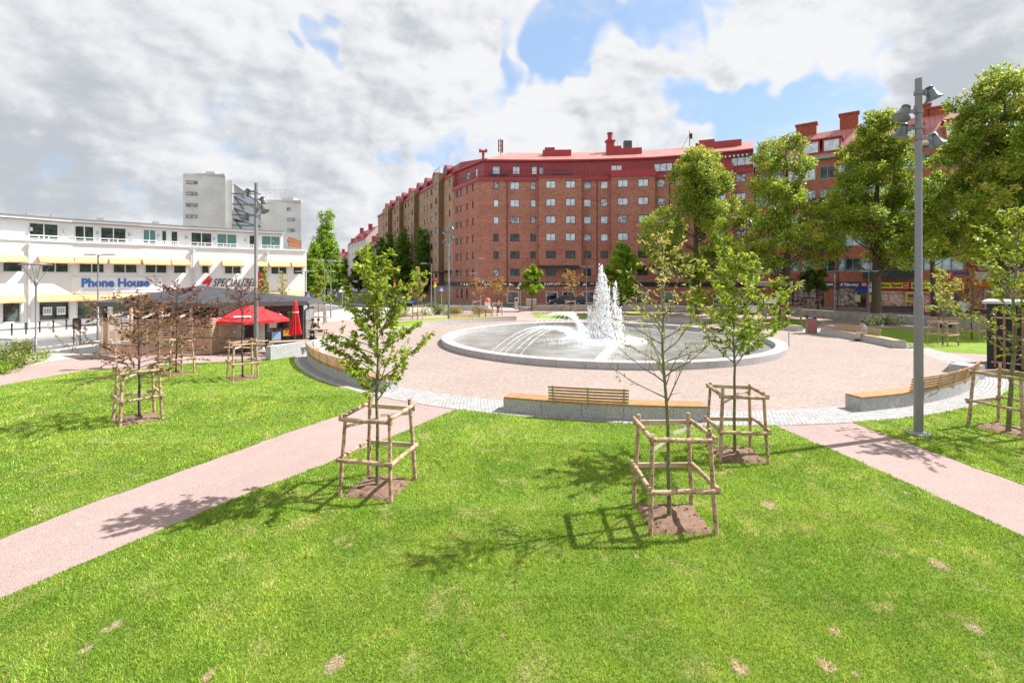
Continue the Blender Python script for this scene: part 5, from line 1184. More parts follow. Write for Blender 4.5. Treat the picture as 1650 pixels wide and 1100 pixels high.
def poster(label, px, z0, w, h, m, m2=None, out=.06, cat='poster', name='poster', g='posters and small signs on the right building'):
    i = 0 if px < 1345 else 1; c, yaw = on_wall(Rp[i], Rp[i+1], px, out); t = thing(name, label, cat, (c.x, c.y, z0), yaw, g); b = MB(); b.box((0, 0, h/2), (w, .06, h)); b.build('frame', m, t)
    if m2: b = MB(); b.box((0, -.035, h/2), (w*.72, .02, h*.76)); b.box((0, -.05, h*.62), (w*.5, .02, h*.2), m=1); b.build('print', [m2, M_bl], t)
    return t
poster('yellow framed poster between the two red shop windows', 1467.5, 1.3, 1.0, 1.35, M_yel, mat('print_orange', (.6, .35, .15), .6, var=.5, vscale=9))
poster('pale poster left of the dark shop door', 1382, 1.2, .6, .95, mat('cream_board', (.6, .5, .3), .6)); poster('pale poster right of the dark shop door', 1404, 1.2, .65, .95, mat('cream_board'))
poster('blue and white hanging sign beside the left yellow sign', 1402, 2.5, .5, 1.1, mat('light_blue', (.35, .55, .8), .5), M_sgw, .3)
poster('blue street name sign on the brick wall', 1546, 4.9, 1.1, .32, M_bl, None, .05, 'sign', 'street_name_sign')
c, yaw = on_wall(Rp[1], Rp[2], 1552, .5); t = thing('advert_figure', 'red heart shaped advertising figure beside the shop door', 'sign', (c.x, c.y, 0), yaw)
b = MB(); b.plate([(0, .05), (.35, .5), (.55, 1.0), (.5, 1.4), (.2, 1.5), (0, 1.35), (-.25, 1.55), (-.55, 1.45), (-.6, 1.0), (-.3, .5)], (0, 0, .1), (1, 0, 0), (0, 0, 1), .1); b.build('board', mat('white_board'), t)
b = MB(); b.plate([(0, .12), (.28, .52), (.46, 1.0), (.42, 1.3), (.2, 1.4), (0, 1.22), (-.25, 1.42), (-.46, 1.35), (-.5, 1.0), (-.26, .52)], (0, -.02, .1), (1, 0, 0), (0, 0, 1), -.1); b.build('print', M_red, t)
c, yaw = on_wall(Rp[1], Rp[2], 1585, 1.5); t = thing('shop_sign', 'red round hanging sign by the entrance right of the yellow signs', 'sign', (c.x, c.y-2, 2.7), yaw); b = MB(); b.lathe([(0, -.05), (.45, -.05), (.45, .05), (0, .05)], (0, 0, .4), 16, M=Matrix.Rotation(R(90), 3, 'X')); b.build('board', M_red, t); b = MB(); b.beam((0, 0, .8), (0, 1.2, .8), .05, .05); b.build('bracket', M_dkm, t)
c = on_wall(Re, Rq, 1600, .2)[0]; t = thing('shop_sign', 'orange and white shop sign over the far right shop window', 'sign', (c.x, c.y, 3.3), math.atan2(Rq.y-Re.y, Rq.x-Re.x)); b = MB(); b.box((0, 0, .4), (5.5, .2, .8)); b.box((0, -.02, 1.4), (5., .2, 1.0), m=1); b.build('board', [mat('orange_board', (.8, .3, .04), .5), mat('white_board')], t)
c, yaw = on_wall(Rp[1], Rp[2], 1494, 1.6); t = thing('pavement_sign', 'red framed folding pavement sign right of the floodlight pole', 'sign', (c.x, c.y, 0), yaw-.2); b = MB(); b.box((0, 0, .62), (.75, .05, 1.15), tilt=(-.15, 0, 0)); b.box((0, .3, .62), (.75, .05, 1.15), tilt=(.15, 0, 0)); b.build('frame', M_red, t); b = MB(); b.box((0, -.035, .64), (.58, .03, .9), tilt=(-.15, 0, 0)); b.build('print', mat('pale_green_print', (.5, .62, .4), .6), t)
t = thing('goods_shelf', 'low shelf of small goods under the red shop window', 'shelf', (*on_wall(Rp[1], Rp[2], 1445, .5)[0], 0), yaw); b = MB(); b.box((0, 0, .75), (4.4, .5, .06)); b.box((-2, 0, .37), (.06, .4, .7)); b.box((2, 0, .37), (.06, .4, .7)); b.build('shelf', M_dkm, t)
for i_ in range(12):
    b = MB(); b.box((-2+i_*.36, 0, .95), (.26, .35, .32)); b.build('goods', mat('goods%d' % (i_ % 5), [(.5, .1, .1), (.6, .5, .4), (.15, .35, .5), (.5, .4, .1), (.3, .3, .4)][i_ % 5], .6), t)

# ------------------------------------------------------------------ white curved shop building on the left
WB = thing('shop_building', 'long white curved shop building with yellow awnings at the left', 'building')
M_whr = mat('white_render', (.74, .75, .76), .85, var=.08, vscale=.6, bump=.1, bscale=8); M_awn = mat('yellow_canvas', (.60, .36, .18), .8, var=.12)
wp = [V2(-110, 33.5), V2(0, 37.7), V2(119, 41.2), V2(230, 44.2), V2(306, 46.8), V2(400, 49.8), V2(494, 53)]
seg = lambda P, px: [(a, c) for a, c in zip(P, P[1:]) if u_at(a, c, px) <= (c-a).length+1e-6][0]
up = [(-20, 61.5-20, 0), (0, 41, 1), (61.5, 117, 1), (122, 173, 1), (177, 226, 1), (229, 273, 1), (276, 304, 1), (322, 340, 1), (358, 392, 1), (415, 428, 1), (433, 466, 1), (470, 490, 1)]
up = [(-60, -10), (2, 38), (66, 112), (126, 169), (181, 222), (233, 270), (279, 301), (324, 338), (361, 389), (416, 427), (436, 463), (472, 488)]
lo = [(-60, -8), (3, 34), (62, 113), (123, 171), (180, 222), (232, 270), (280, 303), (322, 345), (360, 390), (435, 456), (464, 488)]
tp = [(-60, -8), (46, 95), (106, 152), (161, 204), (213, 252), (260, 269.5), (275, 287.5), (307, 342), (349, 382), (401, 412), (421, 452)]
ZP = 7.35; wb = MB(); TPp = offset(wp, 1.3); tpw = TPp[:-1]+[TPp[-2].lerp(TPp[-1], .62)]; u = 0
opsd = {}; aw = []
def reg(P, a, c, z0, z1, key):
    m_ = (a+c)/2; p0, p1 = seg(P, m_); ua, uc = u_at(p0, p1, a), u_at(p0, p1, c); L = (p1-p0).length; ua, uc = max(.1, ua), min(L-.1, uc)
    opsd.setdefault((key, id(P), tuple(p0)), []).append(((ua+uc)/2, uc-ua, z0, z1)); return p0, p1, (ua+uc)/2, uc-ua
for a, c in up: p0, p1, uc, w = reg(wp, a, c, 4.75, 5.75, 'w'); aw.append((p0, p1, uc, w, 6.15)); window(WB, p0, p1, uc, w, 4.75, 5.75, M_wfw, GL_deep, 2 if w > 1.5 else 1, .1, .09)
for a, c in lo:
    p0, p1, uc, w = reg(wp, a, c, .72, 2.45, 'w'); aw.append((p0, p1, uc, w, 2.95)); window(WB, p0, p1, uc, w, .72, 2.45, M_wfw, GL_green, 1, .12, .07, 'shop_window')
for a, c in tp: p0, p1, uc, w = reg(tpw, a, c, 7.42, 9.0, 't'); window(WB, p0, p1, uc, w, 7.42, 9.0, M_wfw, GL_deep if rg.random() < .6 else (MATS.get('teal_glass') or glass('teal_glass', (.04, .16, .14), .05, 1.8)), 2 if w > 1. else 1, .08, .08, 'terrace_window', (.3,))
for p0, p1 in zip(wp, wp[1:]): wall(wb, p0, p1, 0, ZP, opsd.get(('w', id(wp), tuple(p0)), []), reveal=.2)
for p0, p1 in zip(tpw, tpw[1:]): wall(wb, p0, p1, ZP-.1, 9.25, opsd.get(('t', id(tpw), tuple(p0)), []), reveal=.15)
bk = offset(wp, 12); bk2 = offset(tpw, 10)
wb.add([(wp[-1].x, wp[-1].y, 0), (bk[-1].x, bk[-1].y, 0), (bk[-1].x, bk[-1].y, ZP), (wp[-1].x, wp[-1].y, ZP)], [(0, 1, 2, 3)])
wb.add([(tpw[-1].x, tpw[-1].y, ZP), (bk2[-1].x, bk2[-1].y, ZP), (bk2[-1].x, bk2[-1].y, 9.25), (tpw[-1].x, tpw[-1].y, 9.25)], [(0, 1, 2, 3)])
strip(wb, wp, bk, ZP-.05, ZP-.05); wb.build('wall', M_whr, WB)
b = MB(); trim(b, wp, ZP, ZP+.16, .12, .35); trim(b, tpw, 9.22, 9.42, .55, .9); b.build('cornice', M_whr, WB)
b = MB(); A = offset(tpw, -.6); C = offset(tpw, 5); E = offset(tpw, 10); strip(b, A, C, 9.44, 9.85); strip(b, C, E, 9.85, 9.4); trim(b, tpw, 9.425, 9.5, .62, .2); b.build('roof', mat('grey_roof_felt', (.2, .21, .21), .8, var=.2), WB)
b = MB(); trim(b, tpw, 9.16, 9.215, .3, .4); b.build('soffit', mat('brown_soffit', (.3, .17, .11), .7), WB)
b = MB(); trim(b, wp, 0, .28, .05, .1); b.build('plinth', mat('grey_stone'), WB)
for p0, p1, uc, w, z in aw:
    d = (p1-p0).normalized(); nn = Vector((d.y, -d.x)); w2 = w+.35; q0 = p0+d*(uc-w2/2)+nn*.02; q1 = p0+d*(uc+w2/2)+nn*.02; o = nn*.85; dz = .5; b = MB()
    a0, a1, c0, c1 = q0, q1, q0+o, q1+o; T = .02
    b.add([(a0.x, a0.y, z), (a1.x, a1.y, z), (c1.x, c1.y, z-dz), (c0.x, c0.y, z-dz), (a0.x, a0.y, z-T), (a1.x, a1.y, z-T), (c1.x, c1.y, z-dz-T), (c0.x, c0.y, z-dz-T), (c1.x, c1.y, z-dz-.12), (c0.x, c0.y, z-dz-.12), (a0.x, a0.y, z-dz-.1), (a1.x, a1.y, z-dz-.1)],
          [(0, 3, 2, 1), (4, 5, 6, 7), (3, 9, 8, 2), (0, 10, 9, 3), (1, 2, 8, 11)])
    b.build('awning', M_awn, WB)
for a, c in tp:     # low white railings in front of the terrace windows
    m_ = (a+c)/2; P_ = offset(wp, .45); p0, p1 = seg(P_, m_); dd = (p1-p0).normalized(); ua, uc = u_at(p0, p1, a), u_at(p0, p1, c); b = MB()
    for k_ in (0, .33, .66, 1): q = p0+dd*(ua+(uc-ua)*k_); b.beam((q.x, q.y, ZP), (q.x, q.y, ZP+.55), .05, .05)
    for z in (ZP+.28, ZP+.53): q, r_ = p0+dd*ua, p0+dd*uc; b.beam((q.x, q.y, z), (r_.x, r_.y, z), .05, .05)
    b.build('terrace_railing', M_wfw, WB)
for px in (46, 311, 430):
    b = MB()
    p0, p1 = seg(wp, px); c, yaw = on_wall(p0, p1, px, .12); b.cyl((c.x, c.y, .2), (c.x, c.y, 6.9), .07, 8); b.lathe([(.07, 0), (.16, .15), (.16, .3)], (c.x, c.y, 6.8), 8)
    b.build('downpipe', mat('white_pipe', (.6, .6, .6), .5), WB)
b = MB(); rgl = random.Random(9)
for px in (50, 104, 157, 208, 255, 300, 345, 395, 440): p0, p1 = seg(tpw, px); c, yaw = on_wall(p0, p1, px, .12); b.box((c.x, c.y, 8.4), (.14, .2, .3), yaw)
for px in (60, 100, 160, 260, 330): p0, p1 = seg(tpw, px); c, yaw = on_wall(p0, p1, px, -3); b.box((c.x, c.y, 9.9), (.5, .5, .35), yaw)
b.build('wall_lamp', mat('grey_steel'), WB)
for px, lab in ((77, 'left'), (99, 'right')):
    p0, p1 = seg(wp, px); c, yaw = on_wall(p0, p1, px, -.08); t = thing('poster', 'white poster in the shop window behind the bollards, %s of the pair' % lab, 'poster', (c.x, c.y, 1.2), yaw, 'white posters in the left shop window'); b = MB(); b.box((0, 0, .35), (.55, .03, .7)); b.build('sheet', mat('white_board'), t); b = MB()
    for q in range(9): b.box((-.15+.15*(q % 3), -.02, .22+.13*(q//3)), (.1, .02, .08))
    b.build('print', mat('blue_print', (.08, .15, .25), .6), t)
p0, p1 = seg(wp, 150); c, yaw = on_wall(p0, p1, 130, .04); t = thing('shop_sign', 'white sign with large blue letters Phone House on the white building', 'sign', (c.x, c.y, 3.15), yaw)
M_pb = mat('blue_letters', (.05, .16, .48), .5); L = (on_wall(p0, p1, 240, .04)[0]-c).length
b = MB(); b.box((L*.55, .02, .55), (L*1.35, .08, 1.4)); b.build('board', mat('white_board'), t)
put_text('lettering', 'Phone House', 1.0, M_pb, t, (.05, -.03, .42), 0, fitw=L, bold=.05); b = MB(); b.box((L/2, -.03, .16), (L*.95, .02, .05)); b.build('underline', mat('light_blue'), t)
p0, p1 = seg(wp, 350); c, yaw = on_wall(p0, p1, 343, .05); t = thing('shop_sign', 'black slanted lettering SPECIALIZED with red zigzag emblem on the white building', 'sign', (c.x, c.y, 3.35), yaw); L = (on_wall(p0, p1, 416, .05)[0]-c).length
put_text('lettering', 'SPECIALIZED', 1.1, M_blk, t, (0, 0, .18), 0, fitw=L, shear=.4)
b = MB(); b.plate([(-.95, .55), (-.35, 1.25), (-.2, 1.2), (-.45, .8), (-.1, 1.02), (-.05, .85), (-.55, -.15), (-.62, -.1), (-.42, .5), (-.8, .35)], (0, 0, 0), (1, 0, 0), (0, 0, 1), .05); b.build('emblem', M_red, t)
# rolled orange awning at the end of the terrace
p0, p1 = seg(wp, 470); c, yaw = on_wall(p0, p1, 474, -.6); t = thing('terrace_awning', 'orange striped awning at the end of the white roof terrace', 'awning', (c.x, c.y, 7.4), yaw); b = MB()
for i_ in range(5): b.add([(-.5, -.2+i_*.05, 1.5-i_*.2), (.7, -.6+i_*.05, 1.05-i_*.15), (.7, -.6+i_*.05, .93-i_*.15), (-.5, -.2+i_*.05, 1.32-i_*.2)], [(0, 1, 2, 3), (3, 2, 1, 0)], i_ % 2)
b.build('canvas', [mat('orange_canvas', (.75, .27, .05), .8), mat('pale_orange', (.8, .45, .2), .8)], t); b = MB(); b.cyl((-.5, -.2, 0), (-.5, -.2, 1.5), .04, 6); b.cyl((.7, -.6, 0), (.7, -.6, 1.1), .04, 6); b.build('frame', M_pst, t)
# ------------------------------------------------------------------ grey tower block behind
TW = thing('tower_block', 'pale grey brick tower block with glass stair link behind the white building', 'building'); M_gb = mat('grey_render', (.70, .70, .68), .9, var=.2, vscale=.35, bump=.3, bscale=4)
def bxs(px0, px1, D, ytop, name, m, depth=12, y0=0):
    a, c = V2(px0, D), V2(px1, D+ (px1-px0)*.02); zt = ZD(ytop, D); b = MB(); n_ = Vector((0, 1)); b.prism([tuple(a), tuple(c), tuple(c+Vector((-.62*depth, depth))), tuple(a+Vector((-.6*depth, depth)))], y0, zt); b.build(name, m, TW); return a, c, zt
a, c, zt = bxs(295, 363, 80, 281, 'wall', M_gb); bxs(363.5, 374, 82, 290, 'stair_core', M_gb, 8); a2, c2, zt2 = bxs(420, 485, 86, 324, 'wall', M_gb); bxs(374, 420, 90, 338, 'link_wall', mat('glass_link', (.28, .33, .38), .3, var=.4, vscale=.5), 6)
b = MB(); b.box((*a.lerp(c, .5)+Vector((0, .2)), zt+.15), ((c-a).length+.3, .5, .3), .05); b.box((*a.lerp(c, .55)+Vector((0, 2)), zt+.5), (1.6, 2, .8)); b.box((*a2.lerp(c2, .5)+Vector((0, .2)), zt2+.15), ((c2-a2).length+.3, .5, .3), .05); b.box((*a2.lerp(c2, .6)+Vector((0, 2)), zt2+.5), (2.2, 2, .9)); b.build('parapet', mat('pale_coping', (.5, .5, .48), .8), TW)
for i_ in range(5):
    for (pa, pc, px, y, w) in ((a, c, 309, 294+i_*18.2, 1.7), (a2, c2, 469 if i_ else 465.5, 337+i_*17, 1.3 if i_ else .7)):
        q, yaw = on_wall(pa, pc, px, .03); b = MB(); z = ZD(y, q.y); b.box((q.x, q.y, z), (w, .12, .55), yaw); o = b.build('window', mat('slot_frame', (.22, .22, .21), .6), TW); b = MB(); b.box((q.x, q.y-.04, z-.05), (w*.9, .1, .3), yaw); b.build('pane', GL_mid, o)
D = 80
for i_, (x0, y0, x1, y1) in enumerate([(377, 297, 418, 327), (376, 316, 420, 340), (376, 335, 420, 352), (376, 352, 420, 366)]):
    b = MB(); A = PD(x0, D, ZD(y0, D)); B = PD(x1, D, ZD(y1, D)); dz = Vector((0, 0, -2.2)); e = Vector((0, .12, 0))
    b.add([A, B, B+dz*.55, A+dz, A+e, B+e, B+dz*.55+e, A+dz+e], [(3, 2, 1, 0), (4, 5, 6, 7), (0, 1, 5, 4), (2, 3, 7, 6)]); b.build('glass_screen', glass('pale_glass%d' % i_, (.42, .5, .56), .15, 1.6), TW)
    b = MB(); b.beam(A, B+Vector((0, 0, .0)), .12, .16); A3 = PD(377, D-.2, ZD(y0+1, D)); B3 = PD(392, D-.2, ZD(y0+22, D)); b.beam(A3, B3, .25, .12); b.beam(PD(374, D, ZD(312+i_*17, D)), PD(420, D, ZD(313+i_*17, D)), .2, .18); b.build('stair_frame', mat('bronze_steel', (.2, .15, .11), .5), TW)
c_ = PD(404, 86, zt2-.3); b = MB(); b.beam(c_, c_+Vector((4, 0, 0)), .05, .05)
for i_ in range(9): b.beam(c_+Vector((i_*.9, 0, 0)), c_+Vector((i_*.9, 0, 2.3)), .04, .04)
b.beam(c_+Vector((0, 0, 2.3)), c_+Vector((7.2, 0, 2.3)), .05, .05); b.build('roof_fence', mat('pale_metal'), TW)
b = MB(); c_ = PD(442, 88, zt2); b.cyl(c_, c_+Vector((0, 0, 3.8)), .04, 6); b.build('antenna', mat('pale_metal'), TW)

# ------------------------------------------------------------------ houses far down the street
def house(label, px0, px1, D, yeave, yridge, wm, rows, ncol, bal=False, yaw=-1.12):
    a = V2(px0, D+30 if not bal else D+26); c = V2(px1, D); t = thing('house', label, 'building', group='buildings far down the street'); b = MB(); ze = ZD(yeave, D); L = (c-a).length; d = (c-a)/L; nn = Vector((d.y, -d.x))
    ops = [((i_+.5)*L/ncol, 1.3, ze-1.9-r_*3.1, ze-.6-r_*3.1) for i_ in range(ncol) for r_ in range(rows)]; wall(b, a, c, 0, ze, ops); b.build('wall', wm, t)
    for o in ops: window(t, a, c, *o, M_wfw, GL_mid if rg.random() < .5 else GL_dark, 2)
    q = [a-nn*10, c-nn*10]; b = MB(); zr = ZD(yridge, D); strip(b, [a+nn*.4, c+nn*.4], [a-nn*4, c-nn*4], ze, zr); strip(b, [a-nn*4, c-nn*4], q, zr, ze)
    for e in (0, 1): w_ = (a, c)[e]; b.add([(w_.x+nn.x*.4, w_.y+nn.y*.4, ze), (w_.x-nn.x*4, w_.y-nn.y*4, zr), (q[e].x, q[e].y, ze), (q[e].x, q[e].y, 0), (w_.x+nn.x*.4, w_.y+nn.y*.4, 0)], [(0, 1, 2, 3, 4)], 1)
    rf = b.build('roof', [M_mans, wm], t)
    for f in (.25, .7): cc = a+d*L*f-nn*3.6; b = MB(); b.box((cc.x, cc.y, zr+.5), (1.4, 1.2, 2)); b.build('chimney', M_crim, rf)
    for i_ in range(ncol//2): cc = a+d*L*(i_+.5)/(ncol//2)-nn*1.0; b = MB(); b.box((cc.x, cc.y, ze+1.2), (1.8, 2.2, 1.8), math.atan2(d.y, d.x)); b.build('dormer', M_crim, t)
    if bal:
        for i_ in range(1, ncol, 2):
            for r_ in range(rows): cc = a+d*L*(i_+.5)/ncol+nn*.7; b = MB(); b.box((cc.x, cc.y, ze-2.3-r_*3.1), (2.4, 1.4, 1.0), math.atan2(d.y, d.x)); b.build('balcony', M_bal, t)
M_wh2 = mat('pale_facade', (.62, .6, .55), .85, var=.1); M_pnk = mat('pink_facade', (.5, .33, .27), .85, var=.15)
house('far white house with steep crimson roof and dormers down the street', 562, 591, 168, 384, 362, M_wh2, 6, 6)
house('far house with black balconies, next to the tan brick building', 590, 611.5, 152, 385, 372, M_pnk, 6, 6, True)
house('most distant low house with red roof at the end of the street', 536, 563, 230, 412, 401, M_pnk, 3, 4)
# ------------------------------------------------------------------ kiosk with slatted screen
KS = thing('kiosk', 'low kiosk with dark grey tent shaped roof and glazed right end, beside the left lawn', 'kiosk', (-19, 30, 0))
O = Vector((-19, 30)); kp_ = lambda x, y: (x-O.x, y-O.y)
KR = [(-24.5, 28.0), (-17.6, 26.9), (-12.7, 29.6), (-13.6, 34), (-22.5, 35)]; AP = (-20.4, 31.2, 3.78)
M_kr = mat('roofing_felt', (.05, .053, .06), .85, var=.3, vscale=1.2, bump=.2, bscale=20); M_soff = mat('grey_boards', (.30, .29, .28), .7, var=.2)
b = MB(); e = 2.84; n = len(KR); ap = (*kp_(AP[0], AP[1]), AP[2])
for i in range(n): p, q = KR[i], KR[(i+1) % n]; b.add([(*kp_(*p), e), (*kp_(*q), e), ap], [(0, 1, 2)])
b.build('roof', M_kr, KS)
b = MB()
for i in range(n):
    p, q = Vector(kp_(*KR[i])), Vector(kp_(*KR[(i+1) % n])); c = (p+q)/2; b.beam((p.x, p.y, e-.13), (q.x, q.y, e-.13), .12, .27)
    s_ = Vector(ap[:2]); p2, q2 = p.lerp(s_, .22), q.lerp(s_, .22); b.add([(p.x, p.y, e-.2), (q.x, q.y, e-.2), (q2.x, q2.y, e-.2), (p2.x, p2.y, e-.2)], [(0, 1, 2, 3)])
b.build('fascia', [mat('dark_grey_board', (.10, .10, .10), .6)], KS)
b = MB()   # solid white wall panel and dark rear volume
b.prism([kp_(-17.2, 28.0), kp_(-14.8, 28.4), kp_(-14.9, 32.8), kp_(-17.2, 33.2)], 0, e-.2); b.build('wall', mat('white_panel', (.70, .70, .68), .6, var=.08), KS)
b = MB(); b.prism([kp_(-23.3, 29.2), kp_(-20.6, 28.8), kp_(-17.21, 28.2), kp_(-17.21, 33.2), kp_(-22, 33.6)], 0, e-.2); b.build('wall', mat('dark_interior', (.05, .045, .04), .8, var=.3), KS)  # shaded interior behind the slats, its darkness put into the colour
b = MB(); 
for (x0, y0, x1, y1, z0, z1) in ((-14.75, 28.75, -13.2, 29.75, .35, 2.3), (-13.1, 29.85, -13.9, 33.4, .35, 2.3)): b.beam((*kp_(x0, y0), (z0+z1)/2), (*kp_(x1, y1), (z0+z1)/2), .03, z1-z0)
b.build('glazing', GL_green, KS)
for k_ in range(5):
    p = Vector(kp_(-14.78, 28.7)).lerp(Vector(kp_(-13.15, 29.72)), k_/4); b = MB(); b.box((p.x, p.y, e/2-.1), (.09, .09, e-.2), .55); b.build('mullion', M_dkm, KS)
p, q = Vector(kp_(-14.78, 28.66)), Vector(kp_(-13.13, 29.68)); b = MB(); b.beam((p.x, p.y, 2.42), (q.x, q.y, 2.42), .1, .38); b.build('transom', M_dkm, KS); b = MB(); b.beam((p.x, p.y, .2), (q.x, q.y, .2), .1, .3); b.build('threshold', M_dkm, KS)
b = MB(); p = Vector(kp_(-15.35, 28.35)); b.box((p.x, p.y, 1.15), (.9, .12, 2.25), .45); b.build('door', M_dkm, KS)
for i_, (f, z, w, h_, m_) in enumerate([(.3, .75, .5, .5, 'light_blue'), (.62, .9, .5, .35, 'orange_board'), (.2, 1.5, .4, .5, 'white_board'), (.8, 1.35, .35, .5, 'yellow_board')]):
    c = p.lerp(q, f) if False else Vector(kp_(-14.78, 28.66)).lerp(Vector(kp_(-13.13, 29.68)), f); b = MB(); b.box((c.x+.02, c.y-.04, z), (w, .03, h_), .55); b.build('sticker', mat(m_), KS)
for x, y in ((-24.0, 28.2), (-17.6, 27.2), (-13.0, 29.6)): b = MB(); b.box((*kp_(x, y), e/2-.1), (.14, .14, e-.2)); b.build('roof_post', M_dkm, KS)
b = MB(); pp = kp_(-12.72, 29.6); b.tube([(pp[0], pp[1], e-.05), (pp[0]+.12, pp[1], e-.2), (pp[0]+.12, pp[1], e-.45), (pp[0]-.15, pp[1]+.1, e-.6), (pp[0]-.15, pp[1]+.1, .1)], .05, 8); b.build('downpipe', M_dkm, KS)
b = MB()
for k_ in range(5): p, q = Vector(kp_(-22.5, 26.6)).lerp(Vector(kp_(-18.4, 26.2)), k_/4), Vector(kp_(-21.8, 29.0)).lerp(Vector(kp_(-17.8, 28.2)), k_/4); b.beam((p.x, p.y, 2.05), (q.x, q.y, 2.62), .06, .12)
b.build('rafter', mat('pale_timber', (.58, .5, .42), .7, var=.15), KS)
SS = thing('slatted_screen', 'wooden screen of narrow horizontal slats in front of the kiosk', 'screen')
M_slat = mat('larch_slats', (.74, .50, .36), .7, var=.45, vscale=5, bump=.3, bscale=30, col2=(.60, .38, .25))
SP = [Vector((-22.9, 26.6)), Vector((-20.5, 25.1)), Vector((-18.4, 25.75)), Vector((-16.55, 26.35)), Vector((-16.2, 27.6))]
rg = random.Random(8)
for i, (p, q) in enumerate(zip(SP, SP[1:])):
    b = MB()
    for k_ in range(21): z = .12+k_*.094; j = rg.uniform(-.006, .006); b.beam((p.x, p.y, z+j), (q.x, q.y, z-j), .035, .052)
    b.build('slat_panel', M_slat, SS)
for i, (p, q) in enumerate(zip(SP, SP[1:])):
    d = (q-p); k_ = max(1, round(d.length/1.1)); nn = Vector((d.y, -d.x)).normalized()
    for j in range(k_+(i == len(SP)-2)): c = p.lerp(q, j/k_)-nn*.05; b = MB(); b.box((c.x, c.y, 1.02), (.06, .06, 2.04), math.atan2(d.y, d.x)); b.build('post', M_slat, SS)
for k_ in range(3): c = Vector((-21.2+k_*1.6, 26.6+.1*k_)); b = MB(); b.box((c.x, c.y, 1.3), (.12, .12, 2.6)); b.build('tall_post', M_slat, SS)
M_par = mat('red_canvas', (.62, .02, .025), .75, var=.15, vscale=1.5)
p = G(405, 563); t = thing('parasol', 'open red parasol with wooden pole beside the kiosk door', 'parasol', (p.x, p.y, 0)); b = MB(); k = p.y/FPX; rr = 56*k
vs = [(0, 0, ZD(486, p.y))]+[(rr*math.cos(R(a)+.3), rr*math.sin(R(a)+.3), ZD(513, p.y)-(.0 if i % 2 else .05)) for i, a in enumerate(range(0, 360, 45))]
b.add(vs, [(0, 1+i, 1+(i+1) % 8) for i in range(8)]); 
for i in range(8): a, c = Vector(vs[1+i]), Vector(vs[1+(i+1) % 8]); b.add([a, c, c-Vector((0, 0, .16)), a-Vector((0, 0, .16))], [(0, 1, 2, 3)])
b.build('canopy', M_par, t); b = MB()
for i in range(8): b.beam(Vector(vs[0])-Vector((0, 0, .08)), Vector(vs[1+i])-Vector((0, 0, .05)), .03, .03)
b.build('ribs', M_wood, t); b = MB(); b.cyl((0, 0, 0), (0, 0, ZD(484, p.y)), .035, 10); b.build('pole', mat('parasol_pole', (.4, .16, .08), .5), t); b = MB(); b.cyl((0, 0, 0), (0, 0, .12), .32, 14); b.build('base', mat('grey_stone'), t)
for a, w in ((-1.35, .9), (.35, .5)): b = MB(); q = Vector((math.cos(a), math.sin(a), 0)); c = q*rr*.8; b.plate([(-w/2, 0), (w/2, 0), (w/2, .16), (-w/2, .16)], (c.x, c.y, ZD(508.5, p.y)+.02), (-q.y, q.x, 0), (-q.x*.9, -q.y*.9, .43), .01); b.build('print', M_sgw, t)
p = PD(476, 27.4); t = thing('parasol', 'closed red parasol standing at the picnic tables', 'parasol', (p.x, p.y, 0)); b = MB(); ztop = ZD(484, p.y); zb = ZD(539, p.y); nfold = 14; prof = [(.03, ztop), (.09, ztop-.1), (.14, ztop-.45), (.16, ztop-.6), (.15, ztop-.62), (.24, zb+.5), (.32, zb+.05), (.3, zb)]
vs = []; n = nfold*2
for r_, z in prof:
    for j in range(n): a = 2*math.pi*j/n; q = r_*(1+(.16 if j % 2 else -.2)*min(1, r_*4)); vs.append((q*math.cos(a), q*math.sin(a), z))
b.add(vs, [(i*n+j, i*n+(j+1) % n, (i+1)*n+(j+1) % n, (i+1)*n+j) for i in range(len(prof)-1) for j in range(n)]); b.build('folded_canopy', M_par, t)
b = MB(); b.cyl((0, 0, 0), (0, 0, ztop+.06), .03, 10); b.build('pole', mat('parasol_pole'), t); b = MB(); b.cyl((0, 0, 0), (0, 0, .1), .3, 14); b.build('base', mat('grey_stone'), t)
b = MB(); b.lathe([(.165, ztop-.7), (.18, ztop-.68), (.165, ztop-.64)], n=16); b.build('strap', mat('white_board'), t)
def make_table(label):
    t = thing('picnic_table', label, 'picnic table', (0, 0, 0), 0, 'wooden picnic tables on the kiosk terrace')
    b = MB(); [b.box((0, -.26+.13*i, .74), (2.0, .115, .04)) for i in range(5)]; b.build('tabletop', M_woodp, t)
    for s in (-1, 1):
        b = MB(); [b.box((0, s*(.62+.13*i), .45), (2.0, .115, .04)) for i in range(2)]; b.build('seat', M_woodp, t)
        b = MB(); x = s*.75; b.beam((x, -.3, .7), (x, -.62, 0), .04, .06); b.beam((x, .3, .7), (x, .62, 0), .04, .06); b.beam((x, -.8, .42), (x, .8, .42), .04, .06); b.build('leg_frame', M_dkm, t)
    return t
T0 = None
for lab, px, py, rot in (('picnic table below the open red parasol, by the white kiosk wall', 372, 566, 12), ('picnic table in front of the closed red parasol', 466, 571, 25), ('picnic table where the seated people are, right of the closed parasol', 506, 548, 10), ('picnic table by the slatted screen end, partly behind a tree guard', 402, 570, -5)):
    p = G(px, py)
    if T0 is None: T0 = make_table(lab); T0.location = p; T0.rotation_euler = (0, 0, R(rot))
    else: dup(T0, tuple(p), R(rot), lab)
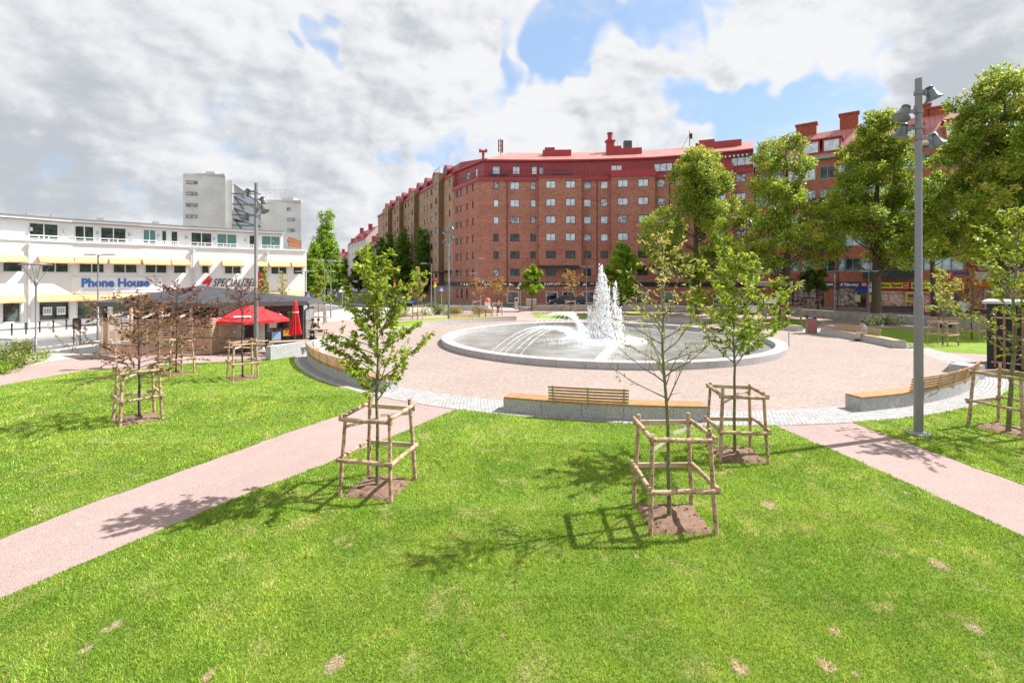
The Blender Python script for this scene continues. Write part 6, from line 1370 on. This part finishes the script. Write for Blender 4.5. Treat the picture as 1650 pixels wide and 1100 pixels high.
# cafe menu board + info board on two legs
p = G(124, 556); t = thing('notice_board', 'black rounded notice board on two thin legs left of the kiosk', 'notice board', (p.x, p.y, 0)); b = MB(); h_ = ZD(512, p.y)
for s in (-1, 1): b = MB(); b.cyl((s*.2, 0, 0), (s*.2, 0, h_-.15), .03, 8); b.build('leg', M_dkm, t)
b = MB(); b.plate([(-.26, 0), (.26, 0), (.26, .62), (.2, .7), (-.2, .7), (-.26, .62)], (0, .03, h_-.72), (1, 0, 0), (0, 0, 1), .06); b.build('board', M_dkm, t); b = MB(); b.plate([(-.19, .1), (.19, .1), (.19, .52), (-.19, .52)], (0, -.035, h_-.7), (1, 0, 0), (0, 0, 1), .01); b.build('print', mat('brown_print', (.2, .1, .08), .6, var=.5, vscale=12), t)
B0 = None
for i, (px, py) in enumerate(((19, 543), (42, 541), (64, 538.5), (86, 536), (107, 533.5), (225, 524))):
    p = G(px, py); lab = ['black bollard nearest the left edge of the photo', 'second black bollard from the left edge', 'black bollard just right of the funnel lamp', 'fourth black bollard from the left edge', 'black bollard nearest the black notice board', 'lone black bollard behind the kiosk'][i]
    if B0 is None:
        B0 = thing('bollard', lab, 'bollard', tuple(p), 0, 'black bollards in front of the white building'); b = MB(); b.tube([(0, 0, 0), (0, 0, .06), (0, 0, .07), (0, 0, .78), (0, 0, .8), (0, 0, .92)], [.09, .09, .055, .05, .065, .055], 12); b.build('post', M_dkm, B0); b = MB(); b.lathe([(.07, .9), (.075, .93), (.05, .99), (0, 1.01)], n=12); b.build('cap', M_dkm, B0)
    else: dup(B0, tuple(p), 0, lab)
# beach flag
p = G(427, 530); t = thing('beach_flag', 'red teardrop beach flag with white lettering behind the kiosk', 'flag', (p.x, p.y, 0)); s = p.y/FPX; zt = ZD(438, p.y); zb = ZD(476, p.y)
ol = [(-.62, zb), (-.62, zt-.1), (-.5, zt), (-.2, zt-.1), (.1, zt-.5), (.28, zt-1.1), (.32, zt-1.6), (.3, zb)]; b = MB(); b.plate(ol, (0, 0, 0), (1, 0, 0), (0, 0, 1), .02); b.build('flag', mat('flag_red', (.62, .05, .04), .7), t); b = MB(); b.tube([(-.64, 0, 0), (-.64, 0, zt-.1), (-.5, 0, zt+.02), (-.2, 0, zt-.08), (.1, 0, zt-.48), (.29, 0, zt-1.1), (.33, 0, zt-1.6)], .025, 6); b.build('pole', M_dkm, t)
me = text_mesh('lettering', 'TEST', .62, M_sgw, .01, .012); put('lettering', me, t, (-.28, -.04, zt-.42), (R(90), R(90), 0))
# ------------------------------------------------------------------ park benches, bin, cabin
M_rw = mat('reddish_wood', (.50, .28, .15), .6, var=.3, vscale=5)
def park_bench(label):
    t = thing('park_bench', label, 'bench', (0, 0, 0), 0, 'small wooden park benches')
    b = MB(); [b.box((0, -.2+.1*i, .46), (1.9, .085, .035)) for i in range(4)]; b.build('seat', M_rw, t)
    b = MB(); [b.box((0, .24+.025*i, .56+.11*i), (1.9, .035, .09), tilt=(-.2, 0, 0)) for i in range(4)]; b.build('backrest', M_rw, t)
    for s in (-1, 1): b = MB(); b.box((s*.35, 0, .22), (.1, .12, .44)); b.beam((s*.35, .15, .42), (s*.35, .32, .95), .06, .03); b.build('leg', M_dkm, t)
    return t
PB = None
for lab, px, py, rot in (('wooden bench on a pedestal in front of the retaining wall, left of the estate car', 869, 501, 0), ('pale wooden bench behind the far left curved bench', 777, 511.5, 5), ('wooden park bench before the wall on the far right lawn path', 1524, 528, -15), ('small bench left of the far wooden guard by the blue car', 648, 509, 20)):
    p = G(px, py)
    if PB is None: PB = park_bench(lab); PB.location = p
    else: dup(PB, tuple(p), R(rot), lab)
p = G(1307, 537); t = thing('litter_bin', 'tall litter bin with faded red front and slanted lid right of the pool', 'litter bin', (p.x, p.y, 0), R(-12)); s = p.y/FPX
b = MB(); b.box((0, 0, .58), (.62, .55, 1.15)); b.build('body', M_pst, t); b = MB(); b.box((-.03, -.285, .6), (.5, .03, 1.02)); b.build('front_panel', mat('faded_red', (.42, .16, .13), .6, var=.3, vscale=6), t)
b = MB(); b.plate([(-.33, 1.42), (.33, 1.22), (.33, 1.27), (-.33, 1.48)], (0, .29, 0), (1, 0, 0), (0, 0, 1), .58); b.build('lid', M_pst, t); b = MB(); b.box((-.28, .05, 1.3), (.05, .4, .24)); b.box((.28, .05, 1.2), (.05, .4, .14)); b.build('lid_support', M_dkm, t)
b = MB(); b.lathe([(0, -.02), (.06, -.02), (.06, 0), (0, 0)], (-.03, -.305, .92), 12, M=Matrix.Rotation(R(90), 3, 'X'));
for a, c in (((-.03, .86), (-.03, .62)), ((-.03, .62), (-.13, .4)), ((-.03, .62), (.08, .42)), ((-.03, .8), (-.15, .68)), ((-.03, .8), (.1, .72))): b.beam((a[0], -.31, a[1]), (c[0], -.31, c[1]), .05, .02)
b.build('figure_symbol', mat('red_symbol', (.6, .12, .1), .6), t)
CB = thing('slatted_cabin', 'dark cabin clad with upright wooden battens at the right edge', 'cabin', (0, 0, 0)); c0 = G(1590, 594); dv = Vector((.67, -.74, 0)).normalized(); nv = Vector((dv.y, -dv.x, 0)); CL = 6.; top = ZD(487, c0.y)
b = MB(); a = c0; c = c0+dv*CL; b.prism([xy(a), xy(c), xy(c-nv*3.2), xy(a-nv*3.2)], 0, top-.05); b.build('wall', mat('black_panel', (.02, .02, .025), .6), CB)
b = MB(); a2, c2 = c0-dv*.15+nv*.25, c+nv*.25; b.prism([xy(a2), xy(c2), xy(c2-nv*3.8), xy(a2-nv*3.8)], top-.05, top+.07); b.build('roof', mat('pale_metal'), CB)
for i in range(21):
    q = c0+dv*(.28+i*.29)+nv*.07; b = MB(); b.box((q.x, q.y, .12+(top-.3)/2), (.09, .11, top-.3), math.atan2(dv.y, dv.x)); b.build('batten', mat('red_cedar', (.34, .15, .09), .6, var=.35, vscale=3), CB)
b = MB(); 
for z in (.35, 1.45, 2.4): b.beam(c0+nv*.03+dv*.15+Vector((0, 0, z)), c+nv*.03+Vector((0, 0, z)), .04, .07)
b.build('rail', mat('pale_timber'), CB)
b = MB(); p_ = G(1585, 600); 
# low block right of the bench, beside the cabin
t = thing('stone_block', 'rough pale stone block between the right bench and the cabin', 'stone'); b = MB(); q = G(1584, 620); b.box((q.x+.5, q.y+1.2, .3), (.9, .8, .6), .4); b.build('block', M_rock, t)
# ------------------------------------------------------------------ road signs
def road_sign(label, px, py, ytop, kind):
    p = G(px, py); s = p.y/FPX; zt = ZD(ytop, p.y); t = thing('road_sign', label, 'road sign', (p.x, p.y, 0), 0, 'small road signs'); b = MB(); b.cyl((0, 0, 0), (0, 0, zt), .035, 8); b.build('pole', mat('grey_steel'), t)
    W_ = .72
    if kind == 'cross':
        b = MB(); b.box((0, -.05, zt-W_/2), (W_, .03, W_)); b.build('plate', M_bl2, t); b = MB(); b.plate([(-.27, .12), (.27, .12), (0, .62)], (0, -.068, zt-W_), (1, 0, 0), (0, 0, 1), .006); b.build('white_triangle', M_sgw, t)
        b = MB(); b.beam((0, -.085, zt-.28), (-.02, -.085, zt-.4), .05, .01); b.beam((-.02, -.085, zt-.4), (-.12, -.085, zt-.56), .035, .01); b.beam((-.02, -.085, zt-.4), (.09, -.085, zt-.56), .035, .01); b.build('walking_figure', M_blk, t)
    elif kind == 'stack':
        for i, m_ in enumerate((M_red, mat('orange_board'), mat('yellow_board'))):
            b = MB(); b.lathe([(0, -.015), (.24, -.015), (.24, .015), (0, .015)], (0, -.06, zt-.25-i*.42), 18 if i % 2 == 0 else 4, M=Matrix.Rotation(R(90), 3, 'X')); b.build('plate', m_, t)
    elif kind == 'tri':
        b = MB(); b.plate([(-.55, 0), (.55, 0), (0, .95)], (0, -.05, zt-.9), (1, 0, 0), (0, 0, 1), .03); b.build('plate', M_sgw, t)
    elif kind == 'blue':
        b = MB(); b.plate([(-.65, 0), (.65, 0), (.75, .25), (.3, .6), (-.6, .55), (-.75, .25)], (0, -.05, zt-.7), (1, 0, 0), (0, 0, 1), .03); b.build('plate', M_bl2, t); b = MB(); b.box((0, -.09, zt-.35), (.9, .01, .1)); b.build('print', M_sgw, t)
    return t
M_bl2 = mat('sign_blue', (.03, .13, .55), .5)
road_sign('blue pedestrian crossing sign at the end of the kiosk roof', 497, 519, 470, 'cross'); road_sign('blue pedestrian crossing sign left of the brick corner', 711.5, 497, 462, 'cross')
road_sign('stacked red and orange road signs before the tan building', 701, 496, 449, 'stack'); road_sign('white triangular sign on a thin pole before the brick building', 838.5, 499, 455, 'tri')
road_sign('blue street name flag in front of the black sign band', 775, 497, 449, 'blue'); road_sign('orange and red sign behind the front young tree crown', 636, 494, 450, 'stack'); road_sign('white triangular sign beside the street left of the blue car', 552, 500, 460, 'tri')
t = thing('utility_box', 'beige utility box before the shop windows', 'box', tuple(G(856, 497))); b = MB(); b.box((0, 0, .7), (1.5, .6, 1.4)); b.build('cabinet', mat('beige_metal', (.55, .48, .40), .6), t); b = MB(); b.box((-.38, -.31, .7), (.68, .03, 1.2)); b.box((.38, -.31, .7), (.68, .03, 1.2)); b.build('door', mat('beige_metal2', (.48, .42, .35), .6), t)
t = thing('utility_box', 'slim beige payment machine left of the utility box', 'box', tuple(G(832, 498.5))); b = MB(); b.box((0, 0, .85), (.5, .45, 1.7)); b.build('cabinet', mat('beige_metal'), t); b = MB(); b.box((0, -.23, 1.35), (.34, .02, .3)); b.build('screen', GL_dark, t)
t = thing('phone_bin', 'small red and white capped post near the person in red', 'post', tuple(G(785.5, 499))); b = MB(); b.lathe([(.38, 0), (.38, 1.1), (.42, 1.12)], n=14); b.build('body', mat('white_board'), t); b = MB(); b.lathe([(.42, 1.12), (.42, 1.35), (.3, 1.6), (0, 1.68)], n=14); b.build('cap', mat('orange_red', (.62, .12, .05), .5), t)
# ------------------------------------------------------------------ vehicles
b = MB(); pl = [G(850, 500.5), G(1040, 501.6), G(1280, 508), G(1320, 511), G(1320, 503), G(1215, 495.5)]; b.prism([xy(v) for v in pl]+[(8., 77.6), (-2., 78.)], .0, .3, bottom=False); struct('raised_road', b, M_road)
M_tyre = mat('tyre', (.02, .02, .02), .9); M_rimm = mat('alloy_rim', (.5, .5, .5), .3, .8); M_carg = glass('car_glass', (.015, .02, .025), .03, 1.6)
M_tl = mat('tail_light', (.5, .01, .01), .3); M_hl = mat('head_light', (.75, .75, .72), .15)
def car(label, name, x, y, yaw, body, kind='estate', cat='car', group='parked and passing cars'):
    """profile along x (front at +x), lofted with tumblehome"""
    t = thing(name, label, cat, (x, y, 0), R(yaw), group); L, Wd, H = (4.7, 1.84, 1.5) if kind == 'estate' else (4.1, 1.74, 1.5) if kind == 'hatch' else (4.9, 1.95, 1.95)
    lowp = {'estate': [(-2.35, .38), (-2.35, .62), (-2.3, .95), (-2.2, 1.0), (0.9, .98), (1.5, .93), (2.1, .78), (2.33, .62), (2.35, .4), (2.2, .22), (-2.2, .25)],
            'hatch': [(-2.05, .38), (-2.05, .7), (-1.98, .95), (-1.9, 1.0), (0.8, .99), (1.4, .93), (1.85, .78), (2.03, .6), (2.05, .4), (1.9, .22), (-1.9, .25)],
            'van': [(-2.45, .38), (-2.45, .8), (-2.42, 1.1), (-2.4, 1.15), (1.2, 1.12), (1.7, 1.02), (2.3, .85), (2.45, .65), (2.45, .4), (2.3, .25), (-2.3, .25)]}[kind]
    up = {'estate': [(-2.28, .99), (-2.0, 1.36), (-1.75, 1.46), (-.3, 1.5), (.25, 1.45), (1.15, .97)], 'hatch': [(-1.98, .99), (-1.75, 1.36), (-1.45, 1.47), (-.3, 1.52), (.2, 1.46), (1.1, .98)],
          'van': [(-2.42, 1.14), (-2.36, 1.85), (-2.2, 1.95), (.4, 1.95), (.8, 1.86), (1.6, 1.1)]}[kind]
    def loft(b, prof, ws, m=0):
        rows = []; n = len(prof)
        for wy in ws: rows.append([(px_*wy[1]+(0 if len(wy) < 3 else wy[2]), wy[0], (pz if pz < .5 else .5+(pz-.5)*wy[1])) for px_, pz in prof])
        vs = [v for r_ in rows for v in r_]; fs = []
        for i in range(len(rows)-1):
            for j in range(n): fs.append((i*n+j, (i+1)*n+j, (i+1)*n+(j+1) % n, i*n+(j+1) % n))
        fs.append(tuple(range(n))); fs.append(tuple(range(len(vs)-n, len(vs)))[::-1]); b.add(vs, fs, m, False)
    h = Wd/2; b = MB(); loft(b, lowp, [(-h, .95), (-h+.06, .99), (-h+.2, 1.), (h-.2, 1.), (h-.06, .99), (h, .95)]); bo = b.build('body', body, t)
    b = MB(); n = len(up); s1, s2 = h-.07, h-.26; z0 = up[0][1]-.01; zt = max(z for _, z in up)
    yy = lambda z: s1+(s2-s1)*(z-z0)/(zt-z0)
    vs = [(px_, -yy(z), z) for px_, z in up]+[(px_, yy(z), z) for px_, z in up]
    b.add(vs, [tuple(range(n))[::-1], tuple(range(n, 2*n))]+[(j, j+1, n+j+1, n+j) for j in range(n-1)]); b.build('cabin_glass', M_carg, t)
    b = MB(); r_ = up[2:-1] if kind != 'van' else up[1:-1]; vs = [(px_, sg_*(yy(z)+.0), z+.022) for sg_ in (-1, 1) for px_, z in r_]; k_ = len(r_)
    b.add(vs+[(v[0], v[1], v[2]-.05) for v in vs], [(j, j+1, k_+j+1, k_+j) for j in range(k_-1)]+[tuple([0, 1][::-1])+(2*k_, 2*k_+1)]+[(j+1, j, 2*k_+j, 2*k_+j+1) for j in range(k_-1)]+[(k_+j, k_+j+1, 3*k_+j+1, 3*k_+j) for j in range(k_-1)])
    for sg_ in (-1, 1):
        for (xa, za), (xb, zb_) in ((up[-1], up[-2]), (up[0], up[2]), ((-.55, z0), (-.6, zt)), ((.25, z0), (-.05, zt-.03))) + ((((-1.5, z0), (-1.6, zt-.05)),) if kind != 'hatch' else ()):
            b.beam((xa, sg_*(yy(za)+.01), za), (xb, sg_*(yy(zb_)+.01), zb_), .07, .05)
    if kind == 'van': [b.box((-1.4, sg_*(yy(1.5)+.0), 1.52), (1.9, .06, .72)) for sg_ in (-1, 1)]
    b.build('roof', body, t)
    for sx in (-1, 1):
        for sy in (-1, 1):
            c = Vector((sx*(L/2-.85)+.05, sy*(h-.1), .32)); M = Matrix.Rotation(R(90), 3, 'X'); b = MB(); b.lathe([(.2, -.11), (.31, -.11), (.33, -.08), (.33, .08), (.31, .11), (.2, .11)], c, 20, M=M); w = b.build('wheel', M_tyre, t)
            b = MB(); b.lathe([(0, -.1), (.2, -.115), (.21, 0), (.2, .115), (0, .1)], c, 14, M=M); b.build('rim', M_rimm, w)
    for sy in (-1, 1):
        b = MB(); b.box((L/2-.18, sy*(h-.3), .68), (.26, .38, .14)); b.build('headlight', M_hl, t); b = MB(); b.box((-L/2+.06, sy*(h-.14), .95 if kind != 'van' else 1.1), (.14, .2, .34 if kind != 'van' else .8)); b.build('tail_light', M_tl, t)
        b = MB(); b.box((.85, sy*(h+.08), 1.02), (.12, .2, .13)); b.build('mirror', body, t)
    b = MB(); b.box((-L/2-.02, 0, .6), (.04, .52, .12)); b.build('number_plate', M_sgw, t); return t
cp = lambda n_, c: mat(n_, c, .35, .3, coat=.8)
p = PD(913, 70.5); DC = car('dark blue estate car parked behind the wall in front of the shop windows', 'parked_car', p.x, p.y, 180, cp('dark_blue_paint', (.012, .02, .06)), 'estate'); DC.scale = (1.12, 1.1, 1.16); DC.location.z = .3
p = G(658, 492); car('blue hatchback parked by the poplars, seen from behind', 'parked_car', p.x, p.y, 112, cp('blue_paint', (.05, .12, .32)), 'hatch')
p = G(646, 489); car('silver car in front of the blue hatchback by the poplars', 'parked_car', p.x, p.y+1.5, 114, cp('silver_paint', (.42, .44, .47)), 'hatch')
p = G(537, 481.5); car('white car driving up the far street', 'moving_car', p.x, p.y, -72, cp('white_paint', (.75, .75, .75)), 'hatch')
p = G(546, 470); car('dark car far up the street', 'moving_car', p.x, p.y, 105, cp('dark_blue_paint', None), 'hatch')
p = PD(1221, 58.0); car('white van with red tail lights behind the trunk of the airy tree', 'parked_van', p.x, p.y, 172, cp('white_paint', None), 'van', 'van')
# ------------------------------------------------------------------ people
M_skin = mat('skin', (.48, .26, .18), .55, var=.1)
def skin_mesh(name, pts, edges, m, parent, root=0, sub=1):
    me = bpy.data.meshes.new(name); me.from_pydata([p[:3] for p in pts], edges, []); me.materials.append(m)
    o = put(name, me, parent); md = o.modifiers.new('skin', 'SKIN'); md.use_smooth_shade = True
    for i, p in enumerate(pts): v = me.skin_vertices[0].data[i]; r_ = p[3]; v.radius = (r_, r_ if len(p) < 5 else p[4]); v.use_root = i == root
    s = o.modifiers.new('sub', 'SUBSURF'); s.levels = s.render_levels = sub; return o
def person(label, loc, yaw, pose, shirt, trous, hair, shoes, group=None, seat=.47):
    t = thing('person', label, 'person', loc, R(yaw), group); P = []; E = []
    def add(x, y, z, r_, link=None, r2=None): P.append((x, y, z, r_) if r2 is None else (x, y, z, r_, r2)); i = len(P)-1; (E.append((link, i)) if link is not None else None); return i
    S = pose != 'stand'; hz = seat+.10 if S else .93; lean = .10 if S else 0
    pel = add(0, 0, hz, .15, None, .11); wa = add(0, -lean*.3, hz+.2, .125, pel, .095); ch = add(0, -lean*.7, hz+.40, .16, wa, .11); nk = add(0, -lean*1.0, hz+.56, .055, ch); hd = add(0, -lean*1.1-.02, hz+.70, .085, nk, .1); tp_ = add(0, -lean*1.1, hz+.79, .06, hd)
    J = {}
    for s in (-1, 1):
        sh = add(s*.17, -lean*.9, hz+.49, .055, ch)
        if pose == 'phone' and s < 0: el = (s*.24, -.28, hz+.33); wr = (s*.13, -.2, hz+.58)
        elif S: el = (s*.24, -.12, hz+.24); wr = (s*.14, -.36, hz+.16)
        else: el = (s*.25, .02, hz+.2); wr = (s*.27, -.08, hz-.04)
        e = add(*el, .042, sh); w = add(*wr, .03, e); d = (Vector(wr)-Vector(el)).normalized(); h = add(*(Vector(wr)+d*.07), .028, w)
        side = d.cross(Vector((0, 0, 1))); side = side.normalized() if side.length > .1 else Vector((1, 0, 0))
        for k_, off in enumerate((-.03, -.01, .01, .03)): 
            q = Vector(wr)+d*(.13-.006*abs(k_-1.4))+side*off; a_ = add(*q, .008, h); add(*(q+d*.03+Vector((0, 0, -.012))), .007, a_)
        add(*(Vector(wr)+d*.05+side*.05*s), .009, w)
        hp_ = add(s*.09, 0, hz-.04, .085, pel)
        if S: kn = (s*.13, -.44, hz+.02); an = (s*.12+(.0), -.42-.05*s, hz-.42)
        else: kn = (s*.10, -.06*s, hz-.44); an = (s*.10, .08*s, .09)
        k1 = add(*kn, .06, hp_); a1 = add(*an, .04, k1); ft = add(an[0], an[1]-.13, max(.03, an[2]-.05), .035, a1); J[s] = (hp_, k1, a1, ft, sh, e, w)
    skin_mesh('body', P, E, M_skin, t, pel)
    sub = lambda idx, g_: [(P[i][0], P[i][1], P[i][2], P[i][3]+g_) if len(P[i]) < 5 else (P[i][0], P[i][1], P[i][2], P[i][3]+g_, P[i][4]+g_) for i in idx]
    idx = [pel, wa, ch, nk]+[J[-1][4], J[-1][5], J[1][4], J[1][5]]; pts = sub(idx, .014); skin_mesh('shirt', pts, [(0, 1), (1, 2), (2, 4), (4, 5), (2, 6), (6, 7)]+[(2, 3)], shirt, t)
    idx = [pel]+[*J[-1][:3]]+[*J[1][:3]]; skin_mesh('trousers', sub(idx, .013), [(0, 1), (1, 2), (2, 3), (0, 4), (4, 5), (5, 6)], trous, t)
    for s in (-1, 1): b = MB(); a = P[J[s][3]]; b.box((a[0], a[1]+.05, a[2]), (.1, .28, .09), taper=.8); b.build('shoe', shoes, t)
    b = MB(); hh = P[hd]; b.lathe([(.099, .0), (.113, .04), (.105, .09), (.07, .135), (0, .15)], (hh[0], hh[1]+.022, hh[2]), 14); b.build('hair', hair, t)
    b = MB(); b.box((hh[0], hh[1]-.115, hh[2]-.005), (.025, .035, .045), taper=.5); b.build('nose', M_skin, t)
    b = MB(); [b.box((hh[0]+s*.035, hh[1]-.1, hh[2]+.02), (.022, .01, .01)) for s in (-1, 1)]; b.build('eye', mat('dark_eye', (.02, .015, .01), .3), t)
    b = MB(); b.box((hh[0], hh[1]-.098, hh[2]-.045), (.04, .01, .008)); b.build('mouth', mat('lips', (.35, .12, .1), .5), t)
    return t
C_ = lambda n_, c: mat(n_, c, .85, var=.15, vscale=8)
q = ring(17.6, -1.2); person('person in a light blue shirt and pale trousers sitting on the right curved bench', (q.x, q.y, 0), -88, 'phone', C_('light_blue_shirt', (.42, .5, .65)), C_('cream_trousers', (.6, .56, .48)), C_('dark_hair', (.02, .015, .012)), C_('brown_shoes', (.08, .04, .02)))
q = G(803, 503.5); person('person in a dark red top walking near the brick building', (q.x, q.y, 0), 60, 'stand', C_('dark_red_top', (.32, .02, .03)), C_('black_trousers', (.02, .02, .025)), C_('dark_hair', None), C_('black_shoes', (.02, .02, .02)))
q = G(494, 548); person('person in dark blue seated at the right picnic table, nearest the parasol', (q.x, q.y, 0), 80, 'sit', C_('navy_top', (.03, .05, .12)), C_('black_trousers', None), C_('grey_hair', (.25, .22, .2)), C_('black_shoes', None), 'people at the picnic table')
q = G(505, 545); person('person in black with long dark hair seated at the right picnic table', (q.x, q.y, 0), 10, 'sit', C_('black_top', (.02, .02, .02)), C_('jeans', (.08, .12, .2)), C_('dark_hair', None), C_('black_shoes', None), 'people at the picnic table')
q = G(516, 544); person('person in a pale top seated at the right end of the picnic table', (q.x, q.y, 0), -60, 'sit', C_('pale_top', (.55, .5, .48)), C_('jeans', None), C_('brown_hair', (.12, .06, .03)), C_('black_shoes', None), 'people at the picnic table')
